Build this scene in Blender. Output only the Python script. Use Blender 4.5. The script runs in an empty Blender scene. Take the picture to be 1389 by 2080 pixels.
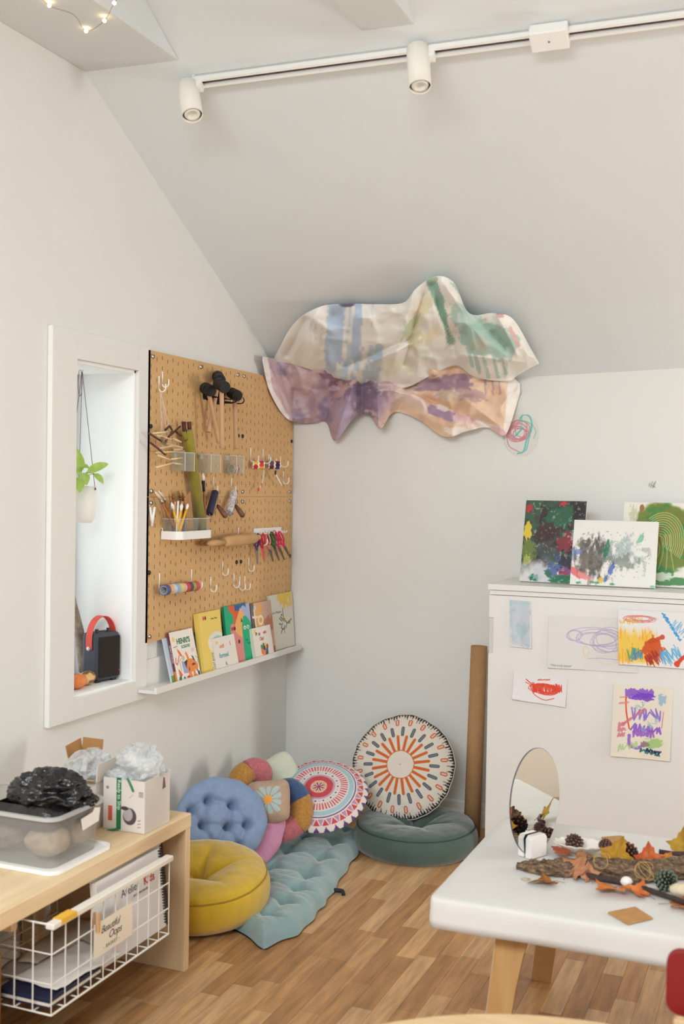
import bpy, bmesh, math, random
import numpy as np
from mathutils import Vector, Matrix

PI = math.pi
random.seed(11)
RNG = np.random.default_rng(11)
SC = bpy.context.scene
COL = SC.collection

# ------------------------------------------------------------------ camera
# world frame: left wall x=0, back wall y=0 (room at y<0), floor z=0, metres
YAW, PITCH, ROLL, FPX = .3885, -.0215, .0157, 2253.4
CAM = np.array([2.3149, -4.9684, 1.5553])


def cam_axes():
    cy, sy, cp, sp = math.cos(YAW), math.sin(YAW), math.cos(PITCH), math.sin(PITCH)
    f = np.array([-sy * cp, cy * cp, sp])
    r = np.array([cy, sy, 0.])
    u = np.cross(r, f)
    c, s = math.cos(ROLL), math.sin(ROLL)
    return c * r + s * u, -s * r + c * u, f


CR, CU, CF = cam_axes()
cam_data = bpy.data.cameras.new('camera')
cam = bpy.data.objects.new('camera', cam_data)
COL.objects.link(cam)
cam_data.sensor_fit = 'VERTICAL'
cam_data.sensor_height = 36
cam_data.sensor_width = 24
cam_data.lens = FPX / 2080 * 36
cam_data.clip_start = .05
cam_data.dof.use_dof = True
cam_data.dof.focus_distance = 4.5
cam_data.dof.aperture_fstop = 3.2
cam.matrix_world = Matrix(((CR[0], CU[0], -CF[0], CAM[0]), (CR[1], CU[1], -CF[1], CAM[1]),
                           (CR[2], CU[2], -CF[2], CAM[2]), (0, 0, 0, 1)))
SC.camera = cam


def ray(x, y):
    return CF + ((x - 694.5) * CR - (y - 1040) * CU) / FPX


def pw(x, y, ax, v):
    """photo pixel -> point on the plane axis=value"""
    d = ray(x, y)
    return CAM + (v - CAM[ax]) / d[ax] * d


def to_px(p):
    d = np.asarray(p, float) - CAM
    z = d @ CF
    return 694.5 + FPX * (d @ CR) / z, 1040 - FPX * (d @ CU) / z, z


# ------------------------------------------------------------------ view, world, lights
SC.view_settings.view_transform = 'Standard'
SC.view_settings.look = 'None'
SC.view_settings.gamma = 1
SC.view_settings.use_curve_mapping = False
SC.view_settings.exposure = 0.02
SC.cycles.use_denoising = True
SC.cycles.max_bounces = 8
SC.cycles.diffuse_bounces = 5
SC.cycles.transparent_max_bounces = 16
SC.cycles.caustics_reflective = False
SC.cycles.caustics_refractive = False
SC.cycles.sample_clamp_indirect = 4

world = bpy.data.worlds.new('overcast_sky')
SC.world = world
world.use_nodes = True
bg = world.node_tree.nodes['Background']
bg.inputs[0].default_value = (.93, .97, 1.0, 1)
bg.inputs[1].default_value = 2.1


def area_light(name, loc, rot, sx, sy, power, color):
    d = bpy.data.lights.new(name, 'AREA')
    d.shape = 'RECTANGLE'
    d.size, d.size_y = sx, sy
    d.energy = power
    d.color = color
    o = bpy.data.objects.new(name, d)
    COL.objects.link(o)
    o.location = loc
    o.rotation_euler = rot
    return o


# daylight entering by the room's windows: wide glazing in the rear wall, tall narrow window in the right wall; the skylight is added fill
area_light('daylight_rear_window', (2.2, -7.12, 1.12), (PI / 2, 0, 0), 3.1, 2.0, 6, (.90, .955, 1.0))
area_light('added_skylight_fill', (1.4, -5.59, 2.905), (.504, 0, 0), 2.3, 1.0, 138, (.905, .957, 1.0))  # lamp of an unseen skylight, added to brighten the back wall and corner
area_light('daylight_right_window', (4.62, -.78, 1.15), (PI / 2, 0, PI / 2), .36, 1.16, 42, (1.0, .965, .90))


# ------------------------------------------------------------------ numpy noise
def _hash(ix, iy, iz, seed):
    h = (ix * 374761393 + iy * 668265263 + iz * 2147483647 + seed * 974634777) & 0xffffffff
    h = ((h ^ (h >> 13)) * 1274126177) & 0xffffffff
    h = (h ^ (h >> 16)) & 0xffff
    return h / 65535.


def vnoise(x, y, z=0., seed=0):
    x, y, z = np.broadcast_arrays(np.asarray(x, float), np.asarray(y, float), np.asarray(z, float))
    ix, iy, iz = np.floor(x).astype(np.int64), np.floor(y).astype(np.int64), np.floor(z).astype(np.int64)
    fx, fy, fz = x - ix, y - iy, z - iz
    fx, fy, fz = [t * t * (3 - 2 * t) for t in (fx, fy, fz)]
    r = 0.
    for dx in (0, 1):
        for dy in (0, 1):
            for dz in (0, 1):
                w = (fx if dx else 1 - fx) * (fy if dy else 1 - fy) * (fz if dz else 1 - fz)
                r = r + w * _hash(ix + dx, iy + dy, iz + dz, seed)
    return r * 2 - 1


def fbm(x, y, z=0., seed=0, oct=4):
    r, a, t = 0., 1., 0.
    for k in range(oct):
        s = 2. ** k
        r = r + a * vnoise(np.asarray(x) * s, np.asarray(y) * s, np.asarray(z) * s, seed + k * 17)
        t += a
        a *= .5
    return r / t


def smooth(a, b, x):
    t = np.clip((np.asarray(x, float) - a) / (b - a + 1e-12), 0, 1)
    return t * t * (3 - 2 * t)


# ------------------------------------------------------------------ materials (procedural)
def lin(c):
    c = np.asarray(c, float)[:3] / 255.
    r = np.where(c <= .04045, c / 12.92, ((c + .055) / 1.055) ** 2.4)
    return (float(r[0]), float(r[1]), float(r[2]), 1.)


MATS = {}


def _pos_noise(nt, scale, stretch=(1, 1, 1), detail=4, rough=.55, coord='Position'):
    if coord == 'Position':
        g = nt.nodes.new('ShaderNodeNewGeometry')
        src = g.outputs['Position']
    else:
        g = nt.nodes.new('ShaderNodeTexCoord')
        src = g.outputs['Object']
    m = nt.nodes.new('ShaderNodeMapping')
    m.inputs['Scale'].default_value = stretch
    nt.links.new(src, m.inputs['Vector'])
    n = nt.nodes.new('ShaderNodeTexNoise')
    n.inputs['Scale'].default_value = scale
    n.inputs['Detail'].default_value = detail
    n.inputs['Roughness'].default_value = rough
    nt.links.new(m.outputs[0], n.inputs['Vector'])
    return n


def mat(name, rgb, rough=.6, var=0., vscale=8, vrgb=None, stretch=(1, 1, 1), bump=0., bscale=200, bdist=.002,
        metal=0., spec=.4, trans=0., sheen=0., coat=0., sub=0., emit=0., bstretch=(1, 1, 1)):
    if name in MATS:
        return MATS[name]
    m = bpy.data.materials.new(name)
    m.use_nodes = True
    nt = m.node_tree
    b = nt.nodes['Principled BSDF']
    b.inputs['Base Color'].default_value = lin(rgb)
    b.inputs['Roughness'].default_value = rough
    b.inputs['Metallic'].default_value = metal
    b.inputs['Specular IOR Level'].default_value = spec
    b.inputs['Transmission Weight'].default_value = trans
    b.inputs['Sheen Weight'].default_value = sheen
    b.inputs['Coat Weight'].default_value = coat
    if emit:
        b.inputs['Emission Color'].default_value = lin(rgb)
        b.inputs['Emission Strength'].default_value = emit
    if var or vrgb is not None:
        n = _pos_noise(nt, vscale, stretch)
        r = nt.nodes.new('ShaderNodeValToRGB')
        c2 = vrgb if vrgb is not None else tuple(max(0, c * (1 - var)) for c in rgb)
        r.color_ramp.elements[0].position = .32
        r.color_ramp.elements[1].position = .68
        r.color_ramp.elements[0].color = lin(c2)
        r.color_ramp.elements[1].color = lin(rgb)
        nt.links.new(n.outputs['Fac'], r.inputs[0])
        nt.links.new(r.outputs[0], b.inputs['Base Color'])
    if bump:
        n = _pos_noise(nt, bscale, bstretch, 3)
        bp = nt.nodes.new('ShaderNodeBump')
        bp.inputs['Strength'].default_value = bump
        bp.inputs['Distance'].default_value = bdist
        nt.links.new(n.outputs['Fac'], bp.inputs['Height'])
        nt.links.new(bp.outputs[0], b.inputs['Normal'])
    MATS[name] = m
    return m


def vmat(name, rough=.8, bump=0., bscale=300, bdist=.001, spec=.25, sheen=0., trans=0.):
    """material that reads the painted colour attribute of its mesh"""
    m = mat(name, (255, 255, 255), rough, bump=bump, bscale=bscale, bdist=bdist, spec=spec, sheen=sheen)
    nt = m.node_tree
    if not any(n.type == 'VERTEX_COLOR' for n in nt.nodes):
        a = nt.nodes.new('ShaderNodeVertexColor')
        a.layer_name = 'Col'
        nt.links.new(a.outputs['Color'], nt.nodes['Principled BSDF'].inputs['Base Color'])
        if trans:
            t = nt.nodes.new('ShaderNodeBsdfTranslucent')
            nt.links.new(a.outputs['Color'], t.inputs['Color'])
            mx = nt.nodes.new('ShaderNodeMixShader')
            mx.inputs[0].default_value = trans
            nt.links.new(nt.nodes['Principled BSDF'].outputs[0], mx.inputs[1])
            nt.links.new(t.outputs[0], mx.inputs[2])
            nt.links.new(mx.outputs[0], nt.nodes['Material Output'].inputs['Surface'])
    return m


def clear(name, tint=(240, 242, 240), opacity=.12, rough=.08, var=0., vscale=20, gloss=(255, 255, 255)):
    """thin clear plastic or glass sheet: mostly see-through, some gloss and haze"""
    if name in MATS:
        return MATS[name]
    m = bpy.data.materials.new(name)
    m.use_nodes = True
    nt = m.node_tree
    b = nt.nodes['Principled BSDF']
    b.inputs['Base Color'].default_value = lin(gloss)
    b.inputs['Roughness'].default_value = rough
    b.inputs['Specular IOR Level'].default_value = .6
    t = nt.nodes.new('ShaderNodeBsdfTransparent')
    t.inputs[0].default_value = lin(tint)
    mx = nt.nodes.new('ShaderNodeMixShader')
    mx.inputs[0].default_value = opacity
    if var:
        n = _pos_noise(nt, vscale, (1, 1, 1), 5, .7)
        r = nt.nodes.new('ShaderNodeMapRange')
        r.inputs[1].default_value = .35
        r.inputs[2].default_value = .7
        r.inputs[3].default_value = max(0, opacity - var)
        r.inputs[4].default_value = min(1, opacity + var)
        nt.links.new(n.outputs['Fac'], r.inputs[0])
        nt.links.new(r.outputs[0], mx.inputs[0])
        bp = nt.nodes.new('ShaderNodeBump')
        bp.inputs['Strength'].default_value = .6
        bp.inputs['Distance'].default_value = .004
        nt.links.new(n.outputs['Fac'], bp.inputs['Height'])
        nt.links.new(bp.outputs[0], b.inputs['Normal'])
    nt.links.new(t.outputs[0], mx.inputs[1])
    nt.links.new(b.outputs[0], mx.inputs[2])
    nt.links.new(mx.outputs[0], nt.nodes['Material Output'].inputs['Surface'])
    MATS[name] = m
    return m


# ------------------------------------------------------------------ mesh builder
def unit(v):
    v = np.asarray(v, float)
    return v / (np.linalg.norm(v) + 1e-12)


def frame(d, up=(0, 0, 1)):
    """matrix whose columns are side, up', d"""
    d = unit(d)
    up = np.asarray(up, float)
    if abs(d @ up) > .99:
        up = np.array([1., 0, 0])
    s = unit(np.cross(up, d))
    return np.stack([s, np.cross(d, s), d], 1)


def rotz(a):
    c, s = math.cos(a), math.sin(a)
    return np.array([[c, -s, 0], [s, c, 0], [0, 0, 1.]])


def rotx(a):
    c, s = math.cos(a), math.sin(a)
    return np.array([[1., 0, 0], [0, c, -s], [0, s, c]])


def roty(a):
    c, s = math.cos(a), math.sin(a)
    return np.array([[c, 0, s], [0, 1., 0], [-s, 0, c]])


class MB:
    def __init__(self):
        self.v, self.f = [], []

    def add(self, vs, fs):
        n = len(self.v)
        self.v += [tuple(map(float, p)) for p in vs]
        self.f += [tuple(i + n for i in f) for f in fs]
        return self

    def box(self, lo, hi, R=None, o=None):
        x0, y0, z0 = lo
        x1, y1, z1 = hi
        vs = np.array([(x0, y0, z0), (x1, y0, z0), (x1, y1, z0), (x0, y1, z0), (x0, y0, z1), (x1, y0, z1), (x1, y1, z1), (x0, y1, z1)], float)
        if R is not None:
            vs = vs @ np.asarray(R).T
        if o is not None:
            vs = vs + np.asarray(o)
        return self.add(vs, [(0, 3, 2, 1), (4, 5, 6, 7), (0, 1, 5, 4), (1, 2, 6, 5), (2, 3, 7, 6), (3, 0, 4, 7)])

    def prism(self, poly, d):
        """closed polygon (3D points) extruded by vector d"""
        p = np.asarray(poly, float)
        n = len(p)
        d = np.asarray(d, float)
        fs = [tuple(range(n)), tuple(range(2 * n - 1, n - 1, -1))]
        fs += [(i, i + n, (i + 1) % n + n, (i + 1) % n) for i in range(n)]
        return self.add(np.vstack([p, p + d]), fs)

    def grid(self, P, cu=False, cv=False):
        P = np.asarray(P, float)
        h, w, _ = P.shape
        fs = []
        for i in range(h if cv else h - 1):
            for j in range(w if cu else w - 1):
                i2, j2 = (i + 1) % h, (j + 1) % w
                fs.append((i * w + j, i * w + j2, i2 * w + j2, i2 * w + j))
        return self.add(P.reshape(-1, 3), fs)

    def tube(self, pts, r, n=8, caps=True, closed=False):
        pts = np.asarray(pts, float)
        m = len(pts)
        r = np.broadcast_to(np.asarray(r, float), (m,))
        T = np.zeros_like(pts)
        for i in range(m):
            if closed:
                T[i] = unit(pts[(i + 1) % m] - pts[i - 1])
            else:
                T[i] = unit(pts[min(i + 1, m - 1)] - pts[max(i - 1, 0)])
        s = frame(T[0])[:, 0]
        rings = []
        for i in range(m):
            s = unit(s - (s @ T[i]) * T[i])
            b = np.cross(T[i], s)
            a = np.arange(n) * 2 * PI / n
            rings.append(pts[i] + r[i] * (np.cos(a)[:, None] * s + np.sin(a)[:, None] * b))
        base = len(self.v)
        self.grid(np.array(rings), cu=True, cv=closed)
        if caps and not closed:
            self.f.append(tuple(base + k for k in range(n - 1, -1, -1)))
            self.f.append(tuple(base + (m - 1) * n + k for k in range(n)))
        return self

    def cyl(self, p0, p1, r0, r1=None, n=16):
        return self.tube([p0, p1], [r0, r0 if r1 is None else r1], n)

    def lathe(self, prof, o=(0, 0, 0), R=None, n=24):
        """profile [(r, h)] turned round the local z axis"""
        a = np.arange(n) * 2 * PI / n
        P = np.array([[(r * math.cos(t), r * math.sin(t), h) for t in a] for r, h in prof])
        if R is not None:
            P = P @ np.asarray(R).T
        P = P + np.asarray(o, float)
        return self.grid(P, cu=True)

    def ell(self, c, rad, R=None, nu=16, nv=10):
        rad = np.broadcast_to(np.asarray(rad, float), (3,))
        th = np.linspace(.001, PI - .001, nv)
        ph = np.arange(nu) * 2 * PI / nu
        P = np.stack([np.sin(th)[:, None] * np.cos(ph), np.sin(th)[:, None] * np.sin(ph), np.cos(th)[:, None] * np.ones(nu)], 2)[::-1] * rad
        if R is not None:
            P = P @ np.asarray(R).T
        return self.grid(P + np.asarray(c, float), cu=True)


OFF = {}


def new_mesh(name, V, F, m):
    me = bpy.data.meshes.new(name)
    V = np.asarray(V, np.float32).reshape(-1, 3)
    me.from_pydata(V.tolist(), [], F)
    if m is not None:
        me.materials.append(m)
    return me


def obj(name, mb, m, parent=None, smooth=False, bevel=0., seg=2, sub=0):
    V = np.asarray(mb.v, float)
    if parent is not None:
        off = OFF[parent.name]
        loc = (0, 0, 0)
    else:
        off = np.array([(V[:, 0].min() + V[:, 0].max()) / 2, (V[:, 1].min() + V[:, 1].max()) / 2, V[:, 2].min()])
        loc = off
    me = new_mesh(name, V - off, mb.f, m)
    bm = bmesh.new()
    bm.from_mesh(me)
    bmesh.ops.recalc_face_normals(bm, faces=bm.faces)
    bm.to_mesh(me)
    bm.free()
    if smooth:
        me.polygons.foreach_set('use_smooth', [True] * len(me.polygons))
    o = bpy.data.objects.new(name, me)
    COL.objects.link(o)
    o.location = loc
    if parent is not None:
        o.parent = parent
    OFF[o.name] = np.asarray(off, float)
    if bevel:
        b = o.modifiers.new('bevel', 'BEVEL')
        b.width = bevel
        b.segments = seg
        b.limit_method = 'ANGLE'
    if sub:
        s = o.modifiers.new('subdivision', 'SUBSURF')
        s.levels = s.render_levels = sub
    if smooth and bevel:
        pass
    return o


def tag(o, label=None, cat=None, group=None, kind=None):
    if label:
        o['label'] = label
    if cat:
        o['category'] = cat
    if group:
        o['group'] = group
    if kind:
        o['kind'] = kind
    return o


def thing(name, label, cat, loc=(0, 0, 0), group=None):
    o = bpy.data.objects.new(name, None)
    COL.objects.link(o)
    o.empty_display_size = .05
    o.location = loc
    OFF[o.name] = np.asarray(loc, float)
    return tag(o, label, cat, group)


def struct(name, mb, m, parent=None, **k):
    o = obj(name, mb, m, parent, **k)
    if parent is None:
        o['kind'] = 'structure'
    return o


def copy_tree(o, parent=None):
    c = o.copy()
    COL.objects.link(c)
    c.parent = parent
    OFF[c.name] = OFF[o.name]
    for ch in list(o.children):
        copy_tree(ch, c)
    return c


def painted(name, P, C, m, parent=None, close=None, smooth=True, cu=False):
    """grid mesh with a painted colour per vertex; P (h,w,3) points, C (h,w,3) sRGB 0..255"""
    P = np.asarray(P, float)
    h, w, _ = P.shape
    I = np.arange(h * w).reshape(h, w)
    if cu:
        A, B = I, np.roll(I, -1, 1)
        F = np.stack([A[:-1], B[:-1], B[1:], A[1:]], -1).reshape(-1, 4)
    else:
        F = np.stack([I[:-1, :-1], I[:-1, 1:], I[1:, 1:], I[1:, :-1]], -1).reshape(-1, 4)
    V = P.reshape(-1, 3)
    if parent is not None:
        off, loc = OFF[parent.name], (0, 0, 0)
    else:
        off = np.array([(V[:, 0].min() + V[:, 0].max()) / 2, (V[:, 1].min() + V[:, 1].max()) / 2, V[:, 2].min()])
        loc = off
    V = (V - off).astype(np.float32)
    me = bpy.data.meshes.new(name)
    me.vertices.add(len(V))
    me.vertices.foreach_set('co', V.ravel())
    nf = len(F)
    me.loops.add(nf * 4)
    me.loops.foreach_set('vertex_index', F.astype(np.int32).ravel())
    me.polygons.add(nf)
    me.polygons.foreach_set('loop_start', np.arange(0, nf * 4, 4, dtype=np.int32))
    me.update(calc_edges=True)
    if smooth:
        me.polygons.foreach_set('use_smooth', np.ones(nf, bool))
    c = np.clip(np.asarray(C, float).reshape(-1, 3) / 255., 0, 1)
    c = np.where(c <= .04045, c / 12.92, ((c + .055) / 1.055) ** 2.4)
    ca = me.color_attributes.new('Col', 'FLOAT_COLOR', 'POINT')
    ca.data.foreach_set('color', np.concatenate([c, np.ones((len(c), 1))], 1).astype(np.float32).ravel())
    me.materials.append(m)
    o = bpy.data.objects.new(name, me)
    COL.objects.link(o)
    o.location = loc
    if parent is not None:
        o.parent = parent
    OFF[o.name] = np.asarray(off, float)
    return o


def lettering(name, body, size, origin, xdir, ydir, m, parent, shear=0., extrude=.0002, align='LEFT', spacing=1., bold=0.):
    """flat letters laid on a surface: origin, reading direction, up direction"""
    cu = bpy.data.curves.new(name, 'FONT')
    cu.body = body
    cu.size = size
    cu.shear = shear
    cu.extrude = extrude
    cu.align_x = align
    cu.space_character = spacing
    cu.offset = bold
    cu.resolution_u = 3
    tmp = bpy.data.objects.new('tmp_text', cu)
    COL.objects.link(tmp)
    dg = bpy.context.evaluated_depsgraph_get()
    me = bpy.data.meshes.new_from_object(tmp.evaluated_get(dg))
    me.name = name
    bpy.data.objects.remove(tmp)
    bpy.data.curves.remove(cu)
    x, y = unit(xdir), unit(ydir)
    z = np.cross(x, y)
    Mx = np.stack([x, y, z], 1)
    n = len(me.vertices)
    co = np.zeros(n * 3, np.float32)
    me.vertices.foreach_get('co', co)
    co = co.reshape(-1, 3) @ Mx.T + np.asarray(origin) - OFF[parent.name]
    me.vertices.foreach_set('co', co.astype(np.float32).ravel())
    me.update()
    me.materials.clear()
    me.materials.append(m)
    o = bpy.data.objects.new(name, me)
    COL.objects.link(o)
    o.parent = parent
    OFF[o.name] = OFF[parent.name]
    return o


class Art:
    """a little paint box: colours on a w x h sheet (metres), y up"""

    def __init__(self, w, h, res, bg=(240, 236, 230)):
        self.w, self.h = w, h
        nx, ny = max(2, int(w / res)), max(2, int(h / res))
        self.X, self.Y = np.meshgrid(np.linspace(0, w, nx), np.linspace(0, h, ny))
        self.C = np.ones((ny, nx, 3)) * np.asarray(bg, float)
        self.res = res

    def mix(self, mask, col, alpha=1.):
        k = np.clip(mask, 0, 1)[..., None] * alpha
        self.C = self.C * (1 - k) + np.asarray(col, float) * k

    def dist(self, pts, closed=False):
        pts = np.asarray(pts, float)
        if closed:
            pts = np.vstack([pts, pts[:1]])
        D = np.full(self.X.shape, 1e9)
        for a, b in zip(pts[:-1], pts[1:]):
            m = .12 * max(self.w, self.h)
            d = b - a
            L = d @ d + 1e-12
            t = np.clip(((self.X - a[0]) * d[0] + (self.Y - a[1]) * d[1]) / L, 0, 1)
            D = np.minimum(D, np.hypot(self.X - a[0] - t * d[0], self.Y - a[1] - t * d[1]))
        return D

    def line(self, pts, wd, col, alpha=1., rough=0., seed=0):
        D = self.dist(pts)
        if rough:
            D = D + rough * wd * fbm(self.X / wd * .5, self.Y / wd * .5, 0, seed, 3)
        self.mix(1 - smooth(wd / 2 - self.res * .6, wd / 2 + self.res * .6, D), col, alpha)

    def poly(self, pts, col, alpha=1., edge=0.):
        p = np.asarray(pts, float)
        inside = np.zeros(self.X.shape, bool)
        j = len(p) - 1
        for i in range(len(p)):
            c = (p[i, 1] > self.Y) != (p[j, 1] > self.Y)
            xi = (p[j, 0] - p[i, 0]) * (self.Y - p[i, 1]) / (p[j, 1] - p[i, 1] + 1e-12) + p[i, 0]
            inside ^= c & (self.X < xi)
            j = i
        self.mix(inside.astype(float), col, alpha)

    def ell(self, cx, cy, rx, ry, col, alpha=1., rot=0., rough=0., seed=0, soft=0.):
        c, s = math.cos(rot), math.sin(rot)
        dx, dy = self.X - cx, self.Y - cy
        u, v = (dx * c + dy * s) / rx, (-dx * s + dy * c) / ry
        d = np.hypot(u, v)
        if rough:
            d = d + rough * fbm(self.X / rx * 2, self.Y / rx * 2, 0, seed, 4)
        e = max(soft, self.res / min(rx, ry) * .6)
        self.mix(1 - smooth(1 - e, 1 + e, d), col, alpha)

    def blot(self, cx, cy, rx, ry, col, alpha=.8, rot=0., seed=0, rough=.7, fscale=3., stretch=1.):
        """brushy patch with broken edge"""
        c, s = math.cos(rot), math.sin(rot)
        dx, dy = self.X - cx, self.Y - cy
        u, v = (dx * c + dy * s) / rx, (-dx * s + dy * c) / ry
        d = np.hypot(u, v) + rough * fbm(u * fscale / stretch, v * fscale, 0, seed, 5)
        self.mix(1 - smooth(.75, .95, d), col, alpha)

    def scrib(self, cx, cy, rx, ry, n, wd, col, alpha=.9, seed=0, rot=0.):
        """looping scribble"""
        r = np.random.default_rng(seed)
        t = np.linspace(0, n * 2 * PI, n * 14)
        k = np.interp(t, np.linspace(0, n * 2 * PI, n + 2), .55 + .45 * r.random(n + 2))
        ox = np.interp(t, np.linspace(0, n * 2 * PI, n + 2), (r.random(n + 2) - .5) * .7)
        oy = np.interp(t, np.linspace(0, n * 2 * PI, n + 2), (r.random(n + 2) - .5) * .5)
        x, y = rx * (k * np.cos(t) + ox), ry * (k * np.sin(t) + oy)
        c, s = math.cos(rot), math.sin(rot)
        self.line(np.stack([cx + x * c - y * s, cy + x * s + y * c], 1), wd, col, alpha)

    def hatch(self, x0, y0, x1, y1, n, wd, col, alpha=.9, seed=0, amp=1.):
        """back and forth crayon strokes from (x0,y0) to (x1,y1), width amp"""
        r = np.random.default_rng(seed)
        a, b = np.array([x0, y0]), np.array([x1, y1])
        d = unit(b - a)
        p = np.array([-d[1], d[0]])
        pts = []
        n = int(n * 1.5)
        env = .55 + .6 * r.random(6)
        for i in range(n):
            f = i / n
            e = np.interp(f, np.linspace(0, 1, 6), env)
            q = a + (b - a) * np.clip(f + (r.random() - .5) * 4.5 / n, 0, 1)
            pts.append(q + p * amp * (.5 if i % 2 else -.5) * e * (.6 + .55 * r.random()) + d * (r.random() - .5) * amp * .25)
        self.line(pts, wd, col, alpha)


def sheet(name, art, o, xd, yd, m, parent=None, bulge=None):
    """lay an Art on a plane: origin o (lower left), x and y directions"""
    P = np.asarray(o, float) + art.X[..., None] * unit(xd) + art.Y[..., None] * unit(yd)
    if bulge is not None:
        P = P + bulge(art.X / art.w, art.Y / art.h)[..., None] * unit(np.cross(xd, yd))
    return painted(name, P, art.C, m, parent)


def bez(pts, n=20):
    """smooth curve through points (Catmull-Rom)"""
    p = np.asarray(pts, float)
    p = np.vstack([2 * p[0] - p[1], p, 2 * p[-1] - p[-2]])
    out = []
    for i in range(1, len(p) - 2):
        for t in np.linspace(0, 1, n, endpoint=False):
            a, b, c, d = p[i - 1], p[i], p[i + 1], p[i + 2]
            out.append(.5 * (2 * b + (c - a) * t + (2 * a - 5 * b + 4 * c - d) * t * t + (3 * b - a - 3 * c + d) * t ** 3))
    out.append(p[-2])
    return np.array(out)


# ------------------------------------------------------------------ the setting
M_WALL = mat('wall_paint', (226, 226, 223), .9, var=.015, vscale=1.5, bump=.08, bscale=90, spec=.15)
M_CEIL = mat('ceiling_paint', (221, 225, 227), .92, var=.015, vscale=1.2, bump=.05, bscale=80, spec=.12)
M_TRIM = mat('trim_paint', (229, 227, 222), .55, bump=.04, bscale=60, spec=.35)
M_WHITE = mat('white_plastic', (238, 237, 233), .4, spec=.45)
M_REVEAL = mat('window_reveal_paint', (240, 240, 238), .7, spec=.2)
M_STEEL = mat('zinc_steel', (190, 188, 184), .32, metal=1)
M_DARK = mat('dark_plastic', (38, 37, 38), .5, spec=.4)

RX, RY, RIDGE = 4.6, -7.2, -3.6


def ceil_z(x, y):
    return 2.032 + .033 * x + .5515 * (-y if y > RIDGE else (-2 * RIDGE + y))


WY0, WY1, WZ0, WZ1 = -1.779, -1.394, .812, 1.985      # opening of the narrow window in the left wall


def yz(pts, x=0.):
    return [(x, y, z) for y, z in pts]


T = (-.34, 0, 0)
mb = MB()
mb.prism(yz([(RY, -.05), (WY0, -.05), (WY0, ceil_z(0, WY0) + .02), (RIDGE, ceil_z(0, RIDGE) + .02), (RY, ceil_z(0, RY) + .02)]), T)
mb.prism(yz([(WY1, -.05), (.3, -.05), (.3, 2.05), (0, ceil_z(0, 0) + .02), (WY1, ceil_z(0, WY1) + .02)]), T)
mb.prism(yz([(WY0, -.05), (WY1, -.05), (WY1, WZ0), (WY0, WZ0)]), T)
mb.prism(yz([(WY0, WZ1), (WY1, WZ1), (WY1, ceil_z(0, WY1) + .02), (WY0, ceil_z(0, WY0) + .02)]), T)
wall_left = struct('wall_left', mb, M_WALL)

mb = MB().box((0, 0, -.05), (RX + .2, .25, 2.25))
wall_back = struct('wall_back', mb, M_WALL)

# right wall with its own tall narrow window, rear wall with wide glazing (both behind or beside the camera)
mb = MB()
y0, y1, z0, z1 = -.98, -.58, .55, 1.75
S = (.2, 0, 0)
cz = lambda y: ceil_z(RX, y) + .05
mb.prism(yz([(RY, -.05), (y0, -.05), (y0, cz(y0)), (RIDGE, cz(RIDGE)), (RY, cz(RY))], RX), S)
mb.prism(yz([(y1, -.05), (.25, -.05), (.25, 2.2), (0, cz(0)), (y1, cz(y1))], RX), S)
mb.prism(yz([(y0, -.05), (y1, -.05), (y1, z0), (y0, z0)], RX), S)
mb.prism(yz([(y0, z1), (y1, z1), (y1, cz(y1)), (y0, cz(y0))], RX), S)
struct('wall_right', mb, M_WALL)
mb = MB()
mb.box((-.34, RY - .2, -.05), (.6, RY, 2.6)).box((3.8, RY - .2, -.05), (RX + .2, RY, 2.6))
mb.box((.6, RY - .2, -.05), (3.8, RY, .06)).box((.6, RY - .2, 2.18), (3.8, RY, 2.6))
struct('wall_rear', mb, M_WALL)
for nm, lo, hi in (('window_2', (RX + .12, y0, z0), (RX + .16, y1, z1)), ('window_3', (.6, RY - .14, .06), (3.8, RY - .10, 2.18))):
    t = bpy.data.objects.new(nm, None)
    COL.objects.link(t)
    t['kind'] = 'structure'
    t.location = lo
    OFF[t.name] = np.array(lo)
    fb = MB()
    lo, hi = np.array(lo), np.array(hi)
    ax = 1 if nm == 'window_2' else 0
    w = .05
    for a, b in ((0, w), (1, -w)):
        l, h = lo.copy(), hi.copy()
        if b > 0:
            h[ax] = l[ax] + w
        else:
            l[ax] = h[ax] - w
        fb.box(l, h)
        l, h = lo.copy(), hi.copy()
        if b > 0:
            h[2] = l[2] + w
        else:
            l[2] = h[2] - w
        fb.box(l, h)
    obj('window_frame', fb, M_TRIM, t)
    g = MB()
    mid = (lo + hi) / 2
    l, h = lo + .03, hi - .03
    k = 0 if nm == 'window_2' else 1
    l[k], h[k] = mid[k] - .003, mid[k] + .003
    obj('pane', g.box(l, h), clear('window_glass', (250, 252, 252), .04, .03), t)

# ceiling: two pitches with the ridge above the room
mb = MB()


def slab(pts):
    p = np.array([(x, y, ceil_z(x, y)) for x, y in pts])
    mb.prism(p, (0, 0, .14))


# the rear pitch is pierced by an unseen skylight, added to light the back wall
slab([(-.34, .25), (RX + .2, .25), (RX + .2, RIDGE), (-.34, RIDGE)])
SKX0, SKX1, SKY0, SKY1 = .2, 2.6, -6.1, -5.1
for xa, xb, ya_, yb_ in ((-.34, RX + .2, RIDGE, SKY1), (-.34, RX + .2, SKY0, RY - .2), (-.34, SKX0, SKY1, SKY0), (SKX1, RX + .2, SKY1, SKY0)):
    slab([(xa, ya_), (xb, ya_), (xb, yb_), (xa, yb_)])
struct('ceiling', mb, M_CEIL)

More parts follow.
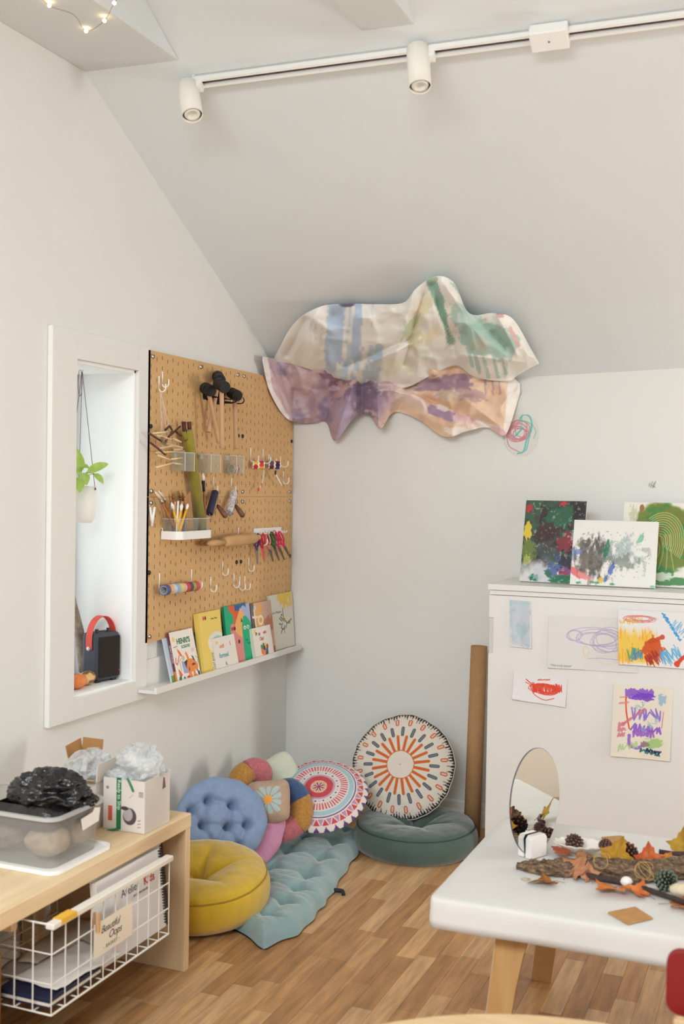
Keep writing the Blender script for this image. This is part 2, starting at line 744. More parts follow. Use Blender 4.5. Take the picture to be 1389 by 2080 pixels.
t = bpy.data.objects.new('added_skylight', None)  # frame and pane round the added skylight opening
COL.objects.link(t)
t['kind'] = 'structure'
t.location = (1.4, -5.6, 3.0)
OFF[t.name] = np.array(t.location)
sk = lambda x, y, dz: (x, y, ceil_z(x, y) + dz)
for xa, xb, ya_, yb_ in ((SKX0, SKX1, SKY1, SKY1 - .06), (SKX0, SKX1, SKY0 + .06, SKY0), (SKX0, SKX0 + .06, SKY1, SKY0), (SKX1 - .06, SKX1, SKY1, SKY0)):
    obj('window_frame', MB().prism([sk(xa, ya_, .06), sk(xb, ya_, .06), sk(xb, yb_, .06), sk(xa, yb_, .06)], (0, 0, .06)), M_TRIM, t)
obj('pane', MB().prism([sk(SKX0, SKY1, .09), sk(SKX1, SKY1, .09), sk(SKX1, SKY0, .09), sk(SKX0, SKY0, .09)], (0, 0, .006)), clear('window_glass', (250, 252, 252), .04, .03), t)

# boxed collar beams crossing the room below the slope
for k, (x0, x1, z, yj) in enumerate(((.0, .363, 2.984, -1.72), (1.012, 1.186, 2.997, -1.69))):
    ya = -(z - 2.032 - .033 * x0) / .5515
    ye = 2 * RIDGE - ya
    mb = MB().prism([(x0, ya + .02, z), (x0, ye, z), (x0, RIDGE, ceil_z(x0, RIDGE) + .02)], (x1 - x0, 0, 0))
    struct('trim_%d' % (k + 1), mb, M_CEIL, bevel=.004)

# skirting board
mb = MB()
prof = [(0, 0), (-.016, 0), (-.016, .066), (-.012, .074), (-.009, .105), (-.005, .112), (0, .112)]
mb.prism([(.0, y, z) for y, z in prof], (RX, 0, 0))
struct('baseboard_back', mb, M_TRIM)
mb = MB().prism([(-y, -6.9, z) for y, z in prof], (0, 6.9, 0))
struct('baseboard_left', mb, M_TRIM)

# narrow window: flat casing, deep reveal, slim frame with glass at the outer side
win = bpy.data.objects.new('window_1', None)
COL.objects.link(win)
win['kind'] = 'structure'
win.location = (0, (WY0 + WY1) / 2, WZ0)
OFF[win.name] = np.array(win.location)
cy0, cy1, cz0, cz1 = -1.918, -1.314, .737, 2.082
M_CAS = mat('casing_paint', (226, 225, 221), .8, bump=.05, bscale=80, spec=.2)
obj('casing_board', MB().box((0, cy0, cz0), (.02, WY0, cz1)), M_CAS, win, bevel=.002)
obj('casing_board', MB().box((0, WY1, cz0), (.02, cy1, cz1)), M_CAS, win, bevel=.002)
obj('casing_board', MB().box((0, WY0, cz0), (.02, WY1, WZ0)), M_CAS, win, bevel=.002)
obj('casing_board', MB().box((0, WY0, WZ1), (.02, WY1, cz1)), M_CAS, win, bevel=.002)
e = .012
lin_b = MB()
lin_b.box((-.33, WY1 - e, WZ0), (.006, WY1, WZ1)).box((-.33, WY0, WZ0), (.006, WY0 + e, WZ1))
lin_b.box((-.33, WY0, WZ1 - e), (.006, WY1, WZ1))
obj('reveal_lining', lin_b, M_REVEAL, win, bevel=.002)
obj('window_sill', MB().box((-.33, WY0, WZ0 - .005), (.008, WY1, WZ0 + .008)), M_REVEAL, win, bevel=.002)
fx = -.262
fr = MB()
a0, a1, b0, b1 = WY0 + e, WY1 - e, WZ0 + .008, WZ1 - e
w = .035
fr.box((fx - .03, a0, b0), (fx, a0 + w, b1)).box((fx - .03, a1 - w, b0), (fx, a1, b1))
fr.box((fx - .03, a0, b0), (fx, a1, b0 + w)).box((fx - .03, a0, b1 - w), (fx, a1, b1))
obj('window_frame', fr, mat('window_frame_grey', (120, 138, 150), .5), win)
obj('pane', MB().box((fx - .018, a0 + w, b0 + w), (fx - .012, a1 - w, b1 - w)), clear('window_glass', (250, 252, 252), .04, .03), win)

# floor: strip parquet laid towards the back wall
struct_floor = MB().box((-.3, RY, -.06), (RX, .0, -.012))
floor = struct('floor', struct_floor, mat('floor_joint', (70, 44, 26), .8))
STRIP = []
TINTS = [(198, 148, 98), (212, 166, 116), (180, 132, 84), (202, 155, 104), (218, 178, 130), (188, 140, 90), (214, 170, 122)]
for k, c in enumerate(TINTS):
    mm = mat('oak_strip_%d' % k, c, .42, vrgb=tuple(x * .80 for x in c), vscale=14, stretch=(3.2, .32, 1), bump=.05, bscale=60, bstretch=(4, .2, 1), spec=.35)
WS = .0655
r = np.random.default_rng(5)
cols = int(RX / WS) + 1
all_strips = []
prev = 0
for i in range(cols):
    y = 0. - .15 * r.random()
    first = True
    y_top = 0.
    while y_top > RY:
        L = .26 + .34 * r.random()
        yb = max(RY, y_top - (L if not first else L * r.random() + .05))
        first = False
        tint = int(r.integers(0, len(TINTS)))
        if tint == prev:
            tint = (tint + 1) % len(TINTS)
        prev = tint
        all_strips.append((i * WS, yb, min(RX, (i + 1) * WS), y_top, tint))
        y_top = yb


def strip_size(s):
    c = ((s[0] + s[2]) / 2, (s[1] + s[3]) / 2, 0)
    if c[1] < -4.2:
        return 0
    x, y, z = to_px(c)
    if z < .5 or not (-60 < x < 1450 and 1600 < y < 2150):
        return 0
    if c[0] < .5 and c[1] < -1.95 and x < 100:
        return 0
    if c[0] < .5 and c[1] > -1.5:
        return 0
    return (s[3] - s[1]) / z ** 3


all_strips.sort(key=strip_size, reverse=True)
vis = [s for s in all_strips if strip_size(s) > 0][:290]
rest = all_strips[len(vis):]
for s in vis:
    mb = MB().box((s[0] + .0004, s[1] + .0004, -.012), (s[2] - .0004, s[3] - .0004, 0))
    obj('floor_strip', mb, MATS['oak_strip_%d' % s[4]], floor)
mb = MB()
mi = []
for s in rest:
    mb.box((s[0] + .0004, s[1] + .0004, -.012), (s[2] - .0004, s[3] - .0004, 0))
    mi += [s[4]] * 6
o = obj('floor_strips_far', mb, MATS['oak_strip_0'], floor)
for k in range(1, len(TINTS)):
    o.data.materials.append(MATS['oak_strip_%d' % k])
o.data.polygons.foreach_set('material_index', mi)
o['kind'] = 'stuff'

# ------------------------------------------------------------------ track lighting on the slope
M_SPOT = mat('spot_enamel', (232, 228, 218), .45, spec=.4)


def on_ceil(x, y, drop=0.):
    d = ray(x, y)
    n = np.array([-.033, .5515, 1])
    return CAM + (2.032 - drop - n @ CAM) / (n @ d) * d


CN = unit((.033, -.5515, -1))           # ceiling normal, into the room
TA, TB = on_ceil(399, 160), on_ceil(1389, 27)
TD = unit(TB - TA)
TB = TA + TD * 2.6
TS = np.cross(TD, CN)                   # across the track, in the ceiling plane
track = thing('lighting_track', 'white ceiling track with a dark groove running along the sloped ceiling', 'track light', tuple(TA))
tb = MB()
for lo, hi in (((0, -.018, 0), (2.6, -.009, .03)), ((0, .009, 0), (2.6, .018, .03)), ((0, -.018, 0), (2.6, .018, .010))):
    tb.box(lo, hi, np.stack([TD, TS, CN], 1), TA)
obj('rail', tb, M_WHITE, track)
obj('conductor', MB().box((.005, -.0085, .0101), (2.595, .0085, .0155), np.stack([TD, TS, CN], 1), TA), mat('track_groove', (92, 70, 62), .5, metal=.3), track)
obj('end_cap', MB().box((-.006, -.019, 0), (.0, .019, .031), np.stack([TD, TS, CN], 1), TA), M_WHITE, track)
tbx = TA + TD * ((on_ceil(1117, 60) - TA) @ TD)
box_ = MB().box((-.058, -.036, .004), (.058, .036, .046), np.stack([TD, TS, CN], 1), tbx)
fb = obj('feed_box', box_, M_WHITE, track, bevel=.004)
obj('screw', MB().cyl(tbx + CN * .046, tbx + CN * .0475, .003), M_STEEL, fb)


def spot(px_top, px_bot, side, label):
    q = on_ceil(px_top[0], px_top[1])
    q = TA + TD * ((q - TA) @ TD)
    base = q + CN * .03
    ptop = pw(px_top[0], px_top[1], 1, base[1] - .005)
    pbot = pw(px_bot[0], px_bot[1] + 3, 1, base[1] - .048)
    ax = unit(pbot - ptop)
    t = thing('spotlight', label, 'spotlight', tuple(base), 'cylindrical spotlights on the track')
    ar = MB()
    j = base + TD * side * .055
    ar.box((-.02, -.016, -.002), (.02, .016, .022), np.stack([TD, TS, CN], 1), j)
    ar.cyl(j + CN * .02, j + CN * .045, .009)
    ar.cyl(j + CN * .045, ptop + ax * .035, .007)
    obj('adapter', ar, M_WHITE, t, smooth=False, bevel=.002)
    R = frame(ax)
    L = np.linalg.norm(pbot - ptop)
    prof = [(.001, 0), (.032, 0), (.036, .004), (.036, L), (.0335, L), (.0335, L - .03), (.001, L - .03)]
    obj('can', MB().lathe(prof, ptop, R, 28), M_SPOT, t, smooth=True, bevel=0)
    lamp = obj('lamp', MB().lathe([(.001, L - .012), (.014, L - .012), (.017, L - .003), (.024, L - .001), (.027, L - .006), (.027, L - .028)], ptop, R, 24), mat('lamp_face', (226, 224, 216), .3), t, smooth=True)
    obj('gap_shade_ring', MB().lathe([(.0268, L - .010), (.0336, L - .010)], ptop, R, 24), mat('spot_gap_shade', (96, 88, 80), .7), t)  # dark ring standing for the shade in the gap round the lamp
    return t


spot((381, 172), (391, 232), 1, 'left white cylinder spotlight at the end of the ceiling track')
spot((848, 97), (853, 174), .75, 'white cylinder spotlight in the middle of the ceiling track')

# fairy lights along the left beam
fl = thing('string_lights', 'short string of glowing fairy lights under the left ceiling beam', 'string lights', (.2, -2.3, 2.97))
pts = []
for px, d in (((60, -30), .035), ((100, 11), .03), ((150, 30), .05), ((175, 63), .03), ((212, 42), .04), ((232, 6), .03), ((262, -30), .04)):
    pts.append(pw(px[0], px[1], 2, 2.984 - d * .35))
cv = bez(pts, 8)
obj('wire', MB().tube(cv, .0009, 5), mat('fairy_wire', (150, 130, 100), .4, metal=.6), fl)
M_GLOW = mat('fairy_bulb', (255, 226, 170), .4, emit=14)
for k in (1, 3, 4, 5):
    obj('bulb', MB().ell(pts[k], (.0055, .0055, .0055), None, 10, 6), M_GLOW, fl, smooth=True)
# ------------------------------------------------------------------ pegboards on the left wall
M_PEG = mat('tan_pegboard', (212, 172, 122), .6, vrgb=(206, 165, 115), vscale=5, bump=.03, bscale=150, spec=.3)
BX = .02            # front face of the boards
SEAM = 1.51
PY = -1.33          # left edge of the boards


def board(w, y0, z0, label):
    h = .56
    t = thing('pegboard', label, 'pegboard', (BX - .012, y0 + w / 2, z0), 'tan pegboards on the left wall')
    nc, nr = round(w / .04), 14
    ys = [0.0]
    for c in range(nc):
        ys += [c * .04 + .02 - .003, c * .04 + .02 + .003]
    ys.append(w)
    me = MB()
    V, F = [], []
    x1, x0 = BX, BX - .005

    def quad(a, b, c, d):
        n = len(V)
        V.extend([a, b, c, d])
        F.append((n, n + 1, n + 2, n + 3))

    for i in range(len(ys) - 1):
        a, b = ys[i] + y0, ys[i + 1] + y0
        if i % 2 == 0:
            segs = [(0, h)]
        else:
            c = (i - 1) // 2
            off = .0 if c % 2 else .02
            segs, z = [], 0.
            for r in range(14):
                zc = r * .04 + off + (.01 if off == 0 else 0.)
                lo, hi = zc - .0078, zc + .0078
                if lo < .004 or hi > h - .004:
                    continue
                segs.append((z, lo))
                # hole walls
                quad((x0, a, z0 + lo), (x1, a, z0 + lo), (x1, b, z0 + lo), (x0, b, z0 + lo))
                quad((x0, b, z0 + hi), (x1, b, z0 + hi), (x1, a, z0 + hi), (x0, a, z0 + hi))
                quad((x0, a, z0 + hi), (x1, a, z0 + hi), (x1, a, z0 + lo), (x0, a, z0 + lo))
                quad((x0, b, z0 + lo), (x1, b, z0 + lo), (x1, b, z0 + hi), (x0, b, z0 + hi))
                z = hi
            segs.append((z, h))
        for lo, hi in segs:
            quad((x1, a, z0 + lo), (x1, b, z0 + lo), (x1, b, z0 + hi), (x1, a, z0 + hi))
            quad((x0, b, z0 + lo), (x0, a, z0 + lo), (x0, a, z0 + hi), (x0, b, z0 + hi))
    ya, yb, za, zb = y0, y0 + w, z0, z0 + h
    quad((x0, ya, za), (x1, ya, za), (x1, ya, zb), (x0, ya, zb))
    quad((x0, yb, zb), (x1, yb, zb), (x1, yb, za), (x0, yb, za))
    quad((x0, ya, zb), (x1, ya, zb), (x1, yb, zb), (x0, yb, zb))
    quad((x0, yb, za), (x1, yb, za), (x1, ya, za), (x0, ya, za))
    me.v, me.f = V, F
    obj('panel', me, M_PEG, t)
    # dark brown sheet added behind the panel so the slots look shaded
    obj('slot_shade_sheet', MB().box((.004, y0 + .014, z0 + .008), (x0 - .003, y0 + w - .006, z0 + h - .008)), mat('slot_shade_brown', (104, 70, 40), .8), t)
    spots = [(.03, h - .022), (w - .03, h - .022), (.03, .022), (w - .03, .022)]
    if w > .7:
        spots.append((w / 2 + .02, h - .022))
    for a, b in spots:
        s = MB().lathe([(.0095, 0), (.0095, .002), (.007, .005), (.001, .006)], (x1, y0 + a, z0 + b), roty(PI / 2), 14)
        so = obj('screw', s, M_STEEL, t, smooth=True)
        obj('screw_slot', MB().box((x1 + .0055, y0 + a - .0012, z0 + b - .006), (x1 + .0068, y0 + a + .0012, z0 + b + .006)), M_DARK, so)
    for a, b in ((.02, h / 2 - .01), (w - .02, h / 2 - .01)):
        s = MB().lathe([(.009, 0), (.009, .003), (.006, .006), (.001, .0062)], (x1, y0 + a, z0 + b), roty(PI / 2), 12)
        obj('spacer_plug', s, M_DARK, t, smooth=True)
    return t


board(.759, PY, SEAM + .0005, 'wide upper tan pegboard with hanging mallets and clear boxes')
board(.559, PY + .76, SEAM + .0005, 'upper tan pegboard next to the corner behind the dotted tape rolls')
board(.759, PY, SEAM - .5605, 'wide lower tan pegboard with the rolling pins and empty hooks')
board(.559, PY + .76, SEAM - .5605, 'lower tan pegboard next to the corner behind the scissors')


def W(x, y, off):
    return pw(x, y, 0, off)


M_HOOK = mat('white_hook', (240, 238, 232), .4)


def hook(px, py, label, stem=.05, out=.028, flip=0, tip=.016):
    """J hook: flat stem on the board, foot curving out into the room; px,py = top of the stem"""
    p = W(px, py, BX + .003)
    z0 = p[2]
    pts = [(BX - .004, p[1], z0 + .002), (BX + .003, p[1], z0 + .002)]
    pts += [(BX + .003, p[1], z0 - .008), (BX + .003, p[1], z0 - stem + .012)]
    R = out / 2
    for a in np.linspace(0, PI, 9):
        pts.append((BX + .003 + R - R * math.cos(a), p[1], z0 - stem + .012 - .014 * math.sin(a)))
    pts.append((BX + .003 + out, p[1], z0 - stem + .012 + tip))
    h = obj('pegboard_hook', MB().tube(pts, .0028, 8), M_HOOK, smooth=True)
    tag(h, label, 'hook', 'white pegboard hooks')
    return h


hook(330, 757, 'white peg hook at upper left, higher of a crossed pair', .055)
hook(323, 766, 'white peg hook at upper left, lower of a crossed pair holding the thread', .055, .03)
hook(428, 1174, 'empty white hook low on the board, leftmost of the empty ones', .056)
hook(452, 1142, 'empty white hook, upper one above the leftmost empty hook', .055)
hook(475, 1167, 'empty white hook third from the left among the low empty hooks', .055)
hook(487, 1173, 'empty white hook, left one of the close low pair', .055)
hook(497, 1172, 'empty white hook, right one of the close low pair', .055)
hook(505, 1135, 'empty white hook just left of the hanging scissor blades', .055)
hook(575, 959, 'empty white hook right below the dark dotted tape roll', .055, .03)
hook(509, 911, 'white hook holding the left end of the warm dotted roll', .06, .04)
hook(534, 914, 'white hook holding the right end of the warm dotted roll', .06, .04)
hook(546, 925, 'white hook holding the left end of the dark dotted roll', .045, .04)
hook(569.5, 929, 'white hook holding the right end of the dark dotted roll', .045, .04)
hook(433, 970, 'white hook above the navy ink brayer', .062, .022)
hook(470, 972, 'white hook above the white ink brayer', .062, .022)
hook(324, 1166, 'white hook at the left end of the washi tape row', .075, .05)
hook(389, 1158, 'white hook at the right end of the washi tape row', .075, .05)
hook(484, 1074, 'white hook behind the rolling pin body', .06, .055)
hook(519, 1078, 'white hook under the right end of the rolling pin', .065, .06)

# -------- mallets
M_RUB = mat('black_rubber', (36, 34, 33), .65, var=.3, vscale=30, bump=.15, bscale=120)
M_HAND = mat('turned_beech', (205, 165, 128), .55, vrgb=(188, 146, 108), vscale=30, stretch=(1, 1, .15))


def mallet(head_a, head_b, off_a, off_b, tip, off_tip, label, r=.0245):
    a, b = W(*head_a, off_a), W(*head_b, off_b)
    c = (a + b) / 2
    t = thing('rubber_mallet', label, 'mallet', tuple(W(*tip, off_tip)), 'rubber mallets on the pegboard')
    L = np.linalg.norm(b - a)
    R = frame(b - a)
    prof = [(.001, 0), (r * .86, 0), (r, .005), (r, L * .35), (r * .88, L * .38), (r * .88, L * .62), (r, L * .65), (r, L - .005), (r * .86, L), (.001, L)]
    obj('head', MB().lathe(prof, a, R, 24), M_RUB, t, smooth=False)
    tp = W(*tip, off_tip)
    d = unit(tp - c)
    hp = [c, c + d * .03, c + (tp - c) * .5, c + (tp - c) * .85, tp - d * .004, tp]
    obj('handle', MB().tube(hp, [.009, .0095, .0092, .0105, .011, .009], 14), M_HAND, t, smooth=True)


mallet((442, 764), (447, 773), .034, .088, (424, 878), .045, 'rearmost rubber mallet whose handle slants to the left')
mallet((416, 788), (429, 794), .034, .088, (445, 899), .075, 'rubber mallet with its head at left and handle slanting right')
mallet((443, 779), (457, 787), .112, .175, (451, 911), .135, 'rubber mallet in front with a straight vertical handle')
mallet((470, 798), (482, 804), .04, .105, (480, 912), .09, 'rubber mallet hanging apart on the right')


def cradle(pts_px, label):
    y0, z0 = W(*pts_px[0], BX)[1:]
    y1 = W(*pts_px[1], BX)[1]
    mb = MB()
    mb.box((BX, y0, z0 - .01), (BX + .003, y1, z0 + .055))
    for y in (y0 + .006, y1 - .006):
        mb.tube(bez([(BX + .002, y, z0), (BX + .05, y, z0 - .002), (BX + .085, y, z0 - .004), (BX + .1, y, z0 + .006), (BX + .096, y, z0 + .022)], 5), .0024, 6)
    mb.box((BX, y0, z0 - .002), (BX + .06, y0 + .012, z0 + .001)).box((BX, y1 - .012, z0 - .002), (BX + .06, y1, z0 + .001))
    o = obj('tool_cradle', mb, mat('black_metal', (30, 29, 29), .45, metal=.5))
    tag(o, label, 'tool holder', 'black tool cradles')


cradle(((412, 806), (436, 806)), 'black metal cradle under the three clustered mallets')
cradle(((438, 816), (455, 816)), 'black metal cradle under the separate right mallet')

# -------- stick mobile on clear threads
M_STK = mat('peeled_twig', (228, 205, 165), .7, vrgb=(214, 186, 140), vscale=40)
M_BRK = mat('brown_bark_twig', (104, 62, 48), .8, vrgb=(70, 42, 34), vscale=60, bump=.3, bscale=300)
t = thing('stick_mobile', 'mobile of pale and brown sticks hanging from a hook on clear threads', 'stick mobile', tuple(W(345, 955, .06)))


def zp(x, y, off):            # coordinates read in the enlarged crop of the sticks
    return W(290 + x * .1152, 820 + y * .1152, off)


for a, b, o1, o2 in (((180, 525), (500, 490), .05, .07), ((240, 555), (500, 630), .05, .075), ((520, 605), (680, 680), .06, .08), ((300, 790), (570, 730), .05, .08),
                     ((400, 700), (705, 775), .04, .07), ((540, 815), (700, 800), .04, .06), ((230, 862), (730, 835), .045, .055), ((265, 905), (490, 995), .06, .085),
                     ((500, 980), (700, 955), .06, .07), ((230, 1125), (550, 1040), .05, .08), ((545, 1050), (710, 1075), .06, .07)):
    p, q = zp(*a, o1), zp(*b, o2)
    obj('pale_stick', MB().cyl(p, q, .0036 + .0006 * RNG.random(), .0034, 8), M_STK, t, smooth=True)
for a, b, o1, o2 in (((110, 520), (310, 650), .05, .07), ((380, 700), (530, 480), .06, .08), ((460, 575), (660, 400), .07, .05), ((390, 470), (470, 390), .05, .06),
                     ((470, 395), (515, 465), .06, .05), ((130, 685), (400, 905), .06, .09), ((580, 490), (685, 570), .05, .06), ((300, 640), (400, 700), .06, .06)):
    p, q = zp(*a, o1), zp(*b, o2)
    m = (p + q) / 2 + (RNG.random(3) - .5) * .004
    obj('bark_stick', MB().tube([p, m, q], [.0045, .0042, .0036], 8), M_BRK, t, smooth=True)
top = W(326, 795, BX + .022)
th = MB()
for b in ((330, 560), (500, 500), (350, 820), (480, 800), (600, 1050), (390, 1080), (560, 870)):
    th.tube([top, zp(b[0], b[1], .06)], .0005, 4)
obj('thread', th, clear('nylon_thread', (240, 240, 238), .5, .2), t)
th = MB()
tt = np.linspace(0, 5 * 2 * PI, 70)
k = zp(360, 660, .068)
th.tube(np.stack([k[0] + .008 * np.cos(tt), k[1] + .012 * np.cos(tt * 1.13), k[2] + .016 * np.sin(tt * .9)], 1), .0011, 5)
obj('twine_knot', th, mat('grey_twine', (150, 128, 104), .9), t)

# -------- olive felt roll with two brown stick ends, standing in the tray
t = thing('fabric_roll', 'olive green felt roll with brown sticks poking out of its top', 'fabric roll', tuple(W(411, 1078, .055)))
a, b = W(380, 874, .052), W(411, 1078, .055)
d = unit(b - a)
R = frame(d)
prof = [(.004, 0), (.013, 0), (.0135, .004), (.0135, .001), (.021, .001), (.022, .006), (.0215, np.linalg.norm(b - a)), (.001, np.linalg.norm(b - a))]
obj('felt', MB().lathe(prof, a, R, 20), mat('olive_felt', (150, 138, 44), .95, var=.1, vscale=40, bump=.3, bscale=400, sheen=.3), t, smooth=True)
obj('felt_flap', MB().tube([W(372, 877, .05) + d * .0, W(376, 892, .052)], [.010, .011], 12), MATS['olive_felt'], t, smooth=True)
for x0, x1 in ((373, 376), (384, 386)):
    p, q = W(x0, 857, .052), W(x1, 885, .052)
    obj('stick_end', MB().tube([p, p + (q - p) * .3, q], [.0095, .0088, .008], 10), M_BRK, t, smooth=True)

# -------- three clear boxes
M_ACR = clear('clear_acrylic', (244, 244, 238), .10, .05)
M_ACR_E = clear('clear_acrylic_edge', (225, 228, 222), .45, .08)


def acrylic(px_l, px_m, px_r, top, bot, label):
    dx = .062
    x0, x1 = BX + .004, BX + .004 + dx
    yb = W(px_m, top, x1)[1]
    ya = yb + 0.
    yr = W(px_r, top, x1)[1]
    z1, z0 = W(px_m, top + 1, x1)[2], W(px_m, bot, x1)[2]
    t = thing('acrylic_box', label, 'clear box', ((x0 + x1) / 2, (yb + yr) / 2, z0), 'clear boxes on the pegboard')
    e = .002
    obj('front', MB().box((x1 - e, yb, z0), (x1, yr, z1)), M_ACR, t)
    obj('side', MB().box((x0, yb, z0), (x1 - e, yb + e, z1)), M_ACR, t)
    obj('side', MB().box((x0, yr - e, z0), (x1 - e, yr, z1)), M_ACR, t)
    obj('back', MB().box((x0, yb + e, z0), (x0 + e, yr - e, z1 + .004)), M_ACR, t)
    obj('bottom', MB().box((x0 + e, yb + e, z0), (x1 - e, yr - e, z0 + e)), M_ACR, t)
    ed = MB()
    for y in (yb, yr):
        ed.tube([(x1, y, z0), (x1, y, z1)], .0016, 6)
    lp = [(x0, yb, z1), (x1, yb, z1), (x1, yr, z1), (x0, yr, z1)]
    ed.tube(lp, .0016, 6, closed=False)
    obj('rim', ed, M_ACR_E, t)
    tb = MB().box((BX, yb + .004, z1 - .018), (BX + .012, yb + .03, z1 + .001))
    obj('hanger_tab', tb, clear('frosted_tab', (235, 235, 230), .55, .4), t)
    return (x0, x1, yb, yr, z0, z1)


A1 = acrylic(356, 376, 395, 918, 957, 'left clear acrylic box in front of the olive felt roll')
A2 = acrylic(400, 429, 448, 922, 960, 'middle clear acrylic box, empty, on the upper pegboard')
A3 = acrylic(448, 481, 495, 925, 962, 'right clear acrylic box with a dotted tape roll inside')

DOTS_WARM = [(214, 60, 52), (240, 170, 60), (226, 90, 50), (232, 196, 70), (196, 50, 60)]
DOTS_COOL = [(60, 28, 48), (38, 50, 140), (60, 140, 150), (92, 88, 110), (120, 40, 52)]


def dot_roll(a, b, r, dots, label, tail=None, wall=.002, nth=64, nl=22, rowsn=2):
    a, b = np.asarray(a, float), np.asarray(b, float)
    L = np.linalg.norm(b - a)
    R = frame(b - a)
    t = thing('dotted_tape_roll', label, 'tape roll', tuple((a + b) / 2 - np.array([0, 0, r])), 'white tape rolls with paint dots')
    th = np.linspace(0, 2 * PI, nth, endpoint=False)
    s = np.linspace(0, L, nl)
    TH, S = np.meshgrid(th, s)
    P = (r * np.cos(TH))[..., None] * R[:, 0] + (r * np.sin(TH))[..., None] * R[:, 1] + S[..., None] * R[:, 2] + a
    C = np.ones(P.shape) * np.array([240, 236, 228.])
    k = 0
    nd = 7
    for row in range(rowsn):
        for i in range(nd):
            tc = (i + .5 * (row % 2)) * 2 * PI / nd
            sc = (row + .5) * L / rowsn
            dd = np.hypot(r * ((TH - tc + PI) % (2 * PI) - PI), (S - sc))
            m = (1 - smooth(L / rowsn * .36, L / rowsn * .44, dd))[..., None]
            C = C * (1 - m) + np.array(dots[(i + row * 2) % len(dots)], float) * m
    painted('tape', P, C, vmat('tape_print', .45), t, cu=True)
    cr = MB().lathe([(r - wall, 0), (r, 0), (r, .0005), (r, L), (r - wall, L), (r - wall, 0)], a, R, 32)
    obj('core', MB().lathe([(r * .999, 0), (r - wall, 0), (r - wall, L), (r * .999, L)], a, R, 32), mat('card_core', (196, 196, 198), .8), t, smooth=False)
    return t


dr1 = dot_roll(W(513, 944, .036), W(537, 945, .082), .019, DOTS_WARM, 'tape roll with yellow, orange and red dots on two hooks')
dr2 = dot_roll(W(545, 944, .036), W(569, 945, .082), .019, DOTS_COOL, 'tape roll with navy, teal and dark dots on two hooks')
dot_roll((A3[1] - .032, A3[2] + .012, A3[4] + .021), (A3[1] - .032, A3[3] - .006, A3[4] + .021), .019, [(206, 62, 46), (150, 60, 70), (120, 110, 140), (222, 120, 60)], 'dotted tape roll lying inside the right clear box')


def ribbon(name, pts, wdir, wd, m, parent):
    pts = bez(pts, 6)
    w = unit(wdir) * wd / 2
    mb = MB()
    top = np.stack([pts - w, pts + w], 1)
    nrm = np.array([.0006, 0, 0])
    mb.grid(top)
    return obj(name, mb, m, parent, smooth=True)


M_TAPEW = mat('white_tape', (238, 232, 224), .5)
ribbon('tape_tail', [W(536, 955, .06), W(535, 966, .062), W(534, 976, .06), W(530, 985, .058)], (0, 1, 0), .012, clear('tape_back', (225, 218, 208), .55, .3), dr1)
ribbon('tape_tail', [W(530, 984, .058), W(528, 992, .055), W(524, 998, .055)], (0, 1, .6), .014, M_TAPEW, dr1)
obj('tape_dot', MB().ell(W(525, 994, .057), (.0012, .0115, .009), None, 14, 8), mat('red_dot', (214, 72, 44), .5), dr1, smooth=True)
obj('tape_dot', MB().ell(W(531.5, 984, .0595), (.0012, .007, .008), None, 14, 8), mat('pink_dot', (206, 110, 120), .5), dr1, smooth=True)
ribbon('tape_tail', [W(558, 956, .066), W(562, 967, .066), W(568, 978, .062), W(572, 986, .058)], (0, 1, .3), .011, M_TAPEW, dr2)
obj('tape_dot', MB().ell(W(559.5, 960, .0685), (.0012, .010, .012), None, 14, 8), mat('maroon_dot', (52, 18, 24), .5), dr2, smooth=True)

# -------- white tray with three clear cups, brushes and tools
xt0, xt1 = BX + .002, BX + .088
ty0 = W(366, 1082, xt1)[1]
ty1 = W(434, 1078, xt1)[1]
tz0, tz1 = W(366, 1097, xt1)[2], W(366, 1080, xt1)[2]
t = thing('pegboard_tray', 'white tray bracket carrying three clear cups on the lower pegboard', 'tray', ((xt0 + xt1) / 2, (ty0 + ty1) / 2, tz0))


def rounded(x0, y0, x1, y1, r, n=5, r0=.002):
    """outline in plan: back corners nearly square, front corners rounded by r"""
    pts = [(x0, y0)]
    for k in range(n + 1):
        a = -PI / 2 + k / n * PI / 2
        pts.append((x1 - r + r * math.cos(a), y0 + r + r * math.sin(a)))
    for k in range(n + 1):
        a = k / n * PI / 2
        pts.append((x1 - r + r * math.cos(a), y1 - r + r * math.sin(a)))
    pts.append((x0, y1))
    return pts


out = rounded(xt0, ty0, xt1, ty1, .03)
inn = rounded(xt0, ty0 + .003, xt1 - .003, ty1 - .003, .028)
mb = MB()
P = np.array([[(x, y, z) for x, y in out] for z in (tz0, tz1)] + [[(x, y, z) for x, y in inn] for z in (tz1, tz0)])
mb.grid(np.concatenate([P, P[:1]], 0))
obj('band', mb, M_WHITE, t)
obj('floor_plate', MB().prism([(x, y, tz0) for x, y in inn], (0, 0, .003)), M_WHITE, t)
obj('back_hook', MB().tube([(BX, ty0 + .004, tz1 + .012), (BX + .006, ty0 + .004, tz1 + .010), (BX + .006, ty0 + .004, tz0)], .0025, 6), M_WHITE, t)
obj('back_hook', MB().tube([(BX, ty1 - .03, tz0 + .002), (BX + .03, ty1 - .03, tz0 + .001), (BX + .04, ty1 - .03, tz0 - .006)], .002, 6), M_WHITE, t)
n3 = (ty1 - ty0 - .006) / 3
cup_bases = []
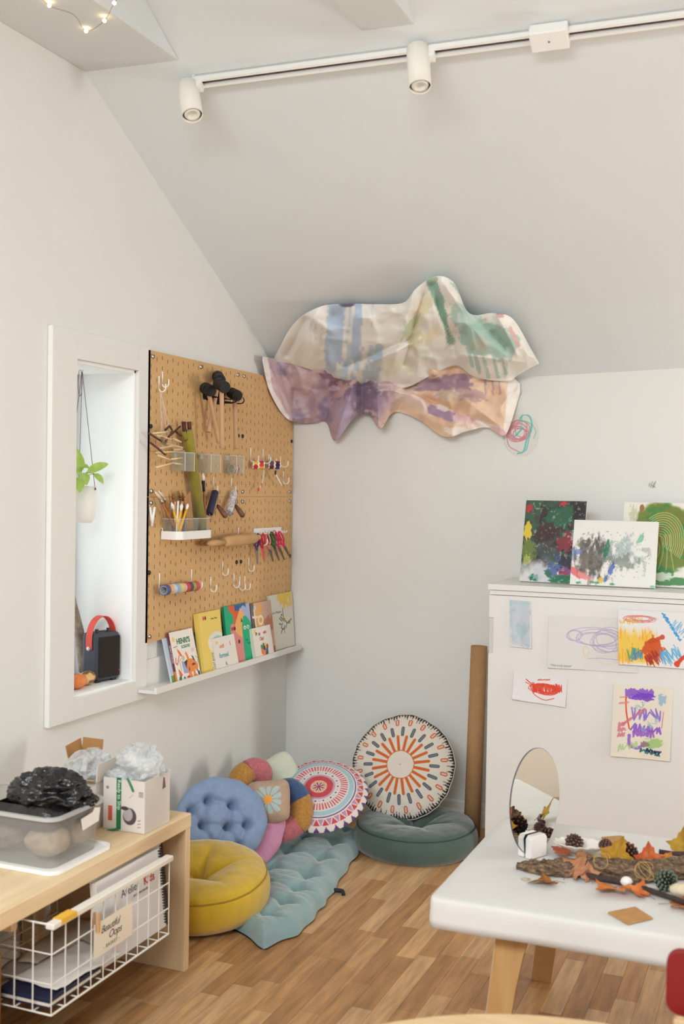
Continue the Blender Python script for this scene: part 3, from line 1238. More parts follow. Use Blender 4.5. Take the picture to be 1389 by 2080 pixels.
for k in range(3):
    y0 = ty0 + .003 + k * n3
    cb = thing('clear_cup', ['left clear plastic cup full of yellow tools in the white tray', 'middle clear plastic cup with cardboard pieces and the felt roll', 'right clear plastic cup holding one tall brush'][k], 'cup', ((xt0 + xt1) / 2, y0 + n3 / 2, tz0 + .004), 'clear cups in the white tray')
    a = rounded(xt0 + .012, y0 + .01, xt1 - .012, y0 + n3 - .01, .02)
    b = rounded(xt0 + .004, y0 + .001, xt1 - .004, y0 + n3 - .001, .024)
    zt = tz1 + .048
    mb = MB()
    rows = [[(x, y, tz0 + .0035) for x, y in a], [(x, y, zt) for x, y in b]]
    rows = np.array(rows)
    rows = np.concatenate([rows, rows[:, :1]], 1)
    mb.grid(rows)
    mb.prism([(x, y, tz0 + .0035) for x, y in a], (0, 0, .0015))
    obj('cup_wall', mb, M_ACR, cb)
    rm = MB().tube(np.array([(x, y, zt) for x, y in b]), .0013, 6, closed=True)
    obj('cup_rim', rm, M_ACR_E, cb)
    cup_bases.append(((xt0 + xt1) / 2, y0 + n3 / 2, tz0 + .006))


def zc(x, y, off):
    return W(290 + x * .1152, 980 + y * .1152, off)


M_YEL = mat('yellow_handle', (236, 182, 48), .45)
M_BRW = mat('brown_handle', (170, 112, 56), .5, var=.2, vscale=60)
M_CARD = mat('cardboard', (186, 140, 92), .9, var=.12, vscale=20, bump=.1, bscale=200)


def cup_tool(name, label, cat, segs, group):
    """segs: list of (crop point, offset, radius, material, part name)"""
    first = segs[0][0]
    base = np.array(segs[-1][1])
    t = thing(name, label, cat, tuple(base), group)
    for pts, _, rad, m, pn in segs:
        obj(pn, MB().tube(pts, rad, 8), m, t, smooth=True)
    return t


c1, c2, c3 = [np.array(c) for c in cup_bases]
lab_y = ['yellow handled tool with white tip leaning left in the left cup', 'yellow handled tool with white tip standing upright in the left cup', 'yellow handled tool with white tip leaning right in the left cup']
for k, (tip, nk, off, dy) in enumerate((((505, 350), (545, 500), .055, .01), ((690, 370), (672, 500), .07, .0), ((795, 370), (765, 480), .075, -.012))):
    a, b = zc(*tip, off), zc(*nk, off)
    e = c1 + np.array([(.01, -.005, .012)[k], dy, 0])
    t = thing('modelling_tool', lab_y[k], 'modelling tool', tuple(e), 'tools in the left cup')
    obj('handle', MB().tube([b, (b + e) / 2, e], [.0052, .005, .0045], 8), M_YEL, t, smooth=True)
    obj('tip', MB().tube([a, a + (b - a) * .35, b], [.0015, .0075, .005], 8), M_WHITE, t, smooth=True)
for k, (tip, off, m, lb) in enumerate((((570, 335), .06, M_HAND, 'pale wooden stick between the yellow tools in the left cup'), ((625, 325), .065, M_WHITE, 'white plastic knife between the yellow tools in the left cup'), ((700, 330), .055, M_HAND, 'pale wooden stick behind the upright yellow tool'))):
    a = zc(*tip, off)
    e = c1 + np.array([-.01 + .01 * k, .005 - .008 * k, 0])
    R = frame(a - e)
    L = np.linalg.norm(a - e)
    mb = MB().box((-.006, -.0016, 0), (.006, .0016, L), R, e)
    o = obj('craft_stick', mb, m, bevel=.0012)
    tag(o, lb, 'stick', 'tools in the left cup')
# brushes with brown handles
lb = ['clear bristle brush leaning far left with orange handle in the left cup', 'second brush leaning far left with steel ferrule in the left cup',
      'brown paint brush standing behind the yellow tools', 'brown bristle brush, tallest of those behind the yellow tools', 'brown brush next to the cardboard piece in the cups']
for k, (tip, nk, hx, off, cup, hm, fm, bm_) in enumerate((
        ((215, 165), (325, 300), (345, 370), .05, c1 + [.0, .02, 0], M_BRW, M_STEEL, mat('clear_bristle', (222, 206, 178), .6)),
        ((275, 150), (370, 270), (400, 340), .045, c1 + [-.02, .02, 0], M_BRW, M_STEEL, MATS['clear_bristle']),
        ((525, 190), (535, 300), (545, 330), .035, c1 + [-.02, .0, 0], M_BRW, M_BRW, mat('brown_bristle', (138, 92, 50), .8)),
        ((625, 150), (655, 270), (665, 300), .04, c2 + [-.02, -.02, 0], M_BRW, mat('copper_ferrule', (176, 118, 66), .4, metal=.8), MATS['brown_bristle']),
        ((700, 185), (720, 320), (728, 350), .04, c2 + [-.01, -.02, 0], M_BRW, MATS['copper_ferrule'], MATS['brown_bristle']))):
    a, b, c = zc(*tip, off), zc(*nk, off), zc(*hx, off)
    t = thing('paint_brush', lb[k], 'paint brush', tuple(cup), 'brushes in the pegboard cups')
    obj('bristles', MB().tube([a, a + (b - a) * .5, b], [.0028, .0065, .0055], 8), bm_, t, smooth=True)
    obj('ferrule', MB().tube([b, c], [.0056, .005], 8), fm, t, smooth=True)
    obj('handle', MB().tube([c, (c * .6 + cup * .4), cup], [.0046, .0055, .003], 8), hm, t, smooth=True)
for k, (poly, off, lb_) in enumerate(([((730, 285), (825, 160), (865, 660), (790, 660)), .072, 'pointed cardboard offcut standing in the middle cup'], [((835, 200), (880, 640), (905, 660), (850, 660)), .062, 'narrow cardboard strip behind the pointed offcut in the middle cup'])):
    pts = [zc(x, y, off) for x, y in poly[:2]] + [np.array([off, zc(*poly[2], off)[1], c2[2]]), np.array([off, zc(*poly[3], off)[1], c2[2]])]
    if k:
        pts = [zc(*poly[0], off), zc(*poly[1], off) * [1, 1, 1], np.array([off, zc(*poly[2], off)[1], c2[2]]), np.array([off, zc(*poly[3], off)[1], c2[2]])]
    o = obj('cardboard_piece', MB().prism(pts, (.003, 0, 0)), M_CARD)
    tag(o, lb_, 'cardboard', 'cardboard pieces in the cup')
# tall brush
a, b, c, e = W(412, 961, .06), W(413, 976, .06), W(414, 998, .06), W(418, 1072, .06)
t = thing('paint_brush', 'tall brush with white bristles and black ferrule standing in the right cup', 'paint brush', tuple(e), 'brushes in the pegboard cups')
obj('bristles', MB().tube([a, a + (b - a) * .5, b], [.002, .0068, .0066], 10), M_WHITE, t, smooth=True)
obj('ferrule', MB().tube([b, c], [.0068, .006], 10), M_DARK, t, smooth=True)
obj('handle', MB().tube([c, (c + e) / 2, e], [.0046, .0062, .004], 8), M_BRW, t, smooth=True)

# small white clip at the left edge
t = thing('bag_clip', 'white plastic bag clip at the left edge of the lower pegboard', 'clip', tuple(W(309, 1070, .03)))
obj('clip_bar', MB().tube([W(305, 1030, .027), W(307, 1052, .027), W(309, 1069, .027)], [.0045, .0045, .0045], 8), M_WHITE, t, smooth=True)
obj('clip_bar', MB().tube([W(314, 1030, .036), W(311, 1050, .034), W(308, 1069, .030)], [.0052, .0052, .0048], 8), M_WHITE, t, smooth=True)

# -------- brayers
M_NAVY = mat('inked_navy_rubber', (52, 50, 78), .5, vrgb=(40, 40, 66), vscale=60)
M_PAINTW = mat('paint_spattered_roller', (226, 222, 222), .5, vrgb=(150, 140, 150), vscale=90)
M_HBR = mat('walnut_handle', (120, 84, 62), .5, vrgb=(92, 62, 46), vscale=40)
for (a, b, h0, h1, m, lb_) in (((437, 1000), (425, 1043), (441, 1026), (460, 1051), M_NAVY, 'navy ink brayer with brown wooden handle'), ((475, 1001), (465, 1042), (478, 1026), (495, 1050), M_PAINTW, 'white paint spattered brayer with brown wooden handle')):
    p, q = W(*a, .045), W(*b, .062)
    t = thing('ink_brayer', lb_, 'brayer', tuple(q), 'ink brayers on the pegboard')
    R = frame(q - p)
    L = np.linalg.norm(q - p)
    r = .0155
    obj('roller', MB().lathe([(.001, 0), (r, 0), (r, L), (.001, L)], p, R, 24), m, t, smooth=False)
    g, hh = W(*h0, .05), W(*h1, .09)
    obj('handle', MB().tube([g, g + (hh - g) * .25, g + (hh - g) * .6, g + (hh - g) * .9, hh], [.006, .009, .0115, .012, .006], 12), m if False else M_HBR, t, smooth=True)
    w1 = unit(q - p)
    sd = unit(np.cross(w1, (1, 0, 0)))
    fr_ = [p - w1 * .004, p - w1 * .006 + (g - (p + q) / 2) * .55, g, q + w1 * .006 + (g - (p + q) / 2) * .55, q + w1 * .004]
    obj('wire_frame', MB().tube(bez(fr_, 5), .002, 6), M_STEEL, t, smooth=True)

# -------- rolling pins
M_PIN = mat('rolling_pin_wood', (208, 168, 118), .6, vrgb=(192, 150, 100), vscale=30, stretch=(1, .2, 1))


def pin(p0, p1, q0, q1, r, off0, off1, label, m):
    a, b, c, d = W(*p0, off0), W(*p1, off0), W(*q0, off1), W(*q1, off1)
    t = thing('rolling_pin', label, 'rolling pin', tuple((b + c) / 2 - [0, 0, r]), 'rolling pins on the pegboard')
    dd = unit(c - b)
    obj('barrel', MB().tube([b, b + dd * .004, b + dd * .03, (b + c) / 2, c - dd * .03, c - dd * .004, c], [.012, r * .8, r, r, r, r * .8, .012], 20), m, t, smooth=True)
    obj('handle', MB().tube([a, a + (b - a) * .12, a + (b - a) * .4, b], [.005, .0125, .0145, .0095], 14), m, t, smooth=True)
    obj('handle', MB().tube([d, d + (c - d) * .12, d + (c - d) * .4, c], [.005, .0115, .013, .0095], 14), m, t, smooth=True)


pin((421, 1104), (456, 1101), (518, 1093), (527, 1091), .025, .082, .07, 'pale rolling pin in front resting on white hooks', M_PIN)
pin((407, 1103), (436, 1102), (510, 1094), (522, 1092), .012, .040, .04, 'thin darker rolling pin tucked behind the front pin', mat('dark_pin_wood', (168, 120, 72), .6))

# -------- washi tapes
a, b = W(332, 1199, .062), W(398, 1190, .055)
WC = [(84, 92, 140), (230, 176, 110), (196, 214, 222), (160, 176, 210), (214, 210, 110), (226, 178, 172), (196, 74, 70), (110, 66, 92), (150, 168, 84), (206, 82, 84)]
WN = ['navy', 'apricot', 'pale aqua', 'lavender blue', 'lime yellow', 'blush pink', 'red', 'plum', 'olive', 'coral red']
d = (b - a) / len(WC)
R = frame(d)
L = np.linalg.norm(d)
for k, c in enumerate(WC):
    o_ = a + d * k
    ro = .0205 - .0006 * (k % 3)
    t = thing('washi_tape', '%s washi tape roll in the row on two hooks' % WN[k], 'tape roll', tuple(o_ - [0, 0, ro]), 'washi tape rolls on two hooks')
    obj('tape', MB().lathe([(.0165, .0004), (ro, .0004), (ro, L - .0004), (.0165, L - .0004)], o_, R, 28), mat('washi_%d' % k, c, .5), t)
    obj('core', MB().lathe([(.0165, .0004), (.0150, .0004), (.0150, L - .0004), (.0165, L - .0004)], o_, R, 28), mat('card_core', (196, 196, 198), .8), t)

# -------- scissors on a white rack
ry0, ry1 = W(514, 1076, BX)[1], W(569, 1074, BX)[1]
rz = W(540, 1078, BX)[2]
t = thing('scissors_rack', 'white toothed rack holding coloured scissors', 'rack', (BX + .01, (ry0 + ry1) / 2, rz))
obj('bar', MB().box((BX, ry0, rz - .008), (BX + .006, ry1, rz + .014)), M_WHITE, t, bevel=.002)
for k in range(11):
    y = ry0 + .008 + k * (ry1 - ry0 - .016) / 10
    obj('prong', MB().tube(bez([(BX + .004, y, rz - .002), (BX + .022, y, rz - .012), (BX + .035, y, rz - .010), (BX + .040, y, rz - .002)], 4), .0026, 6), M_WHITE, t, smooth=True)
M_BLADE = mat('scissor_blade', (112, 100, 92), .5, metal=.6)
SCC = [((92, 58, 112), (520, 1083), (523, 1147), 'purple'), ((200, 28, 52), (530, 1084), (536, 1139), 'red'), ((226, 134, 132), (538, 1084), (555, 1141), 'pink'),
       ((22, 104, 52), (547, 1082), (567, 1139), 'green'), ((214, 50, 104), (553, 1080), (578, 1138), 'magenta'), ((216, 36, 96), (563, 1082), (590, 1134), 'raspberry pink')]
for k, (c, tp, bt, nm) in enumerate(SCC):
    p, q = W(*tp, .05 + .006 * (k % 2)), W(*bt, .058 + .008 * (k % 2))
    d = unit(q - p)
    L = np.linalg.norm(q - p)
    pv = p + d * L * .55
    t = thing('scissors', '%s handled scissors hanging tip down from the white rack' % nm, 'scissors', tuple(q), 'scissors on the rack')
    nrm = unit(np.array([.8, -.6, 0]))
    s = unit(np.cross(d, nrm))
    m = mat('scissor_handle_%d' % k, c, .4)
    for sg in (-1, 1):
        ctr = p + d * L * .2 + s * sg * .010
        a = np.linspace(0, 2 * PI, 15)[:-1]
        loop = np.array([ctr + s * sg * .007 * math.cos(x) + d * L * .19 * math.sin(x) for x in a])
        obj('handle_loop', MB().tube(loop, .0036, 7, closed=True), m, t, smooth=True)
        obj('shank', MB().tube([ctr + d * L * .17 - s * sg * .002, pv - s * sg * .001], [.0042, .0045], 7), m, t, smooth=True)
        w = .0058
        poly = [pv - d * .004 + s * sg * .0005, pv - d * .004 + s * sg * (w + .002), q - d * .004 + s * sg * .004, q + s * sg * .001]
        obj('blade', MB().prism([v + nrm * .001 * sg for v in poly], nrm * .0014), M_BLADE if k not in (1,) else m, t)
    obj('pivot', MB().cyl(pv - nrm * .002, pv + nrm * .004, .004, .003, 10), m, t)
# ------------------------------------------------------------------ picture ledges with books
LZ = .766
ly0, lym, ly1 = W(318, 1411, .1)[1], W(505, 1360, .1)[1], W(612, 1328, .1)[1]
for a, b, lab in ((ly0, lym - .001, 'long white picture ledge carrying the left picture books'), (lym, ly1, 'short white picture ledge beside the corner carrying the right picture books')):
    t = thing('picture_ledge', lab, 'shelf', (.05, (a + b) / 2, LZ), 'white picture ledges under the pegboards')
    obj('back_plate', MB().box((0, a, LZ), (.012, b, LZ + .115)), M_TRIM, t, bevel=.0015)
    obj('base_board', MB().box((.012, a, LZ), (.088, b, LZ + .012)), M_TRIM, t, bevel=.001)
    obj('front_lip', MB().box((.088, a, LZ), (.1, b, LZ + .024)), M_TRIM, t, bevel=.0015)

M_PRINT = vmat('printed_cover', .42, spec=.4)
M_PAGE = mat('book_pages', (226, 218, 202), .9, var=.06, vscale=300)
INK = mat('black_print', (52, 48, 46), .7)


def book(label, bl, br, tl, xb, xt, th, art_fn, spine, res=.0016, name='picture_book'):
    zb = LZ + .0152
    A, B = W(*bl, xb), W(*br, xb)
    y0, y1 = A[1], B[1]
    zt = W(*tl, xt)[2]
    yd = unit((xt - xb, 0, zt - zb))
    h = math.hypot(zt - zb, xt - xb)
    w = y1 - y0
    nd = np.cross((0, 1., 0), yd)
    o = np.array([xb, y0, zb])
    t = thing(name, label, 'book', tuple(o), 'picture books on the ledges')
    R = np.stack([(0, 1., 0), yd, nd], 1)
    obj('page_block', MB().box((.003, .003, -th + .0015), (w - .003, h - .003, -.0015), R, o), M_PAGE, t)
    cv = MB().box((0, 0, -.0015), (w, h, -.0003), R, o).box((0, 0, -th), (w, h, -th + .0015), R, o)
    cv.box((-.001, 0, -th), (.0015, h, -.0003), R, o)
    obj('cover_board', cv, mat('spine_%d_%d_%d' % spine, spine, .45), t)
    art = Art(w, h, res)
    art_fn(art, w, h)
    sheet('cover_print', art, o + nd * .0001, (0, 1, 0), yd, M_PRINT, t)
    return t, o, yd, nd, w, h


def on(b, u, v, lift=.0004):
    """point on a cover: fractions of width and height"""
    t, o, yd, nd, w, h = b
    return o + np.array([0, 1., 0]) * u * w + yd * v * h + nd * lift


def txt(b, name, body, u, v, size, rgb, **k):
    return lettering(name, body, size * b[5], on(b, u, v), (0, 1, 0), b[2], mat('ink_%d_%d_%d' % rgb, rgb, .6), b[0], **k)


def art_blank(bg):
    def f(a, w, h):
        a.C[:] = bg
    return f


# two slim books at the left end
book('slim pale blue picture book with green foot at the left end', (350, 1407), (398, 1392), (327, 1298), .070, .026, .008,
     lambda a, w, h: (a.C.__setitem__(slice(None), (196, 206, 220)), a.mix((a.Y < h * .16).astype(float), (120, 160, 70))), (200, 208, 222))


def art_henri(a, w, h):
    a.C[:] = (236, 230, 222)
    P = lambda pts: [(x * w, y * h) for x, y in pts]
    a.ell(.13 * w, .85 * h, .06 * w, .05 * h, (240, 208, 110))
    a.line(P([(.08, .69), (.24, .70)]), .012 * h, (70, 66, 66))
    a.poly(P([(.2, .67), (.31, .58), (.37, .5), (.36, .47), (.28, .5), (.22, .58)]), (228, 110, 50))
    a.line(P([(.1, .47), (.06, .38), (.12, .34), (.24, .5)]), .03 * w, (216, 96, 60))
    a.poly(P([(.12, .26), (.2, .2), (.26, .12), (.2, .08), (.12, .12)]), (224, 112, 62))
    a.line(P([(.3, .44), (.22, .4), (.24, .2)]), .012 * w, (120, 96, 92))
    a.line(P([(.92, .42), (.98, .38), (.96, .24)]), .012 * w, (120, 96, 92))
    a.poly(P([(.3, .4), (.42, .36), (.56, .18), (.5, .12), (.32, .14)]), (160, 164, 202))
    a.ell(.4 * w, .44 * h, .06 * w, .05 * h, (214, 190, 160))
    a.poly(P([(.4, .36), (.55, .4), (.56, .28), (.47, .22)]), (44, 58, 58))
    a.poly(P([(.5, .52), (.55, .56), (.6, .5), (.64, .4), (.8, .38), (.92, .3), (.96, .2), (.9, .13), (.8, .16), (.8, .08), (.9, .01), (.7, .02), (.7, .14), (.64, .12), (.66, .02), (.5, .0), (.52, .12), (.48, .26), (.56, .38), (.54, .46)]), (232, 138, 62))
    a.ell(.78 * w, .27 * h, .08 * w, .022 * h, (104, 50, 84))
    a.poly(P([(.74, .46), (.82, .43), (.88, .32), (.8, .36)]), (64, 56, 62))
    a.poly(P([(.56, .14), (.6, .18), (.58, .26), (.54, .2)]), (120, 62, 110))
    a.poly(P([(.84, .14), (.93, .15), (.9, .1)]), (130, 70, 110))
    a.poly(P([(.06, .0), (.1, .09), (.18, .12), (.2, .06), (.16, .0)]), (44, 116, 74))
    a.poly(P([(.26, .04), (.32, .09), (.36, .03)]), (60, 104, 80))
    a.poly(P([(.4, .06), (.5, .08), (.56, .03), (.48, .01)]), (204, 70, 56))
    a.ell(.94 * w, .07 * h, .04 * w, .05 * h, (48, 50, 104))
    a.blot(.84 * w, .56 * h, .09 * w, .045 * h, (228, 190, 184), .8, seed=3)


b = book('white picture book with green hand lettered title and orange figure', (361, 1404), (408, 1387), (336, 1287), .081, .036, .009, art_henri, (112, 44, 74))
txt(b, 'title_lettering', "HENRI'S", .24, .74, .15, (64, 126, 84), bold=.0011, spacing=1.0)
txt(b, 'title_lettering', 'SCISSORS', .40, .64, .082, (72, 128, 92), bold=.0004)
t_, o_, yd_, nd_, w_, h_ = b
lettering('spine_lettering', "HENRI'S SCISSORS", .009, o_ + yd_ * h_ * .75 - nd_ * .0075 + np.array([0, -.0012, 0]), -yd_, nd_, mat('spine_cream', (236, 226, 214), .6), t_)
obj('spine_foot', MB().box((-.0013, 0, -.0092), (-.0009, h_ * .22, -.0003), np.stack([(0, 1., 0), yd_, nd_], 1), o_), mat('orange_spine', (228, 130, 62), .5), t_)


def art_yellow(a, w, h):
    a.C[:] = (236, 208, 108)
    a.mix((a.X < .1 * w).astype(float), (228, 198, 98))
    for cx, c in ((.28, (206, 74, 62)), (.36, (78, 46, 50))):
        a.ell(cx * w, .9 * h, .034 * w, .034 * h, c)
    a.ell(.74 * w, .46 * h, .36 * w, .18 * h, (226, 226, 220))
    a.ell(.78 * w, .44 * h, .25 * w, .13 * h, (176, 206, 190))
    a.ell(.83 * w, .44 * h, .10 * w, .055 * h, (40, 36, 34))


b = book('yellow picture book with a big round eye on its cover', (410, 1387), (458, 1371), (388, 1249), .067, .034, .012, art_yellow, (232, 204, 100))
txt(b, 'title_lettering', 'Seeing Things', .58, .86, .04, (92, 74, 40))


def art_faces(a, w, h):
    a.C[:] = (20, 172, 122)
    P = lambda pts: [(x * w, y * h) for x, y in pts]
    a.poly(bez(P([(.16, 1.), (.18, .92), (.28, .86), (.33, .78), (.3, .68), (.3, .6), (.62, .6), (.62, 1.)]), 6), (222, 92, 44))
    a.poly(P([(.4, 1.), (.4, .9), (.6, .88), (.86, .92), (.84, 1.)]), (34, 98, 160))
    a.poly(P([(.84, 1.), (.86, .9), (.95, .84), (1., .9), (1., 1.)]), (238, 140, 70))
    for cx, cy, r in ((.74, .86, .11), (.88, .84, .1), (.98, .9, .12), (.82, .74, .14), (.96, .72, .14)):
        a.ell(cx * w, cy * h, r * w, r * w, (168, 180, 216))
    a.poly(P([(.62, .94), (.36, .66), (.36, .3), (.8, .3), (.84, .74)]), (238, 176, 102))
    a.poly(P([(.62, .76), (.6, .68), (.68, .69)]), (70, 44, 40))
    a.poly(bez(P([(.18, .1), (.18, .6), (.24, .68), (.34, .66), (.38, .54), (.5, .46), (.6, .4), (.66, .34), (.66, .24), (.6, .2), (.68, .16), (.74, .08), (.72, .0), (.18, .0)]), 6), (222, 140, 132))
    for cx, c in ((.24, (200, 54, 60)), (.33, (96, 32, 82))):
        a.ell(cx * w, .6 * h, .045 * w, .034 * h, c)
    a.ell(.46 * w, .36 * h, .04 * w, .036 * h, (62, 30, 44))
    a.poly(bez(P([(.62, .0), (.62, .3), (.63, .6), (.7, .76), (.8, .78), (.92, .7), (1., .56), (1., .0)]), 6), (14, 174, 124))
    for cx in (.73, .86):
        a.ell(cx * w, .575 * h, .05 * w, .034 * h, (240, 238, 230))
        a.ell(cx * w, .572 * h, .02 * w, .014 * h, (90, 40, 34))


b = book('green picture book with colourful paper cut faces', (466, 1365), (517, 1351), (440, 1236), .066, .033, .011, art_faces, (12, 140, 100))
txt(b, 'title_lettering', 'Eyes', .72, .34, .05, (12, 92, 72))
txt(b, 'title_lettering', 'Open', .78, .28, .05, (12, 92, 72))


def art_to(a, w, h):
    a.C[:] = (206, 164, 132)
    a.blot(.35 * w, .8 * h, .5 * w, .25 * h, (226, 172, 92), .9, seed=4)
    a.blot(.8 * w, .85 * h, .35 * w, .2 * h, (202, 168, 152), .9, seed=8)
    a.blot(.8 * w, .55 * h, .3 * w, .2 * h, (184, 106, 78), .8, seed=9)
    a.blot(.3 * w, .52 * h, .3 * w, .12 * h, (232, 180, 90), .9, seed=10)
    a.poly([(0, h), (.14 * w, h), (.17 * w, 0), (0, 0)], (70, 74, 78), .85)
    a.blot(.08 * w, .8 * h, .1 * w, .14 * h, (110, 120, 124), .8, seed=2)
    a.ell(.2 * w, .9 * h, .06 * w, .05 * h, (210, 206, 200), rough=.3)
    a.line([(.15 * w, .86 * h), (.17 * w, .58 * h), (.2 * w, .5 * h)], .06 * w, (238, 222, 196))
    a.line([(.06 * w, .74 * h), (.28 * w, .73 * h)], .05 * w, (238, 222, 196))
    t = np.linspace(0, 2 * PI, 20)
    a.line(np.stack([(.42 + .11 * np.cos(t)) * w, (.66 + .075 * np.sin(t)) * h], 1), .055 * w, (238, 222, 196))
    a.mix((a.Y < .12 * h).astype(float), (160, 78, 58), .7)


book('brown and orange photographic picture book lettered with a large "to"', (519, 1347), (560, 1337), (505, 1227), .064, .032, .009, art_to, (150, 84, 62))


def art_mist(a, w, h):
    a.C[:] = (224, 220, 208)
    r = np.random.default_rng(3)
    for x, y, rr in ((.42, .96, .08), (.56, .93, .09), (.72, .96, .1), (.88, .96, .08), (.5, .86, .06), (.68, .86, .08), (.62, .78, .06), (.9, .82, .07), (.78, .78, .05)):
        a.ell(x * w, y * h, rr * w, rr * w * 1.15, (234, 196, 82), .9, rough=.12, seed=int(x * 90))
    c = (74, 72, 60)
    for pts in ([(.55, .72), (.56, .6), (.6, .5)], [(.45, .58), (.55, .52), (.62, .5)], [(.4, .56), (.5, .5)], [(.62, .5), (.72, .44), (.84, .46)], [(.7, .44), (.66, .36)], [(.52, .46), (.46, .38), (.54, .34), (.62, .4)], [(.5, .34), (.44, .28)], [(.6, .36), (.58, .28)], [(.8, .46), (.9, .5)], [(.46, .44), (.38, .46)]):
        a.line([(x * w, y * h) for x, y in pts], .022 * w, c)
    a.ell(.58 * w, .52 * h, .06 * w, .035 * h, (176, 148, 66))
    a.ell(.79 * w, .45 * h, .06 * w, .028 * h, (150, 128, 60))
    a.ell(.5 * w, .61 * h, .026 * w, .02 * h, c)


b = book('tall cream picture book with yellow balloons and a small ink figure', (551, 1338), (599, 1324), (531, 1213), .050, .029, .008, art_mist, (206, 202, 190))
txt(b, 'title_lettering', 'Book of Mistakes', .06, .655, .062, (120, 118, 112))


def art_until(a, w, h):
    a.C[:] = (232, 226, 218)
    a.ell(.17 * w, .85 * h, .06 * w, .05 * h, (238, 208, 96))


b = book('small cream board book with blue clay lettering, standing in front', (441, 1376), (485, 1361), (430, 1298), .0855, .058, .016, art_until, (222, 216, 206), name='board_book')
for s_, u, v, sz, c in (('until', .26, .66, .17, (222, 150, 110)), ('I', .74, .68, .17, (206, 92, 72)), ('formed', .2, .36, .2, (104, 164, 176)), ('it.', .42, .1, .17, (150, 150, 120))):
    txt(b, 'cover_lettering', s_, u, v, sz, c, bold=.0008)
t_, o_, yd_, nd_, w_, h_ = b
lettering('spine_lettering', 'CLAY BOOK', .013, o_ + yd_ * h_ * .06 - nd_ * .003 + np.array([0, -.0012, 0]), yd_, -nd_, INK, t_)


def art_clay(a, w, h):
    a.C[:] = (232, 226, 216)
    a.ell(.14 * w, .9 * h, .07 * w, .06 * h, (238, 208, 90))
    for x, y, rx, ry, c, ro in ((.5, .34, .07, .12, (70, 130, 90), .2), (.58, .36, .05, .1, (220, 200, 80), -.3), (.4, .3, .06, .12, (80, 130, 70), .4), (.68, .3, .06, .1, (170, 70, 50), -.5), (.52, .27, .06, .1, (80, 50, 100), 0), (.4, .18, .07, .1, (226, 120, 50), .2), (.5, .12, .07, .1, (232, 132, 60), 0), (.64, .16, .07, .12, (70, 96, 130), -.2), (.6, .08, .05, .07, (60, 90, 90), 0)):
        a.ell(x * w, y * h, rx * w, ry * h, c, rot=ro)


b = book('small white board book about clay with a colourful clay lump, standing in front', (520, 1349), (557, 1338), (508, 1278), .0855, .06, .016, art_clay, (222, 216, 206), name='board_book')
for s_, u, v, sz, c in (('Pl', .16, .74, .15, (90, 66, 50)), ('ay', .31, .74, .15, (190, 60, 50)), ('with', .56, .75, .14, (206, 70, 60)), ('Clay!', .34, .56, .15, (196, 96, 60))):
    txt(b, 'cover_lettering', s_, u, v, sz, c, bold=.0006)

# ------------------------------------------------------------------ things in the window niche
SZ = WZ0 + .008
# hanging planter
pc = pw(163, 1020, 0, -.12)
pr, ph = .058, .135
zt = pw(163, 987, 0, -.12)[2]
t = thing('hanging_planter', 'white hanging pot with a pale leafed pothos in the window niche', 'plant', (pc[0], pc[1], zt - ph))
prof = [(.001, 0), (pr * .7, 0), (pr * .86, .008), (pr * .94, .025), (pr, .06), (pr, ph), (pr - .004, ph), (pr - .004, ph - .02), (.001, ph - .02)]
pot = obj('pot', MB().lathe(prof, (pc[0], pc[1], zt - ph), None, 32), mat('white_glazed_pot', (244, 242, 238), .4), t, smooth=True)
obj('soil', MB().lathe([(.001, ph - .019), (pr - .0045, ph - .019)], (pc[0], pc[1], zt - ph), None, 24), mat('potting_soil', (54, 44, 44), .95), pot)
hk = pw(167, 746, 0, -.12)
hk[2] = min(hk[2], WZ1 - .014)
M_CORD = mat('mauve_cord', (120, 84, 98), .8)
for k, a in enumerate((-1.9, .15, 2.3)):
    q = np.array([pc[0] + pr * math.cos(a), pc[1] + pr * math.sin(a), zt - .006])
    obj('cord', MB().tube(bez([hk, hk + (q - hk) * .4 + [0, 0, 0], q], 8), .0011, 6), M_CORD, t)
    obj('cord_knot', MB().ell(q + [.001, 0, -.004], (.004, .004, .005), None, 8, 6), M_CORD, t, smooth=True)
lp = np.array([hk + [0, -.012 + .012 * math.cos(x), -.045 + .05 * math.sin(x)] for x in np.linspace(0, 2 * PI, 15)[:-1]])
obj('cord_loop', MB().tube(lp, .0011, 6, closed=True), M_CORD, t)
obj('screw_hook', MB().tube(bez([hk + [0, 0, .013], hk + [0, .005, .004], hk + [0, 0, -.003], hk + [0, -.005, .003]], 5), .0014, 6), M_STEEL, t)
M_LEAF = mat('pale_pothos_leaf', (186, 212, 116), .45, vrgb=(216, 230, 160), vscale=40, spec=.4)
nt = M_LEAF.node_tree
tl_ = nt.nodes.new('ShaderNodeBsdfTranslucent')
tl_.inputs[0].default_value = lin((206, 232, 120))
mx_ = nt.nodes.new('ShaderNodeMixShader')
mx_.inputs[0].default_value = .45
nt.links.new(nt.nodes['Principled BSDF'].outputs[0], mx_.inputs[1])
nt.links.new(tl_.outputs[0], mx_.inputs[2])
nt.links.new(mx_.outputs[0], nt.nodes['Material Output'].inputs['Surface'])


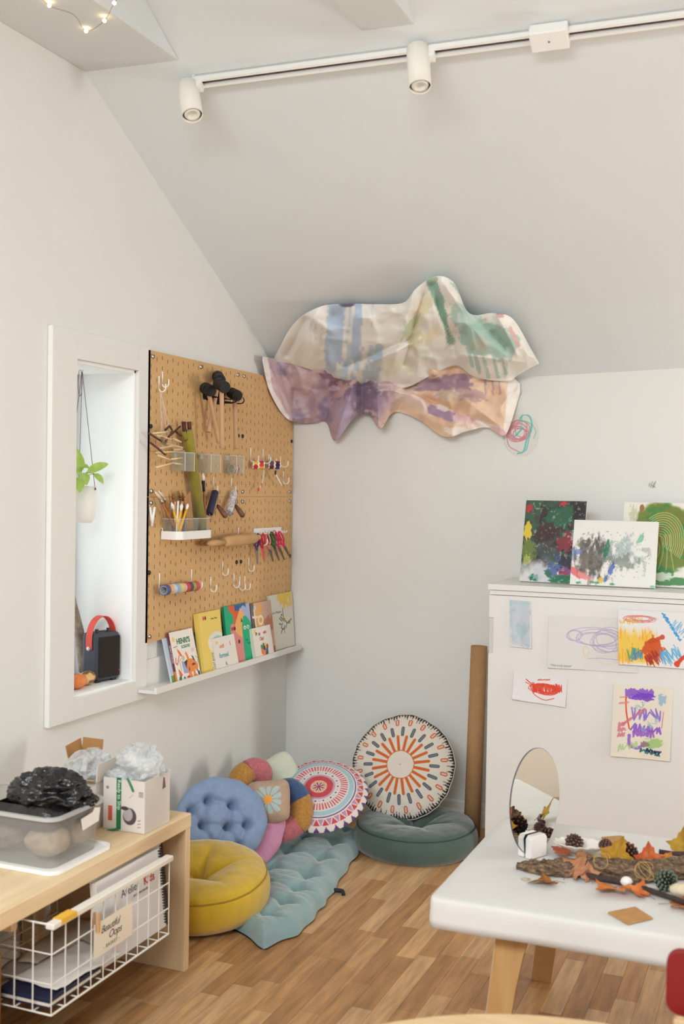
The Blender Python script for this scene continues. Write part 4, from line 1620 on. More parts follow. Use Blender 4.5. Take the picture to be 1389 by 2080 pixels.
def leaf_mesh(base, tip, width, droop, nrm, n=9, lobes=None, curl=.15):
    """pointed leaf blade from base to tip with a fold along the midrib"""
    base, tip = np.asarray(base, float), np.asarray(tip, float)
    d = tip - base
    L = np.linalg.norm(d)
    d = d / L
    nrm = unit(np.asarray(nrm) - (np.asarray(nrm) @ d) * d)
    s = np.cross(d, nrm)
    rows = []
    for i in range(n):
        u = i / (n - 1)
        wd = width * (math.sin(PI * min(1, u ** .75)) ** .8) * (1 if lobes is None else lobes(u)) + .0004
        c = base + d * L * u - nrm * droop * (u - .5) ** 2 * 4 * L
        rows.append([c + s * wd * k + nrm * wd * curl * abs(k) * 2 for k in (-1, -.5, 0, .5, 1)])
    mb = MB()
    P = np.array(rows)
    mb.grid(P)
    mb.grid(P[:, ::-1] - nrm * .0006)
    return mb


src = np.array([pc[0], pc[1], zt - .015])
for bpx, tpx, wd, off in (((166, 962), (158, 911), .016, -.1), ((178, 958), (223, 938), .017, -.06), ((192, 962), (212, 982), .013, -.07), ((172, 975), (146, 948), .015, -.13), ((170, 960), (176, 985), .017, -.07), ((160, 968), (162, 1000), .02, -.065),
                          ((168, 945), (182, 950), .008, -.1), ((158, 965), (140, 985), .015, -.06)):
    b_, e_ = pw(*bpx, 0, off), pw(*tpx, 0, off + .02)
    obj('stem', MB().tube(bez([src, (src + b_) / 2 + [0, 0, .02], b_], 5), .0013, 5), mat('plant_stem', (150, 176, 90), .6), t)
    obj('leaf', leaf_mesh(b_, e_, wd, .1, (.6, -.6, .5)), M_LEAF, t, smooth=True)

# portable speaker with a red strap
fl_, fr_ = pw(198, 1389, 2, SZ), pw(249, 1379, 2, SZ)
xd = unit(np.array([fr_[0] - fl_[0], fr_[1] - fl_[1], 0]))
w = np.linalg.norm((fr_ - fl_)[:2]) - .012
yd = np.array([-xd[1], xd[0], 0])            # away from the viewer
R = np.stack([xd, yd, (0, 0, 1)], 1)
h, dp = .178, .085
o = fl_ + [0, 0, .006]
t = thing('portable_speaker', 'dark portable speaker with a red carrying strap in the window niche', 'speaker', tuple(fl_))
obj('body', MB().box((0, 0, 0), (w, dp, h), R, o), mat('speaker_shell', (62, 66, 76), .5), t, bevel=.016, seg=4)
obj('grille', MB().box((.006, -.003, .012), (w - .006, .006, h - .014), R, o), mat('speaker_cloth', (46, 40, 36), .9, var=.3, vscale=600, bump=.5, bscale=900), t, bevel=.01, seg=4)
for x in (.028, w - .032):
    obj('knob', MB().cyl(o + R @ np.array([x, dp * .4, h]), o + R @ np.array([x, dp * .4, h + .012]), .0075, .007, 14), mat('speaker_knob', (44, 40, 58), .4), t)
obj('button_plate', MB().box((.05, dp * .3, h - .001), (w - .045, dp * .65, h + .002), R, o), M_DARK, t)
for x in (.014, w - .02):
    obj('foot', MB().box((x - .01, .012, -.006), (x + .01, .03, .002), R, o), M_DARK, t)
sp = []
for a in np.linspace(PI, 0, 17):
    sp.append((w / 2 + (w / 2 + .004) * math.cos(a), h - .03 + .09 * math.sin(a) ** .9 if math.sin(a) > 0 else h - .03))
sp = [(-.004, h - .062)] + sp + [(w + .004, h - .062)]
mb = MB()
rows = []
for x, z in sp:
    rows.append([o + R @ np.array([x, y, z]) for y in (dp * .32, dp * .68)])
outer = np.array(rows)
ctr = o + R @ np.array([w / 2, dp / 2, h - .03])
inner = outer + (ctr - outer) * .035
mb.grid(outer)
mb.grid(inner[:, ::-1])
mb.grid(np.stack([outer[:, 0], inner[:, 0]], 1)[:, ::-1])
mb.grid(np.stack([outer[:, 1], inner[:, 1]], 1))
obj('strap', mb, mat('red_strap', (226, 78, 62), .5), t, smooth=False)
q = o + R @ np.array([-.004, dp * .5, h - .058])
obj('strap_rivet', MB().lathe([(.0085, 0), (.0085, .003), (.005, .004), (.001, .004)], q, frame(-xd), 16), M_STEEL, t, smooth=True)
obj('badge', MB().box((w - .014, -.0042, .03), (w - .009, -.0028, .036), R, o), mat('red_badge', (190, 40, 44), .5), t)


def gourd(c, rx, ry, rz, rgb, v, label, ribs=0, seed=0):
    c = np.asarray(c, float)
    th, ph_ = np.linspace(.02, PI - .02, 18), np.arange(32) * 2 * PI / 32
    TH, PH = np.meshgrid(th, ph_, indexing='ij')
    k = 1 + (.05 * np.cos(ribs * PH) if ribs else 0) + .06 * fbm(np.cos(PH) * 2, np.sin(PH) * 2, TH * 2, seed)
    P = np.stack([rx * k * np.sin(TH) * np.cos(PH), ry * k * np.sin(TH) * np.sin(PH), -rz * k * np.cos(TH)], 2) + c + [0, 0, rz]
    N = fbm(P[..., 0] * 60, P[..., 1] * 60, P[..., 2] * 60, seed, 4)
    C = np.array(rgb, float) + (np.array(v, float) - np.array(rgb, float)) * smooth(.05, .4, N)[..., None]
    t = thing('gourd', label, 'gourd', tuple(c), 'gourds on the window sill')
    painted('skin', P, C, vmat('gourd_skin', .5), t, cu=True)
    obj('stalk', MB().tube([c + [0, ry * .75, rz * 1.3], c + [0, ry * 1.1, rz * 1.5]], [.006, .004], 8), mat('gourd_stalk', (150, 128, 90), .9), t, smooth=True)


gourd(pw(155, 1399, 2, SZ), .03, .045, .026, (232, 132, 74), (226, 150, 96), 'smooth orange gourd on the window sill', 8, 3)
gourd(pw(182, 1392, 2, SZ) + [-.012, 0, 0], .026, .042, .026, (228, 184, 126), (112, 88, 58), 'tan speckled gourd touching the speaker', 0, 5)
# bleached branch behind the speaker
a, b = pw(146, 1222, 0, -.2), pw(172, 1372, 0, -.19)
b[2] = SZ + .02
t = tag(obj('driftwood_branch', MB().tube(bez([a + (a - b) * .25, a, (a + b) / 2 + [.004, .004, 0], b], 6), np.linspace(.014, .022, 19), 14), mat('weathered_wood', (176, 160, 140), .9, vrgb=(130, 116, 104), vscale=40, bump=.4, bscale=150), smooth=True), 'grey weathered branch leaning behind the speaker', 'branch')
# ------------------------------------------------------------------ painted paper hanging in the corner of wall and slope
def surf(x, y, lift):
    """point on the back wall or the slope seen at a photo pixel, brought off it by lift metres along the view ray"""
    d = ray(x, y)
    n = np.array([-.033, .5515, 1])
    t1 = -CAM[1] / d[1]
    t2 = (2.032 - n @ CAM) / (n @ d)
    t = t1 if t2 < 0 else min(t1, t2)
    if d[0] < 0:
        t = min(t, (.012 - CAM[0]) / d[0])
    L = np.linalg.norm(d)
    return CAM + d * (t - lift / L)


def spline_cols(ctrl, nu):
    c = np.asarray(ctrl, float)
    return bez(c, max(2, nu // (len(c) - 1)))


def art_px(x0, y0, x1, y1):
    return Art(x1 - x0, y1 - y0, 1.6)


def paper(label, tops, bots, lift_fn, art_fn, nv, name='painted_paper', shift=0):
    x0, y0, x1, y1 = 520, 545, 1110, 910
    T_, B_ = spline_cols(tops, 220), spline_cols(bots, 220)
    nu = len(T_)
    V = np.linspace(0, 1, nv)
    PX = B_[None] * (1 - V[:, None, None]) + T_[None] * V[:, None, None]
    U = np.linspace(0, 1, nu)[None] * np.ones((nv, 1))
    VV = V[:, None] * np.ones((1, nu))
    lift = lift_fn(U, VV, PX[..., 0], PX[..., 1])
    P = np.zeros((nv, nu, 3))
    for i in range(nv):
        for j in range(nu):
            P[i, j] = surf(PX[i, j, 0], PX[i, j, 1], lift[i, j])
    a = art_px(x0, y0, x1, y1)
    art_fn(a, lambda p: [(x - x0, y1 - y) for x, y in p], lambda x, y: (x - x0, y1 - y))
    a.C = a.C * .76 + np.array([252, 250, 247.]) * .29
    h, w, _ = a.C.shape
    ix = np.clip(((PX[..., 0] - x0) / (x1 - x0) * (w - 1)).round().astype(int), 0, w - 1)
    iy = np.clip(((y1 - PX[..., 1]) / (y1 - y0) * (h - 1)).round().astype(int), 0, h - 1)
    o = painted(name, P, a.C[iy, ix], vmat('watercolour_paper', .55, bump=.15, bscale=220, spec=.35, trans=.1))
    s = o.modifiers.new('thickness', 'SOLIDIFY')
    s.thickness = .0008
    return tag(o, label, 'painted paper', 'crumpled painted paper above the pegboard')


def crease(x, y, ax, ay, bx, by, wd):
    """1 on a line between two photo points, fading over wd pixels"""
    d = np.array([bx - ax, by - ay], float)
    L = d @ d
    t = np.clip(((x - ax) * d[0] + (y - ay) * d[1]) / L, 0, 1)
    return np.exp(-np.hypot(x - ax - t * d[0], y - ay - t * d[1]) / wd * 1.15)


def lift_low(U, V, X, Y):
    L = .03 + .07 * np.sin(PI * np.clip(U * 1.0, 0, 1)) + .05 * np.sin(PI * (1 - V)) * np.sin(PI * U)
    L = L + .035 * fbm(X / 60, Y / 60, 0, 5, 3) - .075 * np.abs(fbm(X / 52, Y / 52, 0, 9, 2)) - .012 * np.abs(vnoise(X / 17, Y / 17, 0, 10))
    for c in ((680, 890, 715, 790, 16), (770, 868, 765, 790, 14), (880, 760, 1020, 870, 18), (545, 740, 600, 850, 14)):
        L = L + .045 * crease(X, Y, *c)
    for c in ((655, 855, 690, 790, 12), (735, 845, 735, 780, 14), (810, 835, 830, 780, 14), (845, 800, 990, 865, 12)):
        L = L - .045 * crease(X, Y, *c)
    L = L + .05 * (U < .12) * (1 - U / .12)
    return np.maximum(L, .012)


def art_low(a, Q, q):
    a.C[:] = (206, 184, 180)
    X, Y = a.X + 520, 910 - a.Y
    left = 1 - smooth(770, 850, X + (Y - 800) * .4)
    a.mix(left, (176, 148, 158))
    n1 = fbm(X / 40, Y / 40, 0, 2, 5)
    a.mix(left * smooth(-.1, .3, n1), (140, 104, 126), .8)
    a.mix(left * smooth(.0, .35, fbm(X / 55, Y / 30, 0, 7, 5)), (186, 138, 140), .7)
    a.mix(left * smooth(.1, .35, fbm(X / 30 + 7, Y / 50, 0, 12, 5)), (112, 92, 136), .75)
    a.blot(*q(585, 795), 50, 40, (196, 160, 158), .8, seed=4)
    a.blot(*q(735, 810), 46, 36, (84, 60, 92), .85, seed=6)
    a.blot(*q(690, 760), 40, 22, (92, 54, 84), .8, seed=16)
    a.blot(*q(700, 850), 22, 45, (146, 124, 158), .85, seed=8)
    a.blot(*q(782, 825), 30, 38, (122, 92, 128), .85, seed=9)
    a.blot(*q(830, 842), 30, 10, (58, 48, 104), .8, seed=13)
    a.line(Q([(536, 728), (545, 790), (580, 850)]), 16, (232, 224, 222), .95)
    for x in (548, 560, 575):
        a.line(Q([(x, 735), (x + 18, 790), (x + 34, 840)]), 3, (150, 106, 120), .5)
    a.ell(*q(785, 868), 9, 7, (232, 226, 220), rough=.3)
    right = 1 - left
    a.mix(right, (218, 176, 142))
    a.mix(right * smooth(.0, .4, fbm(X / 50, Y / 25, 0, 22, 5)), (228, 192, 164), .8)
    a.mix(right * smooth(.1, .4, fbm(X / 60, Y / 35, 0, 27, 5)), (206, 150, 104), .7)
    a.blot(*q(905, 780), 60, 22, (124, 88, 122), .85, rot=.1, seed=31)
    a.blot(*q(950, 800), 40, 14, (150, 110, 118), .7, rot=-.2, seed=33)
    a.blot(*q(915, 800), 26, 14, (196, 176, 150), .7, seed=34)
    a.line(Q([(812, 800), (880, 832), (1025, 882)]), 22, (226, 196, 186), .9)
    a.line(Q([(878, 832), (925, 850)]), 20, (128, 92, 138), .85)
    a.line(Q([(890, 826), (905, 832)]), 10, (232, 222, 222), .9)
    a.line(Q([(930, 850), (965, 862)]), 20, (214, 170, 172), .85)
    a.line(Q([(968, 864), (992, 872)]), 20, (232, 222, 214), .9)
    a.line(Q([(1000, 876), (1024, 884)]), 20, (206, 154, 152), .85)
    a.line(Q([(1045, 775), (1036, 870)]), 26, (230, 222, 214), .95)
    a.blot(*q(940, 876), 36, 10, (232, 226, 216), .9, seed=41)
    for x in (985, 1000, 1014):
        a.line(Q([(x, 770), (x + 1, 800)]), 4, (120, 90, 116), .6)


LOWT = [(534, 724), (552, 727), (580, 733), (620, 738), (650, 742), (675, 745), (700, 750), (735, 752), (765, 755), (790, 755), (830, 750), (880, 742), (930, 735), (975, 745), (1010, 755), (1040, 765), (1056, 780)]
LOWB = [(533, 734), (547, 793), (580, 848), (620, 861), (661, 857), (680, 895), (719, 850), (748, 842), (772, 871), (800, 838), (848, 852), (902, 888), (946, 877), (987, 868), (1018, 885), (1033, 872), (1057, 796)]
paper('crumpled sheet painted purple and orange hanging lower in the corner', LOWT, LOWB, lift_low, art_low, 70)


def lift_up(U, V, X, Y):
    L = .07 + .13 * np.sin(PI * U) ** .7 * np.sin(PI * np.clip(V * .85 + .1, 0, 1)) ** .8
    L = L + .03 * fbm(X / 70, Y / 70, 0, 15, 3) - .075 * np.abs(fbm(X / 62, Y / 62, 0, 19, 2)) - .012 * np.abs(vnoise(X / 20, Y / 20, 0, 20))
    for c in ((640, 640, 590, 735, 16), (695, 768, 850, 690, 14), (840, 590, 800, 740, 22), (905, 580, 985, 700, 20), (1010, 640, 1050, 720, 16), (930, 720, 1060, 735, 18)):
        L = L + .05 * crease(X, Y, *c)
    for c in ((620, 650, 585, 720, 10), (700, 745, 830, 690, 10), (878, 580, 925, 720, 13), (985, 660, 1030, 705, 14), (860, 600, 820, 740, 12)):
        L = L - .06 * crease(X, Y, *c)
    return np.maximum(L, .03)


def art_up(a, Q, q):
    a.C[:] = (226, 222, 215)
    X, Y = a.X + 520, 910 - a.Y
    for x0, x1, w_, c, y0, y1 in ((683, 672, 26, (150, 178, 212), 615, 745), (697, 690, 8, (152, 178, 214), 615, 735), (728, 722, 15, (150, 176, 216), 615, 725), (712, 704, 4, (176, 196, 220), 615, 700), (757, 754, 2, (168, 190, 214), 615, 665), (641, 640, 2, (176, 196, 214), 650, 690), (632, 629, 1.6, (190, 204, 216), 655, 700), (655, 651, 1.5, (180, 198, 216), 640, 690)):
        a.line(Q([(x0, y0), (x1, y1)]), w_, c, .9, .3, int(x0))
    a.ell(*q(705, 616), 16, 8, (58, 48, 92), rough=.3)
    for x, w_ in ((700, 14), (716, 5), (760, 22), (742, 8), (724, 4)):
        a.line(Q([(x + 12, 705), (x - 4, 780)]), w_, (156, 180, 206), .85, .4, x)
    a.blot(*q(665, 760), 45, 12, (170, 186, 200), .6, seed=3)
    a.blot(*q(800, 740), 40, 22, (214, 206, 180), .6, seed=5)
    for x, y, rx, ry, c, ro, sd in ((850, 640, 14, 46, (224, 204, 158), .5, 3), (868, 620, 10, 40, (214, 206, 168), .5, 4), (845, 690, 16, 30, (206, 194, 150), .7, 5), (832, 665, 9, 36, (158, 180, 140), .6, 6), (878, 680, 12, 26, (226, 206, 166), .6, 7), (858, 720, 22, 12, (198, 200, 178), .4, 8)):
        a.blot(*q(x, y), rx, ry, c, .8, -ro, sd, .5)
    a.line(Q([(876, 572), (890, 605), (902, 650), (915, 690)]), 15, (96, 150, 126), .9, .4, 4)
    a.line(Q([(872, 568), (884, 566)]), 10, (150, 178, 130), .8)
    a.blot(*q(945, 645), 36, 26, (146, 182, 172), .85, -.7, 21)
    a.blot(*q(985, 690), 62, 40, (126, 170, 156), .9, -.3, 22, .5)
    a.blot(*q(1025, 700), 34, 34, (140, 178, 164), .85, 0, 23)
    a.blot(*q(975, 700), 20, 18, (176, 166, 148), .6, 0, 25)
    for i, (x, y) in enumerate(((948, 700), (962, 712), (980, 720), (1000, 722), (1015, 715))):
        a.line(Q([(x, y), (x + 12, y + 44)]), 7, (136, 176, 164), .8, .5, i)
    for i in range(7):
        a.line(Q([(915 + i * 5, 575 + i * 6), (935 + i * 3, 585 + i * 6)]), 3, (120, 166, 156), .7)
    for i in range(9):
        a.line(Q([(870 + i * 5, 680 + i * 3), (895 + i * 5, 655 + i * 4)]), 2.4, (222, 216, 196), .7)
    a.blot(*q(1018, 637), 11, 9, (202, 130, 132), .9, 0, 41)
    a.line(Q([(1036, 668), (1052, 700)]), 12, (206, 146, 144), .85, .4, 5)
    a.blot(*q(1060, 735), 26, 14, (232, 222, 212), .9, 0, 45)


UPT = [(556, 728), (596, 658), (646, 624), (705, 617), (760, 618), (818, 615), (846, 585), (885, 561), (922, 574), (953, 636), (1003, 636), (1042, 648), (1078, 708), (1094, 736)]
UPB = [(560, 737), (588, 739), (629, 751), (692, 771), (786, 791), (832, 785), (879, 761), (925, 743), (958, 764), (985, 771), (1031, 775), (1052, 762), (1080, 746), (1095, 739)]
paper('crumpled white sheet with blue, green and teal watercolour strokes hanging above the corner', UPT, UPB, lift_up, art_up, 80)

# small drawing stuck on the back wall
o0 = pw(1024, 926, 1, -.002)
o1 = pw(1094, 842, 1, -.002)
w, h = o1[0] - o0[0], o1[2] - o0[2]
a = Art(w, h, .0013, (218, 216, 211))
a.scrib(.42 * w, .6 * h, .34 * w, .26 * h, 5, .0042, (210, 140, 150), .9, 4)
a.scrib(.40 * w, .52 * h, .30 * w, .2 * h, 4, .004, (206, 130, 140), .9, 9)
for pts, wd in (([(.45, .9), (.55, 1.0), (.72, .96), (.8, .8), (.78, .62), (.66, .4), (.58, .12), (.4, .06)], .010), ([(.44, .86), (.6, .84), (.78, .76), (.74, .6)], .006), ([(.3, .48), (.45, .6), (.55, .68)], .009), ([(.5, .95), (.5, .7), (.36, .48)], .005), ([(.8, .78), (.92, .6), (.86, .42)], .004), ([(.56, .12), (.66, .16), (.74, .5)], .006)):
    a.line(bez([(x * w, y * h) for x, y in pts], 6), wd * .8, (104, 190, 182), .85)
a.line(bez([(.06 * w, .5 * h), (.14 * w, .24 * h), (.44 * w, .1 * h)], 6), .004, (206, 136, 146))
t = np.linspace(0, 2 * PI, 40, endpoint=False)
k = sheet('wall_drawing', a, o0, (1, 0, 0), (0, 0, 1), vmat('crayon_paper', .8))
# cut the sheet to an egg outline
me = k.data
bm = bmesh.new()
bm.from_mesh(me)
dead = [v for v in bm.verts if math.hypot(v.co.x / (w * .52), (v.co.z - h * .52) / (h * .53)) > 1]
bmesh.ops.delete(bm, geom=dead, context='VERTS')
bm.to_mesh(me)
bm.free()
tag(k, 'small egg shaped cut-out with pink and turquoise crayon loops on the back wall', 'drawing')
pm = MB()
for x0, y0, x1, y1 in ((1318, 988, 1320, 981), (1321, 990, 1325, 978), (1325, 992, 1329, 980), (1328, 990, 1332, 977), (1322, 984, 1331, 990)):
    pm.tube([pw(x0, y0, 1, -.0012), pw(x1, y1, 1, -.0012)], .0008, 4)
pmo = obj('pencil_mark', pm, mat('pencil_grey', (120, 118, 116), .8), wall_back)
pmo['kind'] = 'stuff'

# ------------------------------------------------------------------ white cabinet
CZ, CYF = 1.165, -.45
cx0, cx1 = 1.136, 2.74
M_CAB = mat('white_lacquer', (229, 228, 226), .38, spec=.45, bump=.02, bscale=8)
t = thing('cabinet', 'tall white cabinet with a sliding door covered in taped drawings', 'cabinet', ((cx0 + cx1) / 2, CYF / 2, 0))
obj('top_board', MB().box((cx0 - .006, CYF - .004, CZ - .024), (cx1, -.02, CZ)), M_CAB, t, bevel=.0015)
obj('side_panel', MB().box((cx0, CYF + .02, .0), (cx0 + .018, -.02, CZ - .024)), M_CAB, t)
obj('side_panel', MB().box((cx1 - .018, CYF + .02, .0), (cx1, -.02, CZ - .024)), M_CAB, t)
obj('back_panel', MB().box((cx0 + .018, -.026, .05), (cx1 - .018, -.02, CZ - .024)), M_CAB, t)
obj('bottom_board', MB().box((cx0 + .018, CYF + .02, .05), (cx1 - .018, -.026, .068)), M_CAB, t)
obj('door_rail', MB().box((cx0 + .001, CYF + .004, CZ - .044), (cx1 - .001, CYF + .03, CZ - .026)), M_CAB, t, bevel=.001)
dw = (cx1 - cx0) / 2
for k in (0, 1):
    a0 = cx0 + .001 + k * (dw - .01)
    y_ = CYF + (.0 if k == 0 else .016)
    zz0, zz1 = .03, CZ - .046
    hx0, hx1, hz0, hz1 = a0, a0 + .02, pw(1000, 1327, 1, CYF)[2], pw(1000, 1254, 1, CYF)[2]
    if k == 1:
        hx0, hx1 = a0 + dw - .03, a0 + dw - .01
    mb = MB()
    mb.box((hx1 if k == 0 else a0, y_, zz0), (a0 + dw if k == 0 else hx0, y_ + .014, zz1))
    mb.box((hx0, y_, zz0), (hx1, y_ + .014, hz0)).box((hx0, y_, hz1), (hx1, y_ + .014, zz1))
    d = obj('sliding_door', mb, M_CAB, t)
    obj('finger_pull', MB().box((hx0, y_ + .009, hz0), (hx1, y_ + .013, hz1)), mat('pull_recess', (214, 213, 212), .5), d)

# canvases leaning on the cabinet top
M_CANVAS = vmat('acrylic_paint', .45, bump=.25, bscale=260, spec=.4)


def canvas(bl, br, tl, yb, yt, art_fn, label, th=.016, res=.0021):
    A, B = pw(*bl, 1, yb), pw(*br, 1, yb)
    xd = unit((B[0] - A[0], 0, 0))
    w = B[0] - A[0]
    zt = pw(*tl, 1, yt)[2]
    z0 = CZ + .0005
    yd = unit((0, yt - yb, zt - z0))
    h = math.hypot(yt - yb, zt - z0)
    o = np.array([A[0], yb, z0 + th * yd[1]])
    nd = np.cross(xd, yd)
    t = thing('canvas_painting', label, 'painting', tuple(o), 'canvases on the cabinet')
    R = np.stack([xd, yd, nd], 1)
    obj('canvas', MB().box((0, 0, -th), (w, h, -.0003), R, o), mat('primed_canvas', (226, 222, 214), .8), t, bevel=.0015)
    a = Art(w, h, res, (232, 229, 223))
    art_fn(a, w, h)
    sheet('paint_layer', a, o, xd, yd, M_CANVAS, t)


def art_c1(a, w, h):
    X, Y = a.X / w, a.Y / h
    a.C[:] = (58, 72, 60)
    n = lambda sx, sy, sd: fbm(X * sx, Y * sy, 0, sd, 5)
    a.mix(smooth(-.05, .2, n(7, 9, 1)), (40, 36, 36), .9)
    a.mix(smooth(.05, .3, n(9, 7, 2)), (52, 92, 66), .9)
    a.mix(smooth(.12, .4, n(12, 14, 3)), (84, 40, 42), .8)
    a.blot(.6 * w, .8 * h, .35 * w, .2 * h, (44, 96, 70), .85, .3, 5)
    a.blot(.4 * w, .6 * h, .22 * w, .16 * h, (66, 34, 36), .8, 0, 7)
    a.blot(.9 * w, .86 * h, .14 * w, .12 * h, (36, 28, 30), .95, 0, 8)
    a.blot(.06 * w, .9 * h, .06 * w, .06 * h, (186, 44, 52), .95, 0, 9)
    a.blot(.62 * w, .97 * h, .07 * w, .03 * h, (192, 48, 60), .95, 0, 10)
    a.blot(.07 * w, .62 * h, .075 * w, .14 * h, (226, 200, 50), .95, .1, 12, .5)
    a.blot(.12 * w, .38 * h, .16 * w, .16 * h, (112, 130, 50), .85, .4, 14)
    a.blot(.08 * w, .26 * h, .08 * w, .08 * h, (170, 178, 80), .85, 0, 15)
    a.blot(.74 * w, .5 * h, .2 * w, .12 * h, (150, 40, 56), .85, .5, 16, .9)
    a.blot(.86 * w, .58 * h, .12 * w, .08 * h, (206, 190, 196), .7, .5, 17, 1.)
    a.blot(.45 * w, .34 * h, .3 * w, .14 * h, (70, 76, 80), .7, 0, 18, 1.)
    m = smooth(.30, .08, Y + .14 * fbm(X * 5, Y * 5, 0, 21, 4))
    a.mix(m, (214, 212, 214))
    a.blot(.66 * w, .2 * h, .24 * w, .14 * h, (64, 84, 150), .8, .4, 23, 1.1)
    a.blot(.8 * w, .24 * h, .2 * w, .14 * h, (34, 34, 46), .85, 0, 24, 1.2, 5)
    a.blot(.72 * w, .12 * h, .1 * w, .07 * h, (176, 50, 90), .7, 0, 25, 1.1)
    a.blot(.7 * w, .04 * h, .26 * w, .06 * h, (12, 106, 66), .95, 0, 26, .35)
    a.blot(.24 * w, .05 * h, .1 * w, .05 * h, (14, 110, 70), .95, 0, 27, .35)
    a.blot(.46 * w, .1 * h, .06 * w, .05 * h, (30, 112, 76), .9, 0, 28)
    a.blot(.3 * w, .1 * h, .14 * w, .1 * h, (196, 202, 214), .6, 0, 29, 1.)
    a.mix(smooth(.32, .5, n(30, 30, 31)), (206, 206, 200), .5)


def art_c2(a, w, h):
    X, Y = a.X / w, a.Y / h
    a.C[:] = (231, 229, 224)
    d = np.hypot((X - .26) / .26, (Y - .4) / .36)
    br = fbm(X * 26, Y * 9, 0, 3, 5)
    a.mix(smooth(1., .35, d + .9 * br), (74, 70, 66), .9)
    a.mix(smooth(.9, .3, np.hypot((X - .2) / .18, (Y - .42) / .3) + 1.1 * fbm(X * 18, Y * 18, 0, 5, 5)), (120, 112, 102), .8)
    a.mix(smooth(1, .3, np.hypot((X - .62) / .3, (Y - .5) / .26) + 1.3 * fbm(X * 24, Y * 14, 0, 9, 5)), (160, 176, 176), .75)
    a.mix(smooth(.9, .4, np.hypot((X - .6) / .24, (Y - .38) / .12) + 1.3 * fbm(X * 30, Y * 16, 0, 11, 5)), (122, 128, 118), .7)
    a.line([(.42 * w, .7 * h), (.44 * w, .58 * h), (.42 * w, .45 * h)], .03 * w, (56, 128, 98), .8, 1., 2)
    a.blot(.4 * w, .52 * h, .035 * w, .1 * h, (36, 110, 84), .9, 0, 13)
    a.line(bez([(.44 * w, .66 * h), (.56 * w, .68 * h), (.66 * w, .56 * h)], 6), .010 * w, (120, 190, 160), .7, .6)
    a.blot(.8 * w, .74 * h, .04 * w, .11 * h, (120, 190, 160), .85, -.45, 15)
    a.blot(.48 * w, .26 * h, .035 * w, .12 * h, (72, 100, 176), .85, -.3, 17)
    a.blot(.42 * w, .1 * h, .03 * w, .06 * h, (66, 104, 180), .8, -.4, 18)
    a.blot(.06 * w, .5 * h, .08 * w, .07 * h, (110, 128, 186), .75, .3, 19, .9)
    a.blot(.08 * w, .18 * h, .16 * w, .06 * h, (222, 96, 100), .85, -.5, 21, .7)
    a.blot(.18 * w, .12 * h, .12 * w, .05 * h, (226, 150, 150), .7, -.5, 22, .7)
    a.blot(.37 * w, .09 * h, .035 * w, .06 * h, (222, 186, 70), .9, 0, 23)
    for x, y in ((.26, .05), (.32, .04), (.1, .03), (.5, .03)):
        a.blot(x * w, y * h, .035 * w, .022 * h, (70, 150, 112), .85, 0, int(x * 99))
    t = np.linspace(.3, 2.9, 12)
    a.line(np.stack([(.14 + .05 * np.cos(t)) * w, (.62 + .06 * np.sin(t)) * h], 1), .02 * w, (120, 104, 90), .8)
    r = np.random.default_rng(4)
    for i in range(46):
        x, y = .1 + .85 * r.random(), .1 + .75 * r.random()
        a.ell(x * w, y * h, .004 * w + .004 * w * r.random(), .008 * h, (120, 124, 150), .7)
    for x, y in ((.12, .78), (.18, .8), (.24, .78), (.3, .8), (.3, .74), (.36, .76), (.27, .72)):
        a.ell(x * w, y * h, .006 * w, .018 * h, (110, 124, 176), .8, -.3)
    a.ell(.97 * w, .02 * h, .03 * w, .02 * h, (120, 190, 160), .8)


def art_c3(a, w, h):
    X, Y = a.X / w, a.Y / h
    a.C[:] = (230, 228, 218)
    d = np.hypot((X - .42) / .34, (Y - .56) / .46)
    a.mix(smooth(1.04, .9, d + .16 * fbm(X * 9, Y * 9, 0, 3, 4)), (112, 130, 52))
    a.mix(smooth(.8, .2, d + .6 * fbm(X * 5, Y * 7, 0, 5, 4)), (122, 112, 40), .8)
    a.mix(smooth(1.02, .85, d) * smooth(.1, .4, fbm(X * 11, Y * 11, 0, 6, 4)), (62, 128, 66), .8)
    a.blot(.3 * w, .16 * h, .3 * w, .12 * h, (58, 128, 66), .95, 0, 7, .3)
    a.blot(.55 * w, .06 * h, .22 * w, .06 * h, (62, 130, 70), .9, 0, 8, .4)
    a.blot(.44 * w, .12 * h, .12 * w, .06 * h, (222, 224, 214), .85, 0, 9, .5)
    for k in range(11):
        t = np.linspace(-.6 + .04 * k, 1.9, 16)
        rr = .9 - .07 * k
        a.line(np.stack([(.38 + .3 * rr * np.sin(t + .2)) * w, (.52 + .4 * rr * np.cos(t * 1.1)) * h], 1), .008 * w, (186, 204, 132), .9)
    for k in range(5):
        a.line(bez([((.3 + .05 * k) * w, .62 * h), ((.36 + .04 * k) * w, .42 * h), ((.24 + .08 * k) * w, .2 * h)], 6), .007 * w, (176, 200, 140), .9)
    a.blot(.1 * w, .86 * h, .05 * w, .1 * h, (190, 184, 150), .6, 0, 11, 1.)
    a.ell(.19 * w, .93 * h, .025 * w, .045 * h, (150, 110, 60))
    for k in range(7):
        a.line([(.74 * w, (.3 + .06 * k) * h), ((.84 + .03 * (k % 3)) * w, (.28 + .07 * k) * h)], .007 * w, (160, 164, 96), .7, .6)
    a.blot(.9 * w, .3 * h, .1 * w, .14 * h, (196, 206, 170), .8, 0, 15, 1.)


canvas((1257, 1188), (1455, 1198), (1267, 1022), -.25, -.14, art_c3, 'canvas at the right with a big green swirl, partly hidden')
canvas((1055, 1175), (1180, 1182), (1063, 1018), -.29, -.19, art_c1, 'dark canvas in black, green and yellow paint leaning at the left')
canvas((1157, 1182), (1330, 1189), (1166, 1058), -.335, -.255, art_c2, 'wide white canvas with grey and teal dabs leaning in front of the others')

